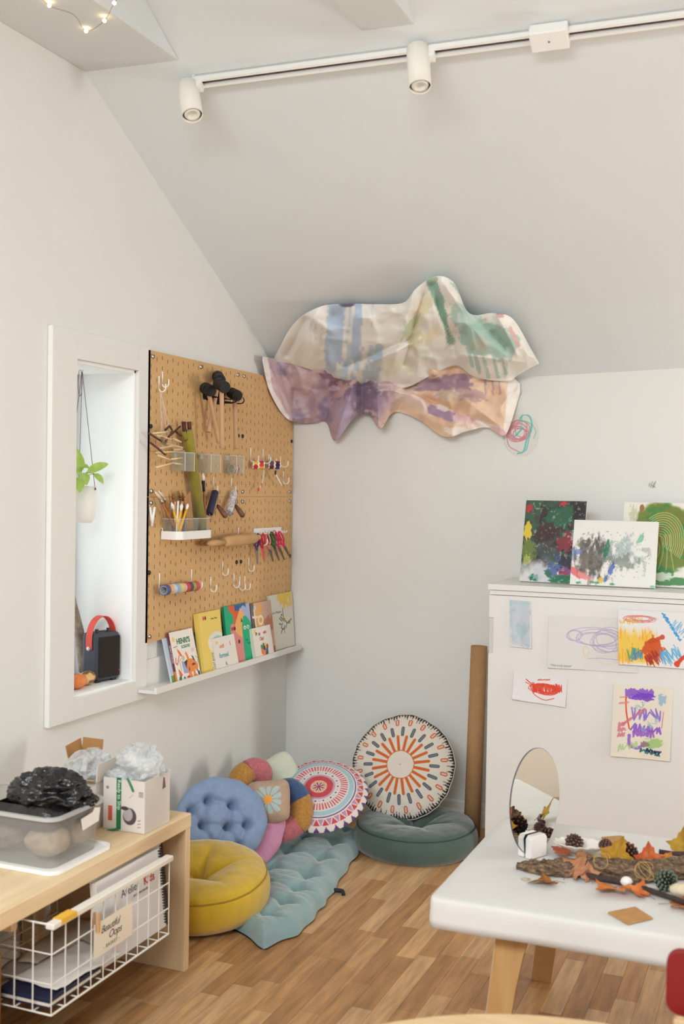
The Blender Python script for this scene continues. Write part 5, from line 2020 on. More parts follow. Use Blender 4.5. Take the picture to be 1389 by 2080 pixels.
# drawings taped to the cabinet door
M_PAPER = vmat('drawing_paper', .85)


def taped(tl, tr, bl, art_fn, label, bg, res=.0014, curl=.006, rotx_=0., seed=0, dy=0.):
    y_ = CYF - .0012 - dy
    A, B, C_ = pw(*bl, 1, y_), pw(*tr, 1, y_), pw(*tl, 1, y_)
    xd = B - C_
    w = np.linalg.norm(xd)
    xd = xd / w
    yd = C_ - A
    h = np.linalg.norm(yd)
    yd = yd / h
    a = Art(w, h, res, bg)
    art_fn(a, w, h)
    bul = lambda u, v: curl * (.25 + np.clip(1 - v, 0, 1) ** 2 * (.4 + .6 * np.abs(2 * u - 1)) + .1 * np.sin(u * 9 + seed))
    P = A + a.X[..., None] * xd + a.Y[..., None] * yd + bul(a.X / w, a.Y / h)[..., None] * np.array([0, -1., 0])
    k = painted('taped_drawing', P, a.C, M_PAPER)
    s = k.modifiers.new('thickness', 'SOLIDIFY')
    s.thickness = .0003
    return tag(k, label, 'drawing', 'drawings taped to the cabinet'), w, h, A, xd, yd


def art_d1(a, w, h):
    X, Y = a.X / w, a.Y / h
    a.mix(smooth(.02, .1, X) * smooth(1, .9, X) * smooth(0, .08, Y), (196, 204, 214), .9)
    a.mix(smooth(.1, .45, fbm(X * 4, Y * 9, 0, 3, 4)), (176, 196, 208), .8)
    a.blot(.55 * w, .36 * h, .34 * w, .2 * h, (170, 196, 206), .7, 0, 4)
    for y in (.93, .95, .97):
        a.line([(.0, y * h), (w, (y + .01) * h)], .004, (176, 206, 210), .7, .8)
    for x in (.04, .08):
        a.line([(x * w, .4 * h), (x * w, h)], .004, (170, 204, 210), .7, .8)


taped((1035, 1218), (1078, 1222), (1037, 1313), art_d1, 'pale blue wash on a small narrow sheet near the top left of the door', (222, 222, 221))


def art_d2(a, w, h):
    c = (176, 160, 204)
    a.scrib(.58 * w, .6 * h, .34 * w, .2 * h, 4, .0022, c, .9, 3)
    a.scrib(.68 * w, .56 * h, .2 * w, .24 * h, 5, .002, c, .9, 6)
    a.scrib(.3 * w, .66 * h, .1 * w, .12 * h, 2, .0022, c, .9, 8)
    a.scrib(.42 * w, .36 * h, .04 * w, .12 * h, 2, .0022, (226, 208, 170), .9, 9)
    a.line(bez([(.55 * w, .3 * h), (.58 * w, .16 * h), (.74 * w, .14 * h), (.7 * w, .28 * h), (.56 * w, .26 * h)], 6), .0022, (228, 210, 172))
    a.line([(.45 * w, .22 * h), (.6 * w, .24 * h), (.86 * w, .22 * h)], .002, c)
    a.line([(0, .005 * h), (.42 * w, .005 * h)], .003, (176, 190, 160), .8)


k, w, h, A, xd, yd = taped((1114, 1250), (1297, 1257), (1112, 1357), art_d2, 'white sheet with faint purple pencil loops in the middle of the door', (224, 223, 222), curl=.003)
lettering('caption', '"This is my house"', .012, A + xd * .01 + yd * .010 + np.array([0, -.0045, 0]), xd, yd, mat('green_pencil', (140, 152, 120), .8), k, shear=.2)


def art_d3(a, w, h):
    r = np.random.default_rng(2)
    Y, X = a.Y / h, a.X / w
    a.mix(smooth(.5, .38, X + .1 * fbm(X * 12, Y * 12, 0, 1)) * smooth(.72, .5, Y + .1 * fbm(X * 30, Y * 4, 0, 2)) * smooth(.0, .1, Y), (238, 196, 70), .85)
    a.mix(smooth(.1, .4, fbm(X * 60, Y * 8, 0, 6, 3)) * smooth(.5, .36, X) * smooth(.75, .6, Y), (240, 160, 60), .7)
    a.hatch(.02 * w, .78 * h, .3 * w, .84 * h, 16, .004, (238, 190, 80), .8, 3, .12 * h)
    a.scrib(.25 * w, .85 * h, .2 * w, .07 * h, 8, .002, (206, 110, 110), .8, 5)
    a.blot(.4 * w, .3 * h, .13 * w, .26 * h, (206, 84, 44), .9, -.3, 7, .5)
    a.line([(.38 * w, .45 * h), (.52 * w, .55 * h)], .016, (200, 80, 50), .9, .5)
    a.hatch(.34 * w, .1 * h, .5 * w, .2 * h, 14, .004, (160, 50, 56), .8, 8, .26 * h)
    a.hatch(.12 * w, .2 * h, .26 * w, .24 * h, 10, .005, (90, 160, 120), .8, 9, .2 * h)
    a.hatch(.16 * w, .2 * h, .3 * w, .18 * h, 10, .004, (80, 130, 190), .8, 10, .22 * h)
    a.hatch(.5 * w, .15 * h, .72 * w, .3 * h, 26, .0032, (90, 170, 216), .85, 11, .34 * h)
    a.hatch(.52 * w, .98 * h, .72 * w, .5 * h, 22, .005, (64, 150, 214), .9, 12, .05 * h)
    a.hatch(.62 * w, .8 * h, .95 * w, .5 * h, 20, .0028, (100, 176, 222), .8, 13, .2 * h)
    a.line(bez([(.68 * w, .08 * h), (.76 * w, .22 * h), (.88 * w, .32 * h), (1. * w, .34 * h)], 6), .02, (214, 66, 44), .9, .5)
    a.hatch(.78 * w, .06 * h, .86 * w, .14 * h, 10, .006, (216, 70, 46), .9, 15, .08 * h)


taped((1255, 1238), (1432, 1247), (1256, 1349), art_d3, 'bright sheet with yellow, orange, red and blue crayon at the right of the door', (232, 231, 232), seed=2, dy=.007)


def art_d4(a, w, h):
    c = (222, 72, 54)
    a.scrib(.6 * w, .52 * h, .28 * w, .2 * h, 12, .003, c, .9, 3)
    a.hatch(.36 * w, .5 * h, .9 * w, .6 * h, 46, .004, c, .9, 4, .3 * h)
    a.hatch(.46 * w, .8 * h, .7 * w, .86 * h, 12, .004, c, .8, 5, .03 * h)
    a.line(bez([(.24 * w, .76 * h), (.36 * w, .6 * h), (.44 * w, .4 * h)], 6), .004, c)
    a.line(bez([(.23 * w, .66 * h), (.34 * w, .56 * h), (.4 * w, .3 * h), (.6 * w, .14 * h), (.78 * w, .24 * h)], 6), .003, c)
    a.line([(.0, .02 * h), (.14 * w, .01 * h)], .002, (180, 178, 176))


taped((1044, 1362), (1152, 1377), (1041, 1420), art_d4, 'small white sheet with a red crayon scribble at the left of the door', (231, 230, 231), curl=.01, seed=4)


def art_d5(a, w, h):
    a.C[:] = (233, 226, 212)
    W2, H2 = w, h
    P = (136, 86, 206)
    a.hatch(.22 * w, .88 * h, .68 * w, .9 * h, 40, .008, P, .85, 1, .12 * h)
    a.blot(.5 * w, .84 * h, .2 * w, .07 * h, (120, 70, 200), .85, 0, 2)
    a.blot(.82 * w, .83 * h, .1 * w, .08 * h, (150, 184, 210), .8, 0, 3)
    a.hatch(.3 * w, .6 * h, .86 * w, .62 * h, 14, .005, (130, 100, 210), .85, 4, .16 * h)
    a.hatch(.34 * w, .42 * h, .84 * w, .4 * h, 20, .007, P, .85, 5, .1 * h)
    a.hatch(.36 * w, .34 * h, .7 * w, .36 * h, 18, .007, (150, 90, 200), .85, 6, .1 * h)
    a.line(bez([(.3 * w, .3 * h), (.32 * w, .18 * h), (.44 * w, .14 * h), (.56 * w, .2 * h)], 6), .012, (150, 96, 206), .85, .4)
    a.line(bez([(.22 * w, .82 * h), (.24 * w, .62 * h), (.3 * w, .4 * h)], 6), .006, (226, 92, 50))
    a.line([(.12 * w, .82 * h), (.26 * w, .84 * h)], .004, (232, 150, 70))
    for k in range(3):
        a.hatch(.1 * w, (.44 - .07 * k) * h, .24 * w, (.46 - .07 * k) * h, 8, .006, (214, 116, 136), .8, 10 + k, .06 * h)
    a.line([(.2 * w, .46 * h), (.54 * w, .68 * h)], .012, (206, 120, 140), .8, .5)
    a.line([(.12 * w, .74 * h), (.26 * w, .76 * h)], .008, (220, 140, 150), .8)
    a.line([(.86 * w, .66 * h), (.84 * w, .44 * h)], .004, (214, 130, 150), .8)
    a.blot(.72 * w, .22 * h, .2 * w, .08 * h, (160, 200, 120), .85, .2, 14)
    a.blot(.56 * w, .2 * h, .1 * w, .05 * h, (150, 120, 130), .8, 0, 15)
    a.hatch(.1 * w, .12 * h, .5 * w, .2 * h, 16, .005, (172, 206, 140), .8, 16, .1 * h)
    a.hatch(.5 * w, .12 * h, .84 * w, .07 * h, 18, .006, (40, 100, 104), .85, 17, .05 * h)
    a.hatch(.6 * w, .13 * h, .84 * w, .1 * h, 12, .005, (24, 44, 84), .9, 18, .04 * h)
    for x, y in ((.5, .36), (.62, .46), (.36, .66)):
        a.hatch(x * w, y * h, (x + .2) * w, (y + .12) * h, 8, .0022, (150, 180, 200), .8, int(x * 70), .12 * h)


taped((1246, 1389), (1367, 1397), (1240, 1535), art_d5, 'cream sheet with purple and green crayon at the lower right of the door', (233, 226, 212), curl=.008, seed=6)

# cardboard tube standing between wall and cabinet
rt = .037
a = pw(973, 1312, 1, -.13)
b = pw(958, 1690, 1, -.16)
dd = unit(a - b)
b = a - dd * (a[2] - .001) / dd[2]
t = thing('cardboard_tube', 'tall brown cardboard tube leaning in front of the back wall by the cabinet', 'tube', tuple(b))
L = np.linalg.norm(a - b)
obj('tube_wall', MB().lathe([(rt - .003, 0), (rt, 0), (rt, L), (rt - .003, L), (rt - .003, 0)], b, frame(dd), 36), mat('kraft_tube', (178, 138, 96), .85, vrgb=(170, 130, 89), vscale=25, bump=.1, bscale=200), t, smooth=False)
for p in t.children[0].data.polygons:
    p.use_smooth = len(p.vertices) == 4 and p.area > .002
# ------------------------------------------------------------------ cushions in the corner
def pd(x, y, depth):
    """photo pixel at a given distance along the optical axis"""
    return CAM + ray(x, y) * depth


M_COTTON = vmat('cotton', .95, bump=.25, bscale=500, sheen=.15, spec=.15)
M_VELVET = vmat('velvet', .9, bump=.2, bscale=350, sheen=.5, spec=.15)


def basis(n, up=(0, 0, 1), roll=0.):
    """u (right), v (up on the face), n (out of the face)"""
    n = unit(n)
    u = unit(np.cross(up, n))
    v = np.cross(n, u)
    c, s = math.cos(roll), math.sin(roll)
    return np.stack([c * u + s * v, -s * u + c * v, n], 1)


def round_cushion(name, parent, o, R, rad, front, back, color, m, nr=46, nt=150, outline=None):
    """front/back: height functions (x, y, rho); color(x, y, rho, side)"""
    rho = np.concatenate([np.linspace(.004, 1, nr) ** .85, np.linspace(1, .004, nr // 2)[1:]])
    side = np.concatenate([np.ones(nr), -np.ones(nr // 2 - 1)])
    th = np.arange(nt) * 2 * PI / nt
    RH, TH = np.meshgrid(rho, th, indexing='ij')
    SD = side[:, None] * np.ones(nt)
    k = outline(TH) if outline is not None else 1.
    x, y = RH * np.cos(TH) * k * rad, RH * np.sin(TH) * k * rad
    z = np.where(SD > 0, front(x, y, RH), back(x, y, RH))
    P = np.stack([x, y, z], 2) @ R.T + np.asarray(o)
    return painted(name, P, color(x / rad, y / rad, RH, SD), m, parent, cu=True)


def plain(rgb, amt=.06, sc=14, seed=0):
    def f(x, y, r, s):
        n = fbm(x * sc, y * sc, s, seed, 4)
        return np.array(rgb, float) * (1 + amt * n[..., None])
    return f


# -------- floor poufs with a central tuft and piped edge
def pouf(name, label, c, rad, H, rgb, ncrease, seed, tilt=None, amt=.07):
    c = np.asarray(c, float)
    t = thing(name, label, 'cushion', tuple(c), 'round tufted floor cushions')
    R = np.eye(3) if tilt is None else tilt
    nt = 160
    th = np.arange(nt) * 2 * PI / nt
    rng = np.random.default_rng(seed)
    ca = (np.arange(ncrease) + .25 * rng.random(ncrease)) * 2 * PI / ncrease + seed
    rows = []
    zs = []
    nb = lambda a, b_: fbm(np.cos(th) * a, np.sin(th) * a, b_, seed, 3)
    sidep = [(.90, 0), (.97, .12), (1.0, .3), (1.01, .5), (1.0, .72), (.972, .9), (.955, .985), (.945, 1.0)]
    for k, (r_, z_) in enumerate(sidep):
        wr = 1 + .012 * nb(2.2, z_ * 1.3) + .006 * math.sin(PI * z_) * np.sin(th * 34 + 3 * nb(2, 1)) * smooth(.2, .8, nb(3, 5))
        rows.append(np.stack([rad * r_ * wr * np.cos(th), rad * r_ * wr * np.sin(th), np.full(nt, H * z_) + .004 * nb(2, 3)], 1))
    piping = rows[-1].copy()
    for r_ in np.concatenate([[.93], np.linspace(.9, .004, 40)]):
        q = (1 - r_)
        z = H + .24 * H * np.sin(PI * np.clip(q * 1.0, 0, 1) ** .7) - .30 * H * np.exp(-(r_ / .07) ** 2) - .16 * H * np.exp(-(r_ / .24) ** 2)
        z = z + .006 * fbm(r_ * np.cos(th) * 4, r_ * np.sin(th) * 4, 0, seed, 4)
        cre = np.zeros(nt)
        for a in ca:
            dth = (th - a + PI) % (2 * PI) - PI
            cre = np.maximum(cre, np.exp(-np.abs(dth * (r_ + .02) / .05) ** 1.1))
        z = z - .27 * H * cre * math.exp(-((r_ - .12) / .36) ** 2)
        rows.append(np.stack([rad * r_ * np.cos(th), rad * r_ * np.sin(th), z * np.ones(nt)], 1))
    bot = [np.stack([rad * r_ * np.cos(th), rad * r_ * np.sin(th), np.zeros(nt)], 1) for r_ in (.004, .5)]
    L = np.array(bot + rows)
    N = fbm(L[..., 0] * 26, L[..., 1] * 26, L[..., 2] * 26, seed, 4)
    C = np.array(rgb, float) * (1 + amt * N[..., None])
    P = L @ R.T + c
    painted('cover', P, C, M_VELVET, t, cu=True)
    obj('piping', MB().tube((piping * [1.004, 1.004, 1] + [0, 0, .001]) @ R.T + c, .0032, 6, closed=True), mat('piping_%d_%d_%d' % rgb, tuple(x * .8 for x in rgb), .9), t, smooth=True)
    return t


pouf('floor_cushion', 'dark green velvet round floor cushion below the sun print cushion', (.818, -.412, .0), .268, .105, (74, 92, 86), 6, 3)
pouf('floor_cushion', 'mustard yellow round floor cushion beside the low bench', (.352, -1.462, .047), .248, .118, (194, 158, 42), 5, 8, rotz(.39) @ rotx(.15) @ rotz(-.39))

# -------- teal tufted mat on the floor
t = thing('floor_mat', 'pale teal tufted mattress pad lying along the left wall', 'mat', (.38, -.95, 0))
nu, nv = 130, 250
U, V = np.meshgrid(np.linspace(0, 1, nu), np.linspace(0, 1, nv))
left = bez([(.05, -1.38), (.06, -1.2), (.05, -.8), (.05, -.22)], 84)
right = bez([(.70, -1.60), (.752, -1.48), (.735, -1.28), (.715, -1.12), (.668, -.86), (.63, -.62), (.60, -.40)], 42)
left = np.array([[np.interp(v, np.linspace(0, 1, len(left)), left[:, k]) for k in (0, 1)] for v in V[:, 0]])
right = np.array([[np.interp(v, np.linspace(0, 1, len(right)), right[:, k]) for k in (0, 1)] for v in V[:, 0]])
XY = left[:, None] * (1 - U[..., None]) + right[:, None] * U[..., None]
edge = np.minimum(np.minimum(U * .7, (1 - U) * .7), np.minimum(V * 1.45, (1 - V) * 1.45))
ed = np.sqrt(1 - (1 - np.clip(edge / .08, 0, 1)) ** 2)
Z = .058 * ed
cu_, cv_ = 3.9, 7.4
fu, fv = (U - .06) * cu_, V * cv_
du, dv = np.abs(fu - np.round(fu)), np.abs(fv - np.round(fv))
dd = np.hypot(du, dv)
inn = smooth(.0, .09, edge)
Z = Z - .036 * np.exp(-(dd / .15) ** 2) * inn
Z = Z - .014 * (np.exp(-(du / .10) ** 2) * np.exp(-(dv / .42) ** 2) + np.exp(-(dv / .10) ** 2) * np.exp(-(du / .42) ** 2)) * inn
Z = Z + .006 * fbm(U * 14, V * 28, 0, 4, 4) * ed
# folded front corner
cr_ = np.exp(-((U - 1) / .13) ** 2 - (V / .06) ** 2)
Z = Z + .02 * cr_ * ed
XY = XY + cr_[..., None] * np.array([-.005, -.05])
XY = XY + (ed[..., None] < .999) * (.005 * np.sin(V * cv_ * 2 * PI + 1.2))[..., None] * np.array([1., 0]) * (U[..., None] > .5)
N = fbm(XY[..., 0] * 12, XY[..., 1] * 12, 0, 5, 5)
C = np.array((126, 152, 154), float) * (1 + .07 * N[..., None])
C = C + smooth(.25, .5, fbm(XY[..., 0] * 9, XY[..., 1] * 9, 3, 15, 4))[..., None] * smooth(-.75, -.45, XY[..., 1])[..., None] * (np.array((176, 140, 150.)) - C) * .5
top = np.stack([XY[..., 0], XY[..., 1], np.maximum(Z, .004) + .004], 2)
painted('mat_top', top, C, M_VELVET, t)
bt = top[::6, ::6].copy()
bt[..., 2] = .003
obj('mat_underside', MB().grid(bt[:, ::-1]), mat('mat_underside_fabric', (38, 44, 50), .9), t)
obj('tie', MB().tube(bez([(.70, -1.06, .012), (.735, -1.05, .01), (.75, -1.07, .006)], 4), .008, 6), MATS['mat_underside_fabric'], t, smooth=True)


# -------- buttoned chair pads
def buttoned(name, label, o, R, rad, thick, rgb, tufts, seed, outline=None, m=M_COTTON, amt=.05):
    t = thing(name, label, 'cushion', tuple(np.asarray(o) - [0, 0, rad * .7]), 'buttoned round seat pads')

    def front(x, y, r):
        z = thick * np.sqrt(np.clip(1 - r ** 2.6, 0, 1)) ** .8
        n = len(tufts)
        for i, (a, b_) in enumerate(tufts):
            d = np.hypot(x / rad - a, y / rad - b_)
            z = z - thick * .62 * np.exp(-(d / .10) ** 2) - thick * .22 * np.exp(-(d / .26) ** 2)
        for i in range(n):
            for j in range(i):
                p, q = np.array(tufts[i]), np.array(tufts[j])
                if np.hypot(*(p - q)) < .72:
                    L_ = (q - p) @ (q - p)
                    tt = np.clip(((x / rad - p[0]) * (q - p)[0] + (y / rad - p[1]) * (q - p)[1]) / L_, 0, 1)
                    d = np.hypot(x / rad - p[0] - tt * (q - p)[0], y / rad - p[1] - tt * (q - p)[1])
                    z = z - thick * .22 * np.exp(-(d / .06) ** 2)
        z = z + .05 * thick * fbm(x / rad * 6, y / rad * 6, 0, seed, 4)
        return z

    round_cushion('cover', t, o, R, rad, front, lambda x, y, r: -thick * .7 * np.sqrt(np.clip(1 - r ** 2.6, 0, 1)), plain(rgb, amt, 10, seed), m, 60, 180, outline)
    for a, b_ in tufts:
        p = np.asarray(o) + R @ np.array([a * rad, b_ * rad, float(front(np.array(a * rad), np.array(b_ * rad), np.array(math.hypot(a, b_))))])
        obj('button', MB().ell(p, (.004, .004, .003), None, 8, 6), mat('button_%d_%d_%d' % rgb, tuple(x * .8 for x in rgb), .9), t, smooth=True)
    return t


tf = [(-.38, .38), (.16, .36), (-.42, -.18), (.14, -.12), (.56, .0), (-.1, -.6), (.44, -.5), (-.72, .1)]
ol = lambda th: 1 + .035 * np.sin(2 * th + .6) + .02 * np.sin(3 * th + 1) + .01 * np.sin(11 * th)
nb_ = unit((.60, -.66, .46))
buttoned('seat_pad', 'blue buttoned round cushion leaning on the wall above the yellow one', pd(448, 1668, 4.34), basis(nb_, roll=-.25), .178, .05, (128, 148, 180), tf, 4, ol)
buttoned('seat_pad', 'pink cushion mostly hidden behind the blue buttoned cushion', pd(500, 1680, 4.47), basis(unit((.60, -.66, .46)), roll=.4), .165, .05, (196, 138, 166), [(.3, .3), (-.3, -.3)], 9, ol)


# -------- sun print cushion
def seg_mask(x, y, ax, ay, bx, by, hw, aa):
    dx, dy = bx - ax, by - ay
    tt = np.clip(((x - ax) * dx + (y - ay) * dy) / (dx * dx + dy * dy), 0, 1)
    d = np.hypot(x - ax - tt * dx, y - ay - tt * dy)
    return 1 - smooth(hw - aa, hw + aa, d)


def sun_color(x, y, r, s):
    C = np.ones(x.shape + (3,)) * np.array([222, 214, 202.])

    def put(m, c):
        C[:] = C * (1 - m[..., None]) + np.array(c, float) * m[..., None]

    aa = .006
    put((1 - smooth(.006, .012, np.abs(r - .262))) * (s > 0), (206, 110, 60))
    for k in range(20):
        a = (k + .5) * 2 * PI / 20
        c_, n_ = math.cos(a), math.sin(a)
        put(seg_mask(x, y, .285 * c_, .285 * n_, .545 * c_, .545 * n_, .027, aa) * (s > 0), (206, 104, 52))
        a = k * 2 * PI / 20
        c_, n_ = math.cos(a), math.sin(a)
        put(seg_mask(x, y, .58 * c_, .58 * n_, .715 * c_, .715 * n_, .030, aa) * (s > 0), (66, 74, 84))
        put(seg_mask(x, y, .58 * c_, .58 * n_, .715 * c_, .715 * n_, .015, aa) * (s > 0), (122, 128, 134))
    for k in range(20):
        a = (k + .5) * 2 * PI / 20
        c_, n_ = math.cos(a), math.sin(a)
        put(seg_mask(x, y, .80 * c_, .80 * n_, .865 * c_, .865 * n_, .036, aa) * (s > 0), (204, 96, 56))
        put(seg_mask(x, y, .80 * c_, .80 * n_, .865 * c_, .865 * n_, .016, aa) * (s > 0), (224, 206, 192))
    th = np.arctan2(y, x)
    tri = np.abs(((th * 110 / (2 * PI)) % 1) - .5) * 2
    h_ = .06 + .085 * (.5 + .5 * np.sin(th * 37 + np.sin(th * 13) * 2))
    m = ((1 - r) < h_ * (1 - tri)) * (r > .84)
    put(m.astype(float), (44, 42, 42))
    put(smooth(.985, .995, r) * .8, (60, 56, 54))
    return C


bt_ = np.array([.735, -.375, .098])
tl_ = .47
n_s = unit((.10, -math.cos(math.radians(24)), math.sin(math.radians(24))))
Rs = basis(n_s, roll=.05)
osun = bt_ + Rs[:, 1] * .232 + Rs[:, 2] * .012
t = thing('sun_cushion', 'round cream cushion with an orange and grey sunburst print', 'cushion', tuple(bt_))
wav = lambda th: 1 + .008 * np.sin(5 * th) + .006 * np.sin(9 * th + 1) + .004 * np.sin(23 * th) - .018 * np.exp(-((th - 5.6) / .07) ** 2) - .02 * np.exp(-((th - 2.85) / .06) ** 2)
fz = lambda x, y, r: .058 * np.clip(1 - r ** 2.4, 0, 1) ** .75 + .002 * fbm(x * 30, y * 30, 0, 2, 3)
round_cushion('cover', t, osun, Rs, .232, fz, lambda x, y, r: -.052 * np.clip(1 - r ** 2.4, 0, 1) ** .75, sun_color, M_COTTON, 110, 420, wav)
th = np.arange(160) * 2 * PI / 160
k = wav(th) * .2335
obj('seam', MB().tube(np.stack([k * np.cos(th), k * np.sin(th), 0 * th], 1) @ Rs.T + osun, .0022, 5, closed=True), mat('seam_cream', (206, 198, 184), .9), t, smooth=True)


# -------- mandala cushion
def mandala(x, y, r, s):
    C = np.ones(x.shape + (3,)) * np.array([214, 206, 200.])
    th = np.arctan2(y, x)

    def put(m, c, a=1.):
        m = np.clip(m, 0, 1)[..., None] * a
        C[:] = C * (1 - m) + np.array(c, float) * m

    ring = lambda a, b, e=.008: smooth(a - e, a + e, r) * (1 - smooth(b - e, b + e, r))
    red, blue, pur, mau, org = (190, 74, 82), (158, 188, 198), (92, 66, 122), (176, 136, 164), (228, 156, 104)
    saw = lambda n, ph=0.: np.abs(((th * n / (2 * PI) + ph) % 1) - .5) * 2
    put(ring(.30, .345), mau, .7)
    put(ring(.17, .30), red)
    put((r < .165) * (saw(8, .5) < .55) * (r > .07), org, .9)
    put((r < .16) * (saw(8) < .85 - r * 5.4), pur)
    put(1 - smooth(.035, .045, r), red)
    for k in range(30):
        a = k * 2 * PI / 30
        c = [pur, (170, 196, 196)][k % 2]
        put(1 - smooth(.016, .022, np.hypot(x - .395 * math.cos(a), y - .395 * math.sin(a))), c)
    put(ring(.455, .60) * smooth(.44, .5, saw(56)), (198, 92, 106), .95)
    put(ring(.63, .72), blue)
    put(ring(.745, .765, .004), pur)
    w1 = np.clip((r - .79) / .12, 0, 1)
    put(ring(.79, .905, .003) * (saw(30) < w1 * .8), red)
    put(ring(.79, .905, .003) * (saw(30, .5) < (1 - w1) * .7), mau)
    for k in range(30):
        a = (k + .5) * 2 * PI / 30
        put(1 - smooth(.016, .022, np.hypot(x - .945 * math.cos(a), y - .945 * math.sin(a))), org)
    put((r > .93) * (saw(30) < (r - .93) * 9), [92, 66, 122])
    put((s < 0) * 1., (220, 212, 206))
    return C


n_m = unit((.10, -.52, .85))
Rm = basis(n_m, roll=.12)
om = pd(650, 1616, 4.73)
om = np.array([om[0], om[1], max(om[2], .15)])
t = thing('mandala_cushion', 'round cushion with a red, blue and purple mandala print in the corner', 'cushion', tuple(om - [0, 0, .15]))
fz = lambda x, y, r: .055 * np.clip(1 - r ** 3.2, 0, 1) ** .8 + .002 * fbm(x * 24, y * 24, 0, 12, 3)
round_cushion('cover', t, om, Rm, .205, fz, lambda x, y, r: -.05 * np.clip(1 - r ** 3, 0, 1) ** .8, mandala, M_COTTON, 110, 380, lambda th: 1 + .01 * np.sin(4 * th))

# -------- plush bolster of coloured tube segments, daisy cushion, pale cushion behind
t = thing('patchwork_bolster', 'bent plush bolster sewn from mustard, pink and navy tube segments', 'bolster', tuple(pd(600, 1700, 4.66)))
MW = {}
for nm, c in (('mustard', (184, 132, 62)), ('rose', (190, 106, 112)), ('navy', (62, 88, 132))):
    MW[nm] = mat('wool_' + nm, c, .97, var=.16, vscale=90, bump=.5, bscale=260, bdist=.003, sheen=.3)


def seg(pts, rads, mn, pn='tube_segment'):
    c = bez(pts, 8)
    r_ = np.interp(np.linspace(0, 1, len(c)), np.linspace(0, 1, len(rads)), rads)
    return obj(pn, MB().tube(c, r_, 22), MW[mn], t, smooth=True)


D = 4.62
seg([pd(478, 1640, D - .06), pd(482, 1605, D - .05), pd(490, 1579, D - .03), pd(503, 1566, D - .01)], [.050, .051, .050, .047], 'mustard')
seg([pd(501, 1567, D - .01), pd(516, 1563, D + .01), pd(528, 1567, D + .015), pd(530, 1582, D + .02), pd(525, 1594, D + .03)], [.046, .050, .050, .046, .022], 'rose')
seg([pd(568, 1598, D + .05), pd(588, 1602, D + .02), pd(603, 1614, D - .0), pd(610, 1625, D)], [.030, .046, .048, .046], 'navy')
seg([pd(609, 1620, D), pd(613, 1642, D - .02), pd(609, 1665, D - .04), pd(601, 1676, D - .05)], [.045, .048, .049, .046], 'mustard')
seg([pd(604, 1672, D - .045), pd(590, 1682, D - .06), pd(570, 1690, D - .07), pd(545, 1700, D - .08)], [.045, .048, .047, .034], 'rose')

od = pd(546, 1628, 4.50)
nd_ = unit((.30, -.80, .40))
Rd = basis(nd_, roll=.12)


def daisy_col(x, y, r, s):
    C = np.array((176, 150, 128), float) * (1 + .05 * fbm(x * 9, y * 9, 0, 6, 4)[..., None])
    th = np.arctan2(y, x)
    pet = np.abs(((th * 11 / (2 * PI)) % 1) - .5) * 2
    m = (r > .12) * (r < .62) * (pet < (.95 * np.sqrt(np.clip(1 - ((r - .4) / .26) ** 2, 0, 1)) * .85 + .0)) * (s > 0)
    C = C * (1 - .9 * m[..., None]) + np.array((164, 190, 190.)) * .9 * m[..., None]
    m = (r < .17) * (s > 0)
    return C * (1 - m[..., None]) + np.array((232, 156, 74.)) * m[..., None]


t = thing('daisy_cushion', 'small taupe cushion with a pale blue daisy between the plush tubes', 'cushion', tuple(od - [0, 0, .09]))
sq = lambda th: .98 / (np.abs(np.cos(th)) ** 5 + np.abs(np.sin(th)) ** 5) ** .2 * (1 + .03 * np.sin(3 * th))
round_cushion('cover', t, od, Rd, .088, lambda x, y, r: .05 * np.clip(1 - r ** 3, 0, 1) ** .7 + .004 * fbm(x * 20, y * 20, 0, 4, 3), lambda x, y, r: -.04 * np.clip(1 - r ** 3, 0, 1) ** .7, daisy_col, M_COTTON, 60, 200, sq)
op = pd(562, 1592, 4.80)
t = thing('pale_cushion', 'pale mint cushion glimpsed behind the plush bolster', 'cushion', tuple(op - [0, 0, .1]))
round_cushion('cover', t, op, basis(unit((.5, -.8, .3)), roll=.5), .115, lambda x, y, r: .045 * np.clip(1 - r ** 3, 0, 1) ** .7, lambda x, y, r: -.045 * np.clip(1 - r ** 3, 0, 1) ** .7, plain((196, 202, 184), .03, 8, 2), M_COTTON, 40, 120, sq)
# ------------------------------------------------------------------ low pine bench along the left wall
M_PINE = mat('pale_pine', (228, 204, 166), .5, vrgb=(216, 186, 144), vscale=7, stretch=(6, .35, 6), bump=.04, bscale=40, bstretch=(4, .3, 4), spec=.35)
M_PINE_V = mat('pale_pine_upright', (222, 196, 158), .5, vrgb=(210, 180, 140), vscale=7, stretch=(5, 5, .35), bump=.04, bscale=40, bstretch=(4, 4, .3), spec=.35)
BH, BXF, BYE = .505, .54, -1.868
t = thing('low_bench', 'long low pine bench with open front along the left wall', 'bench', (.28, -3, 0))
obj('top', MB().box((.018, -4.3, BH - .046), (BXF, BYE, BH)), M_PINE, t, bevel=.003)
obj('end_panel', MB().box((.018, BYE - .030, 0), (BXF - .002, BYE - .001, BH - .046)), M_PINE_V, t, bevel=.002)
obj('end_panel', MB().box((.018, -4.28, 0), (BXF - .002, -4.25, BH - .046)), M_PINE_V, t, bevel=.002)
obj('back_post', MB().box((.02, -2.05, 0), (.065, -1.995, BH - .046)), M_PINE_V, t, bevel=.002)
obj('back_board', MB().box((.018, -4.25, .30), (.03, BYE - .03, BH - .046)), M_PINE, t)
for y in (-2.69, -2.085):
    obj('basket_runner', MB().box((.05, y - .012, .418), (.50, y + .012, BH - .046)), M_PINE, t)

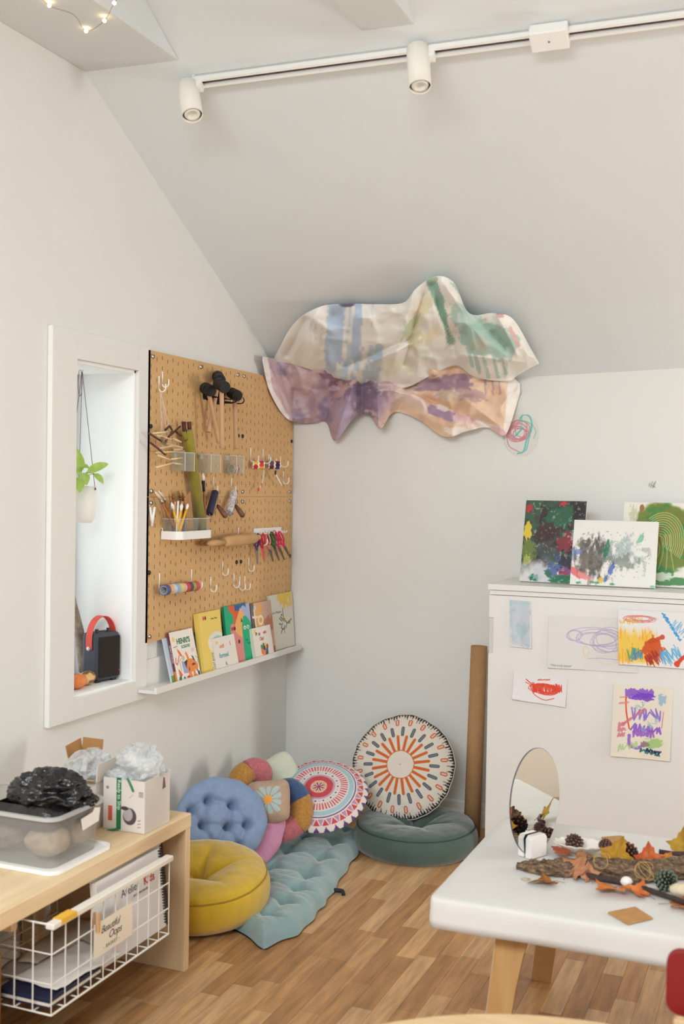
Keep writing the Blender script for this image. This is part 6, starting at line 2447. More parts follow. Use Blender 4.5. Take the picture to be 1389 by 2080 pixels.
# wire pull-out basket
b0, b1, by0, by1, bz0, bz1 = .20, .603, -2.672, -2.106, .212, .442
M_WIRE = mat('white_coated_wire', (232, 228, 220), .4)
t = thing('wire_basket', 'white wire pull-out basket under the bench with a hand lettered card', 'basket', ((b0 + b1) / 2, (by0 + by1) / 2, bz0))
rw = .0021
fr = MB()
for z in (bz0, bz1):
    fr.tube([(b0, by1, z), (b0, by0, z), (b1, by0, z), (b1, by1, z)], .0032, 6)
obj('rim', fr, M_WIRE, t)
ny = 10
for k in range(ny + 1):
    y = by0 + k * (by1 - by0) / ny
    obj('wire', MB().tube([(b1, y, bz1), (b1, y, bz0), (b0, y, bz0), (b0, y, bz1)], rw, 6), M_WIRE, t)
for k in range(1, 7):
    x = b0 + k * (b1 - b0) / 7
    obj('wire', MB().tube([(x, by0, bz1), (x, by0, bz0), (x, by1, bz0)], rw, 6), M_WIRE, t)
for z in (bz0 + .078, bz0 + .155):
    obj('wire', MB().tube([(b0, by1, z), (b0, by0, z), (b1, by0, z), (b1, by1, z)], rw, 6), M_WIRE, t)
hb = obj('handle_bar', MB().box((b1 - .012, by0 - .012, bz1 - .008), (b1 + .014, by1 + .002, bz1 + .008)), mat('bar_white', (226, 220, 210), .4), t, bevel=.003)
obj('tape_mark', MB().box((b1 - .0135, by0 + .02, bz1 - .004), (b1 + .0148, by0 + .085, bz1 + .0092)), mat('yellow_tape', (226, 176, 58), .5), hb)

# card with the clothes peg
cx = b1 + .0045
A, B, Cc = pw(190, 1950, 0, cx), pw(268, 1921, 0, cx), pw(190, 1880, 0, cx)
cw, ch = B[1] - A[1], Cc[2] - A[2]
t = thing('sign_card', 'cream card lettered Beautiful Oops Basket pegged to the wire basket', 'sign', (cx, A[1], A[2]))
obj('card', MB().box((cx, A[1], A[2]), (cx + .0008, A[1] + cw, A[2] + ch)), mat('cream_card', (232, 222, 204), .8), t)
yh, zh = np.array([0, 1., 0]), np.array([0, 0, 1.])
o = np.array([cx + .0010, A[1], A[2]])
lettering('lettering', 'Beautiful', ch * .30, o + yh * cw * .17 + zh * ch * .62, yh, zh, INK, t, shear=.35, spacing=.92)
lettering('lettering', 'Oops', ch * .32, o + yh * cw * .36 + zh * ch * .35, yh, zh, INK, t, shear=.35, spacing=.92)
lettering('lettering', '- BASKET -', ch * .15, o + yh * cw * .24 + zh * ch * .13, yh, zh, INK, t, spacing=1.2)
p = pw(198, 1874, 0, cx + .003)
t = thing('clothes_peg', 'small wooden clothes peg holding the cream card', 'clothes peg', (cx, p[1], p[2] - .025))
for dx in (-.009, .0045):
    obj('peg_half', MB().box((cx + dx, p[1] - .005, p[2] - .026), (cx + dx + .0045, p[1] + .005, p[2] + .026)), mat('peg_wood', (206, 160, 112), .7), t, bevel=.001)

# spiral notebooks standing in the basket
M_COIL = mat('black_coil', (34, 32, 33), .4)


def notebook(label, x, y0, y1, z0, z1, th, rgb, lean, coil):
    t = thing('spiral_notebook', label, 'notebook', (x, (y0 + y1) / 2, z0), 'spiral notebooks in the wire basket')
    R = roty(-lean)
    o = np.array([x, y0, z0])
    w, h = y1 - y0, z1 - z0
    obj('front_cover', MB().box((th - .0012, 0, 0), (th, w, h), R, o), mat('notebook_%d_%d_%d' % rgb, rgb, .5), t)
    obj('pages', MB().box((.0012, 0, .002), (th - .0013, w - .004, h - .002), R, o), M_PAGE, t)
    obj('back_cover', MB().box((0, 0, 0), (.0011, w, h), R, o), MATS['notebook_%d_%d_%d' % rgb], t)
    cb = MB()
    n = int(h / .0085)
    tt = np.linspace(0, n * 2 * PI, n * 9)
    rr = th / 2 + .004
    pts = np.stack([th / 2 + rr * np.cos(tt), w + .001 + rr * .8 * np.sin(tt), .006 + (h - .012) * tt / tt[-1]], 1) @ R.T + o
    obj('coil', cb.tube(pts, .0022, 5), mat('coil_%d_%d_%d' % coil, coil, .4), t)
    return t, R, o, w, h, th


zb_ = bz0 + .004
nb = notebook('white spiral notebook with a printed studio logo in the wire basket', .552, -2.40, -2.072, zb_, zb_ + .235, .022, (222, 220, 220), .12, (34, 32, 33))
t_, R_, o_, w_, h_, th_ = nb
vx, vy, vz = R_[:, 0], R_[:, 1], R_[:, 2]
q = o_ + R_ @ np.array([th_ + .0004, w_ * .34, h_ * .66])
lettering('logo', 'Atelier', .034, q, vy, vz, mat('logo_grey', (60, 58, 60), .6), t_)
lettering('logo', 'Kids', .034, q + vy * .118, vy, vz, mat('logo_red', (176, 66, 50), .6), t_, bold=.0008)
lettering('logo', 'ART STUDIO FOR KIDS', .008, q + vy * .06 - vz * .016, vy, vz, MATS['logo_grey'], t_)
notebook('grey spiral notebook standing behind the logo notebook', .520, -2.33, -2.012, zb_ + .012, zb_ + .245, .02, (196, 188, 180), .12, (36, 32, 34))
notebook('orange spiral notebook with a dark red coil at the back of the basket', .487, -2.30, -1.962, zb_ + .024, zb_ + .25, .02, (214, 116, 62), .12, (84, 44, 40))
# loose papers in the basket bottom
rp = np.random.default_rng(8)
for k, (lb, rgb, x0, y0, ang, z) in enumerate((('white paper sheet with a dark printed edge at the basket bottom', (214, 208, 202), .38, -2.62, .1, .006), ('crumpled white sheet lying on top in the basket', (224, 218, 210), .42, -2.60, -.12, .034), ('grey sheet under the others in the basket', (190, 184, 180), .34, -2.58, .03, .018), ('cream sheet in the middle of the basket papers', (222, 210, 190), .36, -2.50, .2, .026))):
    g = np.stack(np.meshgrid(np.linspace(0, .16, 14), np.linspace(0, .24 + .03 * k, 18)), 2)
    zz = .012 * np.abs(fbm(g[..., 0] * 14 + k, g[..., 1] * 14, 0, k + 3, 3)) + .0
    P = np.concatenate([g, zz[..., None]], 2) @ rotz(ang).T + np.array([x0, y0, bz0 + z])
    P[..., 0] = np.clip(P[..., 0], b0 + .004, b1 - .006)
    P[..., 1] = np.clip(P[..., 1], by0 + .006, by1 - .006)
    ob = obj('paper_sheet', MB().grid(P), mat('sheet_%d' % k, rgb, .85), smooth=True)
    s = ob.modifiers.new('thickness', 'SOLIDIFY')
    s.thickness = .0016
    tag(ob, lb, 'paper', 'papers in the wire basket')
t = thing('magazine', 'dark blue and white magazine at the near end of the basket bottom', 'magazine', (.5, -2.6, bz0 + .003))
obj('block', MB().box((.42, -2.655, bz0 + .004), (.585, -2.43, bz0 + .03)), mat('magazine_navy', (34, 40, 66), .5), t, bevel=.002)
obj('page_edge', MB().box((.421, -2.6555, bz0 + .011), (.5855, -2.4305, bz0 + .019)), M_PAGE, t)

# boxes and tubes further along under the bench
t = thing('cardboard_box', 'brown cardboard box under the bench behind the wire basket', 'box', (.3, -2.83, 0))
obj('carton', MB().box((.10, -3.02, .0), (.47, -2.70, .36)), mat('brown_carton', (150, 104, 60), .85, var=.1, vscale=12), t, bevel=.003)
obj('flap', MB().prism([(.10, -2.70, .36), (.10, -3.02, .36), (.06, -3.02, .42), (.06, -2.70, .42)], (.003, 0, .001)), MATS['brown_carton'], t)
t = thing('tube_box', 'low tan box packed with short cardboard tubes under the bench', 'box', (.52, -2.93, 0))
bx_ = MB()
bx_.box((.48, -3.14, 0), (.60, -3.135, .15)).box((.48, -2.745, 0), (.60, -2.74, .15)).box((.48, -3.14, 0), (.485, -2.74, .15)).box((.595, -3.14, 0), (.60, -2.74, .15)).box((.48, -3.14, 0), (.60, -2.74, .005))
obj('tray', bx_, mat('tan_carton', (182, 138, 90), .85, var=.1, vscale=12), t)
for k in range(6):
    i, j = k % 3, k // 3
    c = np.array([.512 + .05 * j, -2.79 - .09 * i - .03 * j, .006])
    tt_ = thing('cardboard_roll', 'short brown cardboard roll standing in the tan box, %s' % ['nearest the basket at the wall side', 'middle one at the wall side', 'farthest one at the wall side', 'nearest the basket at the open side', 'middle one at the open side', 'farthest one at the open side'][k], 'cardboard roll', tuple(c), 'cardboard rolls in the tan box')
    obj('roll_wall', MB().lathe([(.0195, 0), (.0225, 0), (.0225, .21 - .02 * j), (.0195, .21 - .02 * j), (.0195, 0)], c, None, 20), mat('grey_roll', (132, 100, 70), .9), tt_)

# ------------------------------------------------------------------ things on the bench
# clear tub on its white lid, with clay bags and a black bag
TX0, TX1, TY0, TY1, TZ = .13, .488, -2.515, -2.278, BH
def rrect(x0, y0, x1, y1, r, n=6):
    pts = []
    for cx_, cy_, a0 in ((x1 - r, y0 + r, -PI / 2), (x1 - r, y1 - r, 0), (x0 + r, y1 - r, PI / 2), (x0 + r, y0 + r, PI)):
        for k in range(n + 1):
            a = a0 + k / n * PI / 2
            pts.append((cx_ + r * math.cos(a), cy_ + r * math.sin(a)))
    return np.array(pts)


lid = rrect(TX0 - .03, TY0 - .022, TX1 + .022, TY1 + .022, .035)
t = thing('tub_lid', 'flat white plastic lid lying under the clear tub', 'lid', (.3, -2.4, BH))
mb = MB()
rows = [np.column_stack([lid, np.full(len(lid), BH + .001)]), np.column_stack([lid, np.full(len(lid), BH + .012)]), np.column_stack([(lid - lid.mean(0)) * .96 + lid.mean(0), np.full(len(lid), BH + .012)]), np.column_stack([(lid - lid.mean(0)) * .95 + lid.mean(0), np.full(len(lid), BH + .006)])]
mb.grid(np.array(rows), cu=True)
mb.f.append(tuple(range(3 * len(lid), 4 * len(lid))))
mb.f.append(tuple(range(len(lid) - 1, -1, -1)))
obj('lid_plate', mb, M_WHITE, t)
TB_ = BH + .0075
TT = TB_ + .142
t = thing('plastic_tub', 'clear plastic storage tub full of bagged clay on the bench', 'tub', (.3, -2.4, TB_))
M_TUB = clear('cloudy_plastic', (228, 226, 222), .24, .25, gloss=(228, 226, 224))
bot, topo = rrect(TX0 + .012, TY0 + .01, TX1 - .012, TY1 - .01, .03), rrect(TX0, TY0, TX1, TY1, .035)
mb = MB()
mb.grid(np.array([np.column_stack([bot, np.full(len(bot), TB_)]), np.column_stack([topo, np.full(len(bot), TT)])]), cu=True)
mb.f.append(tuple(range(len(bot) - 1, -1, -1)))
obj('tub_wall', mb, M_TUB, t)
ou = rrect(TX0 - .010, TY0 - .010, TX1 + .010, TY1 + .010, .042)
mb = MB()
mb.grid(np.array([np.column_stack([topo, np.full(len(bot), TT)]), np.column_stack([ou, np.full(len(bot), TT)]), np.column_stack([ou, np.full(len(bot), TT - .010)])]), cu=True)
obj('tub_rim', mb, clear('cloudy_rim', (220, 220, 218), .55, .3, gloss=(226, 226, 226)), t)


def lump(c, rad, seed, amp=.25, freq=3., nu=44, nv=26, sharp=False, flat=None):
    c = np.asarray(c, float)
    th, ph = np.linspace(.02, PI - .02, nv), np.arange(nu) * 2 * PI / nu
    TH, PH = np.meshgrid(th, ph, indexing='ij')
    X, Y, Z = np.sin(TH) * np.cos(PH), np.sin(TH) * np.sin(PH), -np.cos(TH)
    n = fbm(X * freq, Y * freq, Z * freq, seed, 4)
    if sharp:
        n = 1 - 2 * np.abs(n) - .4
    k = 1 + amp * n
    P = np.stack([X * k * rad[0], Y * k * rad[1], Z * k * rad[2]], 2) + c
    if flat is not None:
        P[..., 2] = np.maximum(P[..., 2], flat)
    return MB().grid(P, cu=True)


M_CLAY = mat('bagged_clay', (196, 178, 156), .5, vrgb=(170, 150, 128), vscale=30, bump=.4, bscale=60, bdist=.006)
M_CLAY2 = mat('bagged_clay_dark', (150, 138, 124), .5, vrgb=(120, 106, 94), vscale=30, bump=.4, bscale=60, bdist=.006)
tag(obj('clay_bag', lump((.415, -2.44, TB_ + .056), (.062, .058, .046), 3, .18, 2.5), M_CLAY, smooth=True), 'round beige clay lump near the front of the clear tub', 'clay', 'bags of clay in the tub')
tag(obj('clay_bag', lump((.43, -2.335, TB_ + .058), (.046, .046, .048), 5, .18, 2.5), M_CLAY, smooth=True), 'beige clay lump at the right side of the clear tub', 'clay', 'bags of clay in the tub')
tag(obj('clay_bag', lump((.25, -2.42, TB_ + .064), (.09, .075, .053), 7, .2, 2.5), M_CLAY2, smooth=True), 'greyish bagged clay at the left of the clear tub', 'clay', 'bags of clay in the tub')
tag(obj('clay_bag', lump((.34, -2.33, TB_ + .052), (.045, .04, .042), 17, .2, 2.5), M_CLAY2, smooth=True), 'greyish clay lump at the back of the clear tub', 'clay', 'bags of clay in the tub')
M_BAGB = mat('black_bin_bag', (26, 24, 26), .22, spec=.6, bump=.6, bscale=45, bdist=.01)
t = thing('black_bag', 'crumpled shiny black plastic bag bulging out of the clear tub', 'plastic bag', (.36, -2.39, TB_ + .1))
bb = lump((.375, -2.385, TT + .022), (.105, .088, .062), 11, .34, 2.6, 90, 54, True)
obj('bag', bb, M_BAGB, t, smooth=True)
obj('bag_tail', lump((.46, -2.345, TT + .004), (.04, .035, .02), 13, .4, 3, 40, 20, True), M_BAGB, t, smooth=True)
lo = rrect(TX0 + .014, TY0 + .014, TX1 - .014, TY1 - .014, .03)
mb = MB()
rows = []
for z, k in ((TT - .045, .93), (TT - .02, .97), (TT - .004, .96), (TT + .012, .8)):
    l2 = (lo - lo.mean(0)) * k + lo.mean(0)
    sel = l2.copy()
    sel[:, 0] = np.maximum(sel[:, 0], .27)
    rows.append(np.column_stack([sel, np.full(len(sel), z)]))
mb.grid(np.array(rows), cu=True)
obj('bag_lining', mb, M_BAGB, t, smooth=True)
qx = TX1 + .012
t = tag(obj('paper_label', MB().prism([(qx, -2.40, TT - .062), (qx, -2.325, TT - .055), (qx + .001, -2.32, TT - .018), (qx + .001, -2.345, TT - .012), (qx + .001, -2.355, TT - .022), (qx + .001, -2.41, TT - .028)], (.0012, 0, 0)), mat('torn_paper', (232, 226, 220), .8)), 'torn white paper label stuck on the side of the clear tub', 'label')

# two white product boxes with plastic bags
M_BOXW = mat('white_carton', (222, 214, 206), .7, var=.03, vscale=10)
M_BAGC = clear('clear_bag', (240, 242, 242), .42, .1, .22, 14, gloss=(240, 242, 244))
X0, X1, Y0, Y1, Z0, Z1 = .378, .525, -2.122, -1.978, BH + .001, BH + .158
t = thing('product_box', 'white product box with a green tape strip reading Ready to Ship', 'box', ((X0 + X1) / 2, (Y0 + Y1) / 2, Z0), 'white cartons on the bench')
e = .003
for lo_, hi_ in (((X0, Y0, Z0), (X1, Y0 + e, Z1)), ((X0, Y1 - e, Z0), (X1, Y1, Z1 + .008)), ((X0, Y0 + e, Z0), (X0 + e, Y1 - e, Z1)), ((X1 - e, Y0 + e, Z0), (X1, Y1 - e, Z1)), ((X0 + e, Y0 + e, Z0), (X1 - e, Y1 - e, Z0 + e))):
    obj('box_wall', MB().box(lo_, hi_), M_BOXW, t)
bw = X1 - X0
a = Art(bw, .15, .0015, (222, 214, 206))
a.ell(.10 * bw, .125, .005, .005, (140, 138, 134))
a.poly([(.12 * bw, .025), (.22 * bw, .025), (.22 * bw, .07), (.12 * bw, .07)], (206, 96, 78))
a.ell(.64 * bw, .045, .024, .026, (90, 74, 78))
a.ell(.60 * bw, .05, .017, .020, (176, 172, 172))
a.ell(.52 * bw, .068, .014, .006, (84, 66, 68))
for k in range(7):
    a.line([(.86 * bw, .108 + .0025 * k), (.96 * bw, .108 + .0025 * k)], .0012, (110, 108, 106))
a.line([(.62 * bw, .1), (.72 * bw, .112)], .0015, (160, 156, 152))
for k in range(3):
    a.line([(.84 * bw, .015 + .01 * k), (.9 * bw, .017 + .01 * k)], .003, (176, 130, 126))
sheet('printed_face', a, (X0, Y0 - .0006, Z0 + .002), (1, 0, 0), (0, 0, 1), M_PRINT, t)
tw = .016
M_GT = mat('green_tape', (36, 120, 70), .35)
gt = MB().box((X0 + .048, Y0 - .0020, Z0 + .004), (X0 + .048 + tw, Y0 - .0009, Z1 + .004))
gt.prism([(X0 + .048, Y0 - .0010, Z0 + .006), (X0 + .048 + tw, Y0 - .0010, Z0 + .006), (X0 + .030 + tw, Y0 - .014, Z0 + .0006), (X0 + .022, Y0 - .016, Z0 + .0006)], (0, 0, .0008))
obj('tape_strip', gt, M_GT, t)
lettering('tape_lettering', 'Ready to Ship', .0165, (X0 + .0525, Y0 - .0024, Z1 - .002), (0, 0, -1), (1, 0, 0), mat('tape_white', (226, 236, 226), .6), t)
obj('tape_end', MB().tube(bez([(X0 + .086, Y0 - .003, Z1 + .006), (X0 + .098, Y0 - .004, Z1 - .012), (X0 + .108, Y0 - .003, Z1 - .032)], 5), .0035, 6), M_GT, t)
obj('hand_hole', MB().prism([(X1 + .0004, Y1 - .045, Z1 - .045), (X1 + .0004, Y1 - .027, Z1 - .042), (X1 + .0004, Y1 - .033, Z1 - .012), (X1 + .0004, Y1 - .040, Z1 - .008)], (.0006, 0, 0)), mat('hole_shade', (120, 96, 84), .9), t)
pb = lump((.455, -2.04, Z1 + .020), (.064, .064, .062), 21, .5, 1.7, 30, 20, True, Z1 - .05)
tag(obj('plastic_bag', pb, M_BAGC, smooth=False), 'crinkled clear plastic bag heaped on the box with green tape', 'plastic bag', 'clear bags in the cartons')
tag(obj('plastic_bag', lump((.42, -2.10, Z1 + .0), (.042, .016, .022), 23, .4, 2.6, 40, 24, True), M_BAGC, smooth=True), 'small clear bag fold spilling over the printed front of the box', 'plastic bag', 'clear bags in the cartons')
X0b, X1b, Y0b, Y1b, Z1b = .195, .362, -2.14, -1.97, BH + .142
t = thing('open_carton', 'opened white carton with a raised brown flap on the bench', 'box', ((X0b + X1b) / 2, (Y0b + Y1b) / 2, Z0), 'white cartons on the bench')
for lo_, hi_ in (((X0b, Y0b, Z0), (X1b, Y0b + e, Z1b)), ((X0b, Y1b - e, Z0), (X1b, Y1b, Z1b)), ((X0b, Y0b + e, Z0), (X0b + e, Y1b - e, Z1b)), ((X1b - e, Y0b + e, Z0), (X1b, Y1b - e, Z1b)), ((X0b + e, Y0b + e, Z0), (X1b - e, Y1b - e, Z0 + e))):
    obj('box_wall', MB().box(lo_, hi_), M_BOXW, t)
obj('front_flap', MB().prism([(X0b + .004, Y0b, Z1b), (X1b, Y0b, Z1b), (X1b + .01, Y0b - .035, Z1b + .014), (X0b + .0, Y0b - .035, Z1b + .014)], (0, 0, .003)), mat('carton_inside', (206, 176, 140), .8), t)
obj('brown_flap', MB().prism([(X0b, Y1b - .07, Z1b), (X0b, Y1b, Z1b), (X0b - .012, Y1b, Z1b + .085), (X0b - .012, Y1b - .08, Z1b + .075)], (.003, 0, 0)), mat('brown_flap', (170, 124, 76), .85), t)
obj('back_flap', MB().prism([(X0b - .01, Y1b, Z1b), (X1b - .1, Y1b, Z1b), (X1b - .1, Y1b + .012, Z1b + .085), (X0b - .01, Y1b + .012, Z1b + .085)], (0, .003, 0)), MATS['brown_flap'], t)
obj('side_flap', MB().prism([(X1b, Y0b, Z1b), (X1b, Y1b, Z1b), (X1b + .004, Y1b, Z1b + .065), (X1b + .004, Y0b, Z1b + .055)], (.003, 0, 0)), M_BOXW, t)
tag(obj('plastic_bag', lump((.28, -2.05, Z1b + .006), (.068, .068, .058), 31, .5, 1.8, 28, 18, True, Z1b - .06), M_BAGC, smooth=False), 'clear plastic bag stuffed into the open carton with the brown flap', 'plastic bag', 'clear bags in the cartons')
# ------------------------------------------------------------------ low table under a white cloth
TH_ = .48
tx0, tx1, tY0, tY1 = 1.447, 2.78, -2.185, -1.395
t = thing('play_table', 'low plywood table with tapered legs under the white cloth', 'table', ((tx0 + tx1) / 2, (tY0 + tY1) / 2, 0))
M_PLY = mat('birch_ply', (196, 156, 104), .5, vrgb=(182, 140, 90), vscale=9, stretch=(4, 4, .4))
M_PLYE = mat('birch_ply_edge', (224, 206, 172), .6)
obj('table_top', MB().box((tx0 + .012, tY0 + .012, TH_ - .028), (tx1 - .012, tY1 - .012, TH_ - .004)), M_PLY, t, bevel=.004)
obj('apron', MB().box((tx0 + .1, tY0 + .06, TH_ - .075), (tx1 - .1, tY1 - .06, TH_ - .029)), M_PLY, t)
for xc, sx in ((1.60, 1), (2.62, -1)):
    for yc, sy in ((tY0 + .055, 1), (tY1 - .075, -1)):
        prof = [(0, TH_ - .03), (.098, TH_ - .03), (.088, .40), (.068, .34), (.052, .26), (.044, .15), (.040, 0), (-.052, 0)][::1]
        prof = [(0.018, TH_ - .03), (.112, TH_ - .03), (.10, .40), (.082, .34), (.064, .25), (.046, .12), (.030, 0), (-.032, 0)]
        pts = [(xc + sx * a, yc, z) for a, z in prof]
        lg = obj('leg', MB().prism(pts, (0, .02 * sy, 0)), M_PLY, t)
        obj('ply_edge', MB().prism([(xc + sx * (a - .0006), yc + .0005 * sy, z) for a, z in ((.018, TH_ - .03), (-.032, 0))] + [(xc + sx * (a - .0006), yc + .0195 * sy, z) for a, z in ((-.032, 0), (.018, TH_ - .03))], (-.0012 * sx, 0, 0)), M_PLYE, lg)

# tablecloth: flat top, soft edge, short wavy drop
nper = 360
pp = rrect(tx0, tY0, tx1, tY1, .022, 10)
cl = np.vstack([pp, pp[:1]])
sl = np.concatenate([[0], np.cumsum(np.hypot(*np.diff(cl, axis=0).T))])
q = np.linspace(0, sl[-1], nper, endpoint=False)
per = np.stack([np.interp(q, sl, cl[:, 0]), np.interp(q, sl, cl[:, 1])], 1)
cen = np.array([(tx0 + tx1) / 2, (tY0 + tY1) / 2])
nrm = np.roll(per, -1, 0) - np.roll(per, 1, 0)
nrm = np.stack([nrm[:, 1], -nrm[:, 0]], 1)
nrm /= np.linalg.norm(nrm, axis=1)[:, None]
wv = .5 * np.sin(q * 21 + 2 * np.sin(q * 5)) + .5 * fbm(q * 9, q * 0, 0, 3, 3)
rows = []
for f_ in (.0, .3, .6, .85, .96):
    rows.append(np.column_stack([cen + (per - cen) * f_, np.full(nper, TH_ + .0008 * math.sin(f_ * 9))]))
for off, dz in ((0, .0), (.004, -.003), (.0065, -.010), (.007, -.03), (.008, -.055), (.0085, -.076)):
    k = max(0, -dz - .008) / .07
    rows.append(np.column_stack([per + nrm * (off + .006 * k * wv)[:, None], TH_ + dz + .004 * k * fbm(q * 4, q * 0, 0, 8, 2)]))
cloth = obj('tablecloth', MB().grid(np.array(rows), cu=True), mat('white_cotton_cloth', (216, 214, 210), .9, var=.02, vscale=6, bump=.12, bscale=300, spec=.15), smooth=True)
s = cloth.modifiers.new('thickness', 'SOLIDIFY')
s.thickness = .0015
s.offset = 0
tag(cloth, 'white cotton cloth draped over the low table with a short hem', 'tablecloth')
TZ_ = TH_ + .002


def tp(x, y, dz=0.):
    return pw(x, y, 2, TZ_ + dz)


# oval mirror clamped in white blocks
mc_b = tp(1082, 1738)
view = unit(np.array([CAM[0] - mc_b[0], CAM[1] - mc_b[1], 0]))
ang = math.radians(49)
nm = np.array([view[0] * math.cos(ang) - view[1] * math.sin(ang), view[0] * math.sin(ang) + view[1] * math.cos(ang), 0.])
Rm_ = basis(unit(nm + np.array([0, 0, .05])), roll=-.10)
hm, wm = .156, .108
om_ = mc_b + np.array([0, 0, .0]) + Rm_[:, 1] * (hm + .002)
t = thing('oval_mirror', 'frameless oval mirror standing upright on the table', 'mirror', tuple(mc_b))
a = np.arange(72) * 2 * PI / 72
ov = np.stack([wm * np.cos(a), hm * np.sin(a), 0 * a], 1)
obj('mirror_plate', MB().prism((ov + [0, 0, -.004]) @ Rm_.T + om_, Rm_[:, 2] * .0038), mat('mirror_edge', (74, 68, 82), .35), t)
obj('mirror_face', MB().prism((ov * .992) @ Rm_.T + om_ - Rm_[:, 2] * .0003, Rm_[:, 2] * .0006), mat('mirror_silver', (232, 234, 230), .01, metal=1), t)
M_BLK = mat('white_block', (232, 226, 222), .6)
cb = tp(1083, 1742)
t = thing('mirror_clamp', 'pair of white blocks gripping the foot of the oval mirror', 'stand', tuple(cb))
for sg, dn in ((1, .0012), (-1, .0052)):
    lo_ = np.array([-.036, 0, 0 if sg > 0 else -.022])
    Rb = np.stack([unit(np.cross((0, 0, 1), nm)), np.array([0, 0, 1.]), unit(nm)], 1)
    obj('clamp_block', MB().prism([(mc_b + Rb @ np.array([u, v, dn if sg > 0 else -dn])) + np.array([0, 0, .0006]) for u, v in ((-.035, 0), (.035, 0), (.035, .056), (.026, .066), (-.026, .066), (-.035, .056))], Rb[:, 2] * sg * .022), M_BLK, t, bevel=.002)

# scallop shell dish
sc_ = tp(1180, 1734)
t = thing('shell_dish', 'white scallop shell dish holding a pine cone', 'shell', tuple(sc_))
th, rr = np.linspace(0, 2 * PI, 96, endpoint=False), np.linspace(.02, 1, 18)
RR, TH = np.meshgrid(rr, th, indexing='ij')
sx_, sy_ = .082, .05
k = 1 + .03 * np.cos(TH * 16) * RR
Z = .004 + .028 * RR ** 2.2 + .0016 * np.cos(TH * 16) * RR
P = np.stack([RR * k * sx_ * np.cos(TH), RR * k * sy_ * np.sin(TH), Z], 2) @ rotz(.15).T + sc_
Cc = np.ones(P.shape) * np.array([236, 228, 216.])
pk = smooth(.1, .4, fbm(P[..., 0] * 30, P[..., 1] * 30, 0, 3, 4)) * (RR > .55)
Cc = Cc + pk[..., None] * (np.array([206, 150, 134.]) - Cc) * .3
so = painted('shell_wall', P, Cc, vmat('shell_nacre', .35), t, cu=True)
s = so.modifiers.new('thickness', 'SOLIDIFY')
s.thickness = .002


# pine cones
def pinecone(label, c, R, L, rad, rgb, tip_rgb, n=64, open_=.6, seed=0):
    """c: middle of the cone; R third column: axis"""
    c = np.asarray(c, float)
    t = thing('pine_cone', label, 'pine cone', tuple(c - np.array([0, 0, rad])), 'pine cones on the table')
    core = MB().lathe([(.001, -L * .48), (rad * .42, -L * .4), (rad * .5, -L * .1), (rad * .36, L * .2), (rad * .14, L * .44), (.001, L * .48)], c, R, 12)
    obj('core', core, mat('cone_core_%d' % seed, tuple(x * .6 for x in rgb), .9), t)
    sc, tips = MB(), MB()
    for i in range(n):
        f_ = i / (n - 1)
        a = i * 2.39996
        z = L * (-.46 + .92 * f_)
        env = rad * (math.sin(PI * min(1, (f_ * .86 + .10))) ** .7)
        d = np.array([math.cos(a), math.sin(a), 0])
        up = np.array([0, 0, 1.])
        out = unit(d * open_ + up * (1 - open_) * (1 if f_ > .3 else .4))
        base = np.array([0, 0, z]) + d * env * .3
        tipp = np.array([0, 0, z]) + d * env * .35 + out * env * .66
        s_ = np.cross(up, d)
        w_ = env * .26 + .0012
        nr_ = unit(np.cross(s_, out))
        poly = [base - s_ * w_ * .5, base + s_ * w_ * .5, tipp + s_ * w_ - out * w_ * .4, tipp, tipp - s_ * w_ - out * w_ * .4]
        sc.prism([R @ p + c for p in poly], R @ (nr_ * rad * .09))
        tips.ell(R @ (tipp - out * w_ * .1) + c, (w_ * .55,) * 3, None, 5, 4)
    so_ = obj('scales', sc, mat('cone_scale_%d' % seed, rgb, .8, var=.25, vscale=120), t)
    so_['kind'] = 'stuff'
    to = obj('scale_tips', tips, mat('cone_tip_%d' % seed, tip_rgb, .8), t)
    to['kind'] = 'stuff'


pinecone('open brown pine cone sitting in the shell dish', sc_ + np.array([-.022, .004, .030]), basis((.2, -.3, .9)), .046, .026, (88, 62, 54), (120, 90, 76), 56, .8, 1)
pinecone('reddish pine cone tilted behind the yellow leaf', tp(1232, 1738) + np.array([0, 0, .024]), basis((-.6, .2, .7)), .05, .022, (92, 62, 58), (112, 80, 72), 70, .5, 2)
pinecone('dark pine cone lying behind the bark', tp(1272, 1756) + np.array([0, .01, .030]), basis((.8, -.3, .25)), .062, .030, (44, 38, 38), (140, 84, 56), 60, .7, 3)
pinecone('green tinged dark pine cone in front of the bark', tp(1351, 1808) + np.array([0, 0, .026]), basis((.5, -.7, .3)), .058, .030, (34, 36, 32), (104, 116, 96), 70, .6, 4)
ac = tp(1181, 1746) + np.array([.0, -.004, .014])
t = thing('walnut', 'small tan nut lying in the shell dish', 'nut', tuple(ac - [0, 0, .014]))
obj('nut_shell', lump(ac, (.017, .013, .0125), 4, .1, 3, 24, 16), mat('nut_brown', (176, 120, 74), .5, var=.2, vscale=80), t, smooth=True)
obj('nut_seam', MB().tube(np.array([ac + [.0172 * math.cos(x), .001, .0127 * math.sin(x)] for x in np.linspace(0, 2 * PI, 25)[:-1]]), .0009, 5, closed=True), mat('nut_seam', (130, 84, 50), .6), t)

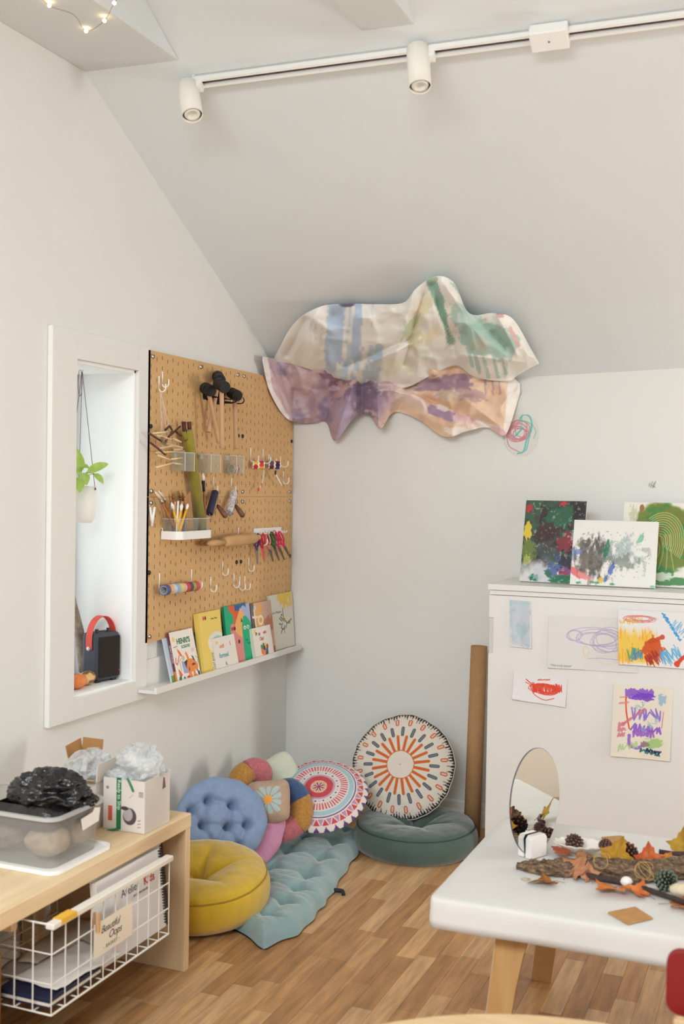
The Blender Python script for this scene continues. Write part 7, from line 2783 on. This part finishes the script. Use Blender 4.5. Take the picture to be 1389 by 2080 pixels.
# slab of bark
ax = np.array([tp(*q_) for q_ in ((1050, 1764), (1085, 1770), (1130, 1774), (1190, 1772), (1250, 1779), (1310, 1782), (1370, 1778), (1440, 1768))])
axc = bez(ax, 30)
nA = len(axc)
s_ = np.linspace(0, 1, nA)
hw = np.interp(s_, [0, .06, .2, .4, .6, .8, 1], [.010, .016, .030, .040, .044, .046, .05])
na = 64
rows = []
for i in range(nA):
    d = unit(axc[min(i + 1, nA - 1)] - axc[max(i - 1, 0)])
    sd = unit(np.cross((0, 0, 1), d))
    aa_ = np.linspace(0, 2 * PI, na, endpoint=False)
    ridg = np.abs(vnoise(aa_ * 3.2 + 3 * fbm(s_[i] * 6, aa_ * .5, 0, 3), s_[i] * 9, 0, 7))
    r1 = hw[i] * (1 + .28 * fbm(np.cos(aa_) * 3, s_[i] * 26, np.sin(aa_) * 3, 5, 5) + .3 * (ridg - .3))
    hz = np.interp(s_[i], [0, .15, .5, 1], [.011, .019, .024, .028])
    r2 = hz * (1 + .5 * fbm(np.cos(aa_) * 5, s_[i] * 34, np.sin(aa_) * 5, 9, 5) + .45 * (ridg - .3))
    pts = axc[i] + sd * (r1 * np.cos(aa_))[:, None] + np.array([0, 0, 1.]) * (np.maximum(r2 * np.sin(aa_), -hz * .55) + hz * .56)[:, None]
    rows.append(pts)
P = np.array(rows)
N = fbm(P[..., 0] * 60, P[..., 1] * 260, P[..., 2] * 200, 6, 5)
C = np.array((104, 84, 66), float) + smooth(-.1, .4, N)[..., None] * (np.array((150, 126, 100.)) - np.array((104, 84, 66.)))
C = C + smooth(.15, .5, -N)[..., None] * (np.array((62, 48, 38.)) - C)
tag(painted('bark_slab', P, C, vmat('rough_bark', .95, bump=.8, bscale=160, bdist=.004), cu=True, smooth=False), 'long rugged slab of grey brown bark across the table', 'bark')

# twigs
def twig(label, pts, r0, r1, rgb, seed, dz=.012):
    c = bez([tp(x, y) + np.array([0, 0, h_]) for x, y, h_ in pts], 10)
    m_ = len(c)
    rd = np.linspace(r0, r1, m_) * (1 + .10 * fbm(np.linspace(0, 9, m_), np.zeros(m_), 0, seed, 3))
    o_ = obj('twig', MB().tube(c, rd, 12), mat('twig_%d_%d_%d' % rgb, rgb, .8, var=.3, vscale=50, bump=.3, bscale=120), smooth=True)
    tag(o_, label, 'twig', 'twigs on the table')


twig('thick dark twig running along the front of the bark', [(1168, 1782, .016), (1215, 1794, .014), (1265, 1804, .014), (1320, 1818, .012), (1400, 1846, .012)], .0085, .0075, (72, 56, 52), 3)
twig('short dark twig behind the bark near the right edge', [(1338, 1738, .012), (1370, 1742, .012), (1410, 1742, .012)], .007, .0065, (76, 54, 54), 5)


# fallen leaves
def maple(label, c, size, yaw, tilt, rgb, rgb2, seed, curl=.5, lift=.001):
    """five pointed leaf with curled edges and a stalk"""
    rng = np.random.default_rng(seed)
    tips = [(-2.35, .55), (-1.25, .85), (0, 1.0), (1.25, .85), (2.35, .55)]
    out = []
    for i, (a, l_) in enumerate(tips):
        if i:
            m_ = (a + tips[i - 1][0]) / 2
            out.append((m_, .50 + .08 * rng.random()))
        out += [(a - .36, l_ * .72), (a - .2, l_ * .74), (a, l_), (a + .2, l_ * .74), (a + .36, l_ * .72)]
    out = [(-2.95, .12)] + out + [(2.95, .12)]
    an, rd = np.array(out).T
    rows = []
    lv = np.linspace(.02, 1, 9)
    X = np.outer(lv, rd * np.sin(an))
    Y = np.outer(lv, rd * np.cos(an))
    rr = np.hypot(X, Y)
    Z = curl * (.42 * np.abs(X) ** 1.6 + .35 * np.clip(Y, 0, 9) ** 2 * math.cos(seed) + .22 * np.sin(X * 4 + seed) * rr + .16 * fbm(X * 3, Y * 3, 0, seed, 3))
    Z = Z - Z.min()
    R = rotz(yaw) @ rotx(tilt)
    size = size * 1.6
    P = np.stack([X, Y, Z], 2) * size @ R.T
    P = P + np.asarray(c) - np.array([0, 0, P[..., 2].min()]) + np.array([0, 0, lift])
    N = fbm(X * 5, Y * 5, 0, seed, 4)
    vein = np.exp(-((an[None] - np.round(an / 1.2)[None] * 1.2) / .06) ** 2) * (rr > .05)
    C = np.array(rgb, float) + smooth(-.2, .4, N)[..., None] * (np.array(rgb2, float) - np.array(rgb, float))
    C = C * (1 - .12 * vein[..., None])
    t = thing('fallen_leaf', label, 'leaf', tuple(c), 'dry autumn leaves on the table')
    o_ = painted('blade', P, C, vmat('dry_leaf', .6, bump=.3, bscale=120, trans=.2), t)
    s = o_.modifiers.new('thickness', 'SOLIDIFY')
    s.thickness = .0006
    b_ = P[:, :].mean((0, 1)) * 0 + P[0].mean(0)
    e_ = b_ + R @ np.array([0, -.75, .12]) * size
    e_[2] = max(e_[2], TZ_ + .002)
    obj('stalk', MB().tube([b_, (b_ + e_) / 2 + [0, 0, .004], e_], .0008, 5), mat('leaf_stalk', (140, 84, 52), .7), t)


def low(x, y):
    return tp(x, y)


maple('brown curled leaf at the left end of the bark', low(1112, 1797), .036, 1.9, .2, (150, 96, 52), (182, 122, 66), 3, .8)
maple('pinkish tan leaf propped against the front of the bark', low(1168, 1783), .04, -.6, .75, (206, 150, 112), (190, 128, 90), 5, .5)
maple('narrow tan leaf edge beside the dark twig', low(1197, 1790), .026, .5, 1.0, (208, 152, 116), (186, 122, 86), 7, .4)
maple('bright orange maple leaf in front of the dark twig', low(1245, 1812), .043, 2.5, .25, (222, 128, 60), (232, 158, 84), 9, .7)
maple('orange brown maple leaf right of the bright orange one', low(1296, 1820), .036, 1.3, .3, (216, 118, 62), (228, 146, 84), 11, .8)
maple('orange leaf cut by the right picture edge', low(1384, 1842), .048, -1.4, .15, (190, 104, 50), (206, 124, 64), 13, .5)
maple('large yellow leaf standing behind the bark', low(1250, 1764), .046, -.5, 1.05, (198, 152, 48), (184, 132, 40), 15, .4)
maple('yellow leaf lying beside the shell dish', low(1214, 1760), .034, .7, .35, (204, 146, 54), (190, 126, 46), 17, .5)
maple('red orange leaf standing behind the bark', low(1318, 1764), .036, .3, 1.0, (206, 92, 52), (222, 124, 66), 19, .5)
maple('yellow leaf at the right picture edge behind the bark', low(1390, 1738), .042, .2, 1.0, (196, 156, 54), (178, 132, 44), 21, .4)
maple('small orange leaf next to the red one behind the bark', low(1352, 1758), .026, -.4, .7, (224, 156, 70), (210, 130, 56), 23, .4)
maple('russet leaf flat under the left bark end', low(1146, 1742), .03, 1.2, .1, (186, 104, 74), (170, 92, 64), 25, .3, .012)

# small kraft squares
for lab, c4 in (('tan square coaster lying at the front of the table', ((1234, 1856), (1290, 1845), (1326, 1868), (1275, 1880))), ('tan paper square behind the reddish pine cone', ((1221, 1703), (1262, 1700), (1284, 1722), (1240, 1728)))):
    P = [tp(*q_) + np.array([0, 0, .0005]) for q_ in c4]
    tag(obj('craft_square', MB().prism(P, (0, 0, .005)), mat('tan_coaster', (186, 138, 84), .75, var=.1, vscale=40), bevel=.0015), lab, 'coaster', 'tan craft squares')
# white pebble, cream shell, twine
pcb = tp(1272, 1806)
tag(obj('white_pebble', lump(pcb + np.array([0, 0, .02]), (.016, .013, .014), 8, .12, 2, 24, 16), mat('white_stone', (232, 228, 224), .6), smooth=True), 'round white pebble resting on the dark twig', 'pebble')
pcs = tp(1385, 1822)
tag(obj('cream_shell', lump(pcs + np.array([0, 0, .018]), (.034, .022, .018), 14, .12, 3, 32, 20), mat('cream_shell', (222, 206, 176), .6, var=.1, vscale=60), smooth=True), 'cream coloured shell beside the green tinged cone', 'shell')
for lab, c, r_, n_, h_ in (('loose loop of raffia standing on the bark', (1222, 1782), .02, 1.6, .046), ('tangle of raffia on the bark beside the white pebble', (1308, 1798), .022, 3.4, .04), ('thin raffia curl at the left of the brown leaf', (1068, 1788), .012, 1.3, .003)):
    tt = np.linspace(0, n_ * 2 * PI, int(26 * n_))
    b_ = tp(*c) + np.array([0, 0, h_])
    k = 1 + .25 * np.sin(tt * .7)
    up = .9 if h_ > .01 else .08
    P = np.stack([b_[0] + r_ * k * np.cos(tt), b_[1] + r_ * .6 * k * np.sin(tt * 1.0), np.maximum(b_[2] + r_ * up * np.sin(tt * .9 + .5), TZ_ + .002)], 1)
    tag(obj('raffia_string', MB().tube(P, .0010, 5), mat('raffia', (186, 150, 96), .8)), lab, 'raffia', 'raffia on the table')

# ------------------------------------------------------------------ red chair and round table at the lower right
M_BEECH = mat('pale_beech', (214, 186, 144), .5, vrgb=(204, 172, 128), vscale=10, stretch=(.5, 4, 4))
t = thing('child_chair', 'child chair with a red backrest at the lower right', 'chair', (2.27, -2.62, 0))
cyb = -2.70
cxl, cxr = pw(1352, 1990, 1, cyb)[0], pw(1352, 1990, 1, cyb)[0] + .33
cz_t, cz_b = pw(1370, 1932, 1, cyb)[2], pw(1370, 2066, 1, cyb)[2]
rc = rrect(cxl, cz_b, cxr, cz_t, .028, 6)
obj('backrest', MB().prism([(x, cyb + .012 * math.cos((x - 2.27) * 6), z) for x, z in rc], (0, .016, 0)), mat('red_lacquer', (122, 10, 14), .55), t, bevel=.003)
obj('seat', MB().box((cxl + .01, cyb + .04, .29), (cxr - .01, -2.43, .31)), M_BEECH, t, bevel=.006)
for x in (cxl + .03, cxr - .03):
    obj('leg', MB().cyl((x, cyb + .028, 0), (x, cyb + .024, cz_b + .06), .013, .012, 14), M_BEECH, t, smooth=True)
    obj('leg', MB().cyl((x, -2.46, 0), (x, -2.46, .29), .013, .013, 14), M_BEECH, t, smooth=True)
obj('lower_rail', MB().box((cxl + .016, cyb + .004, .44), (cxr - .016, cyb + .018, cz_b - .006)), M_BEECH, t, bevel=.003)

far = pw(1150, 2066, 2, .5)
vd = unit(np.array([CAM[0] - far[0], CAM[1] - far[1], 0]))
rR = .62
cc = far + vd * rR
t = thing('round_table', 'round pale wood table top just entering the bottom of the picture', 'table', (cc[0], cc[1], 0))
obj('table_top', MB().lathe([(.001, .472), (rR - .006, .472), (rR, .478), (rR, .496), (rR - .004, .5), (.001, .5)], (cc[0], cc[1], 0), None, 96), M_BEECH, t, smooth=False)
for k in range(4):
    a = k * PI / 2 + .7
    obj('leg', MB().cyl((cc[0] + .42 * math.cos(a), cc[1] + .42 * math.sin(a), 0), (cc[0] + .40 * math.cos(a), cc[1] + .40 * math.sin(a), .472), .018, .022, 16), M_BEECH, t, smooth=True)
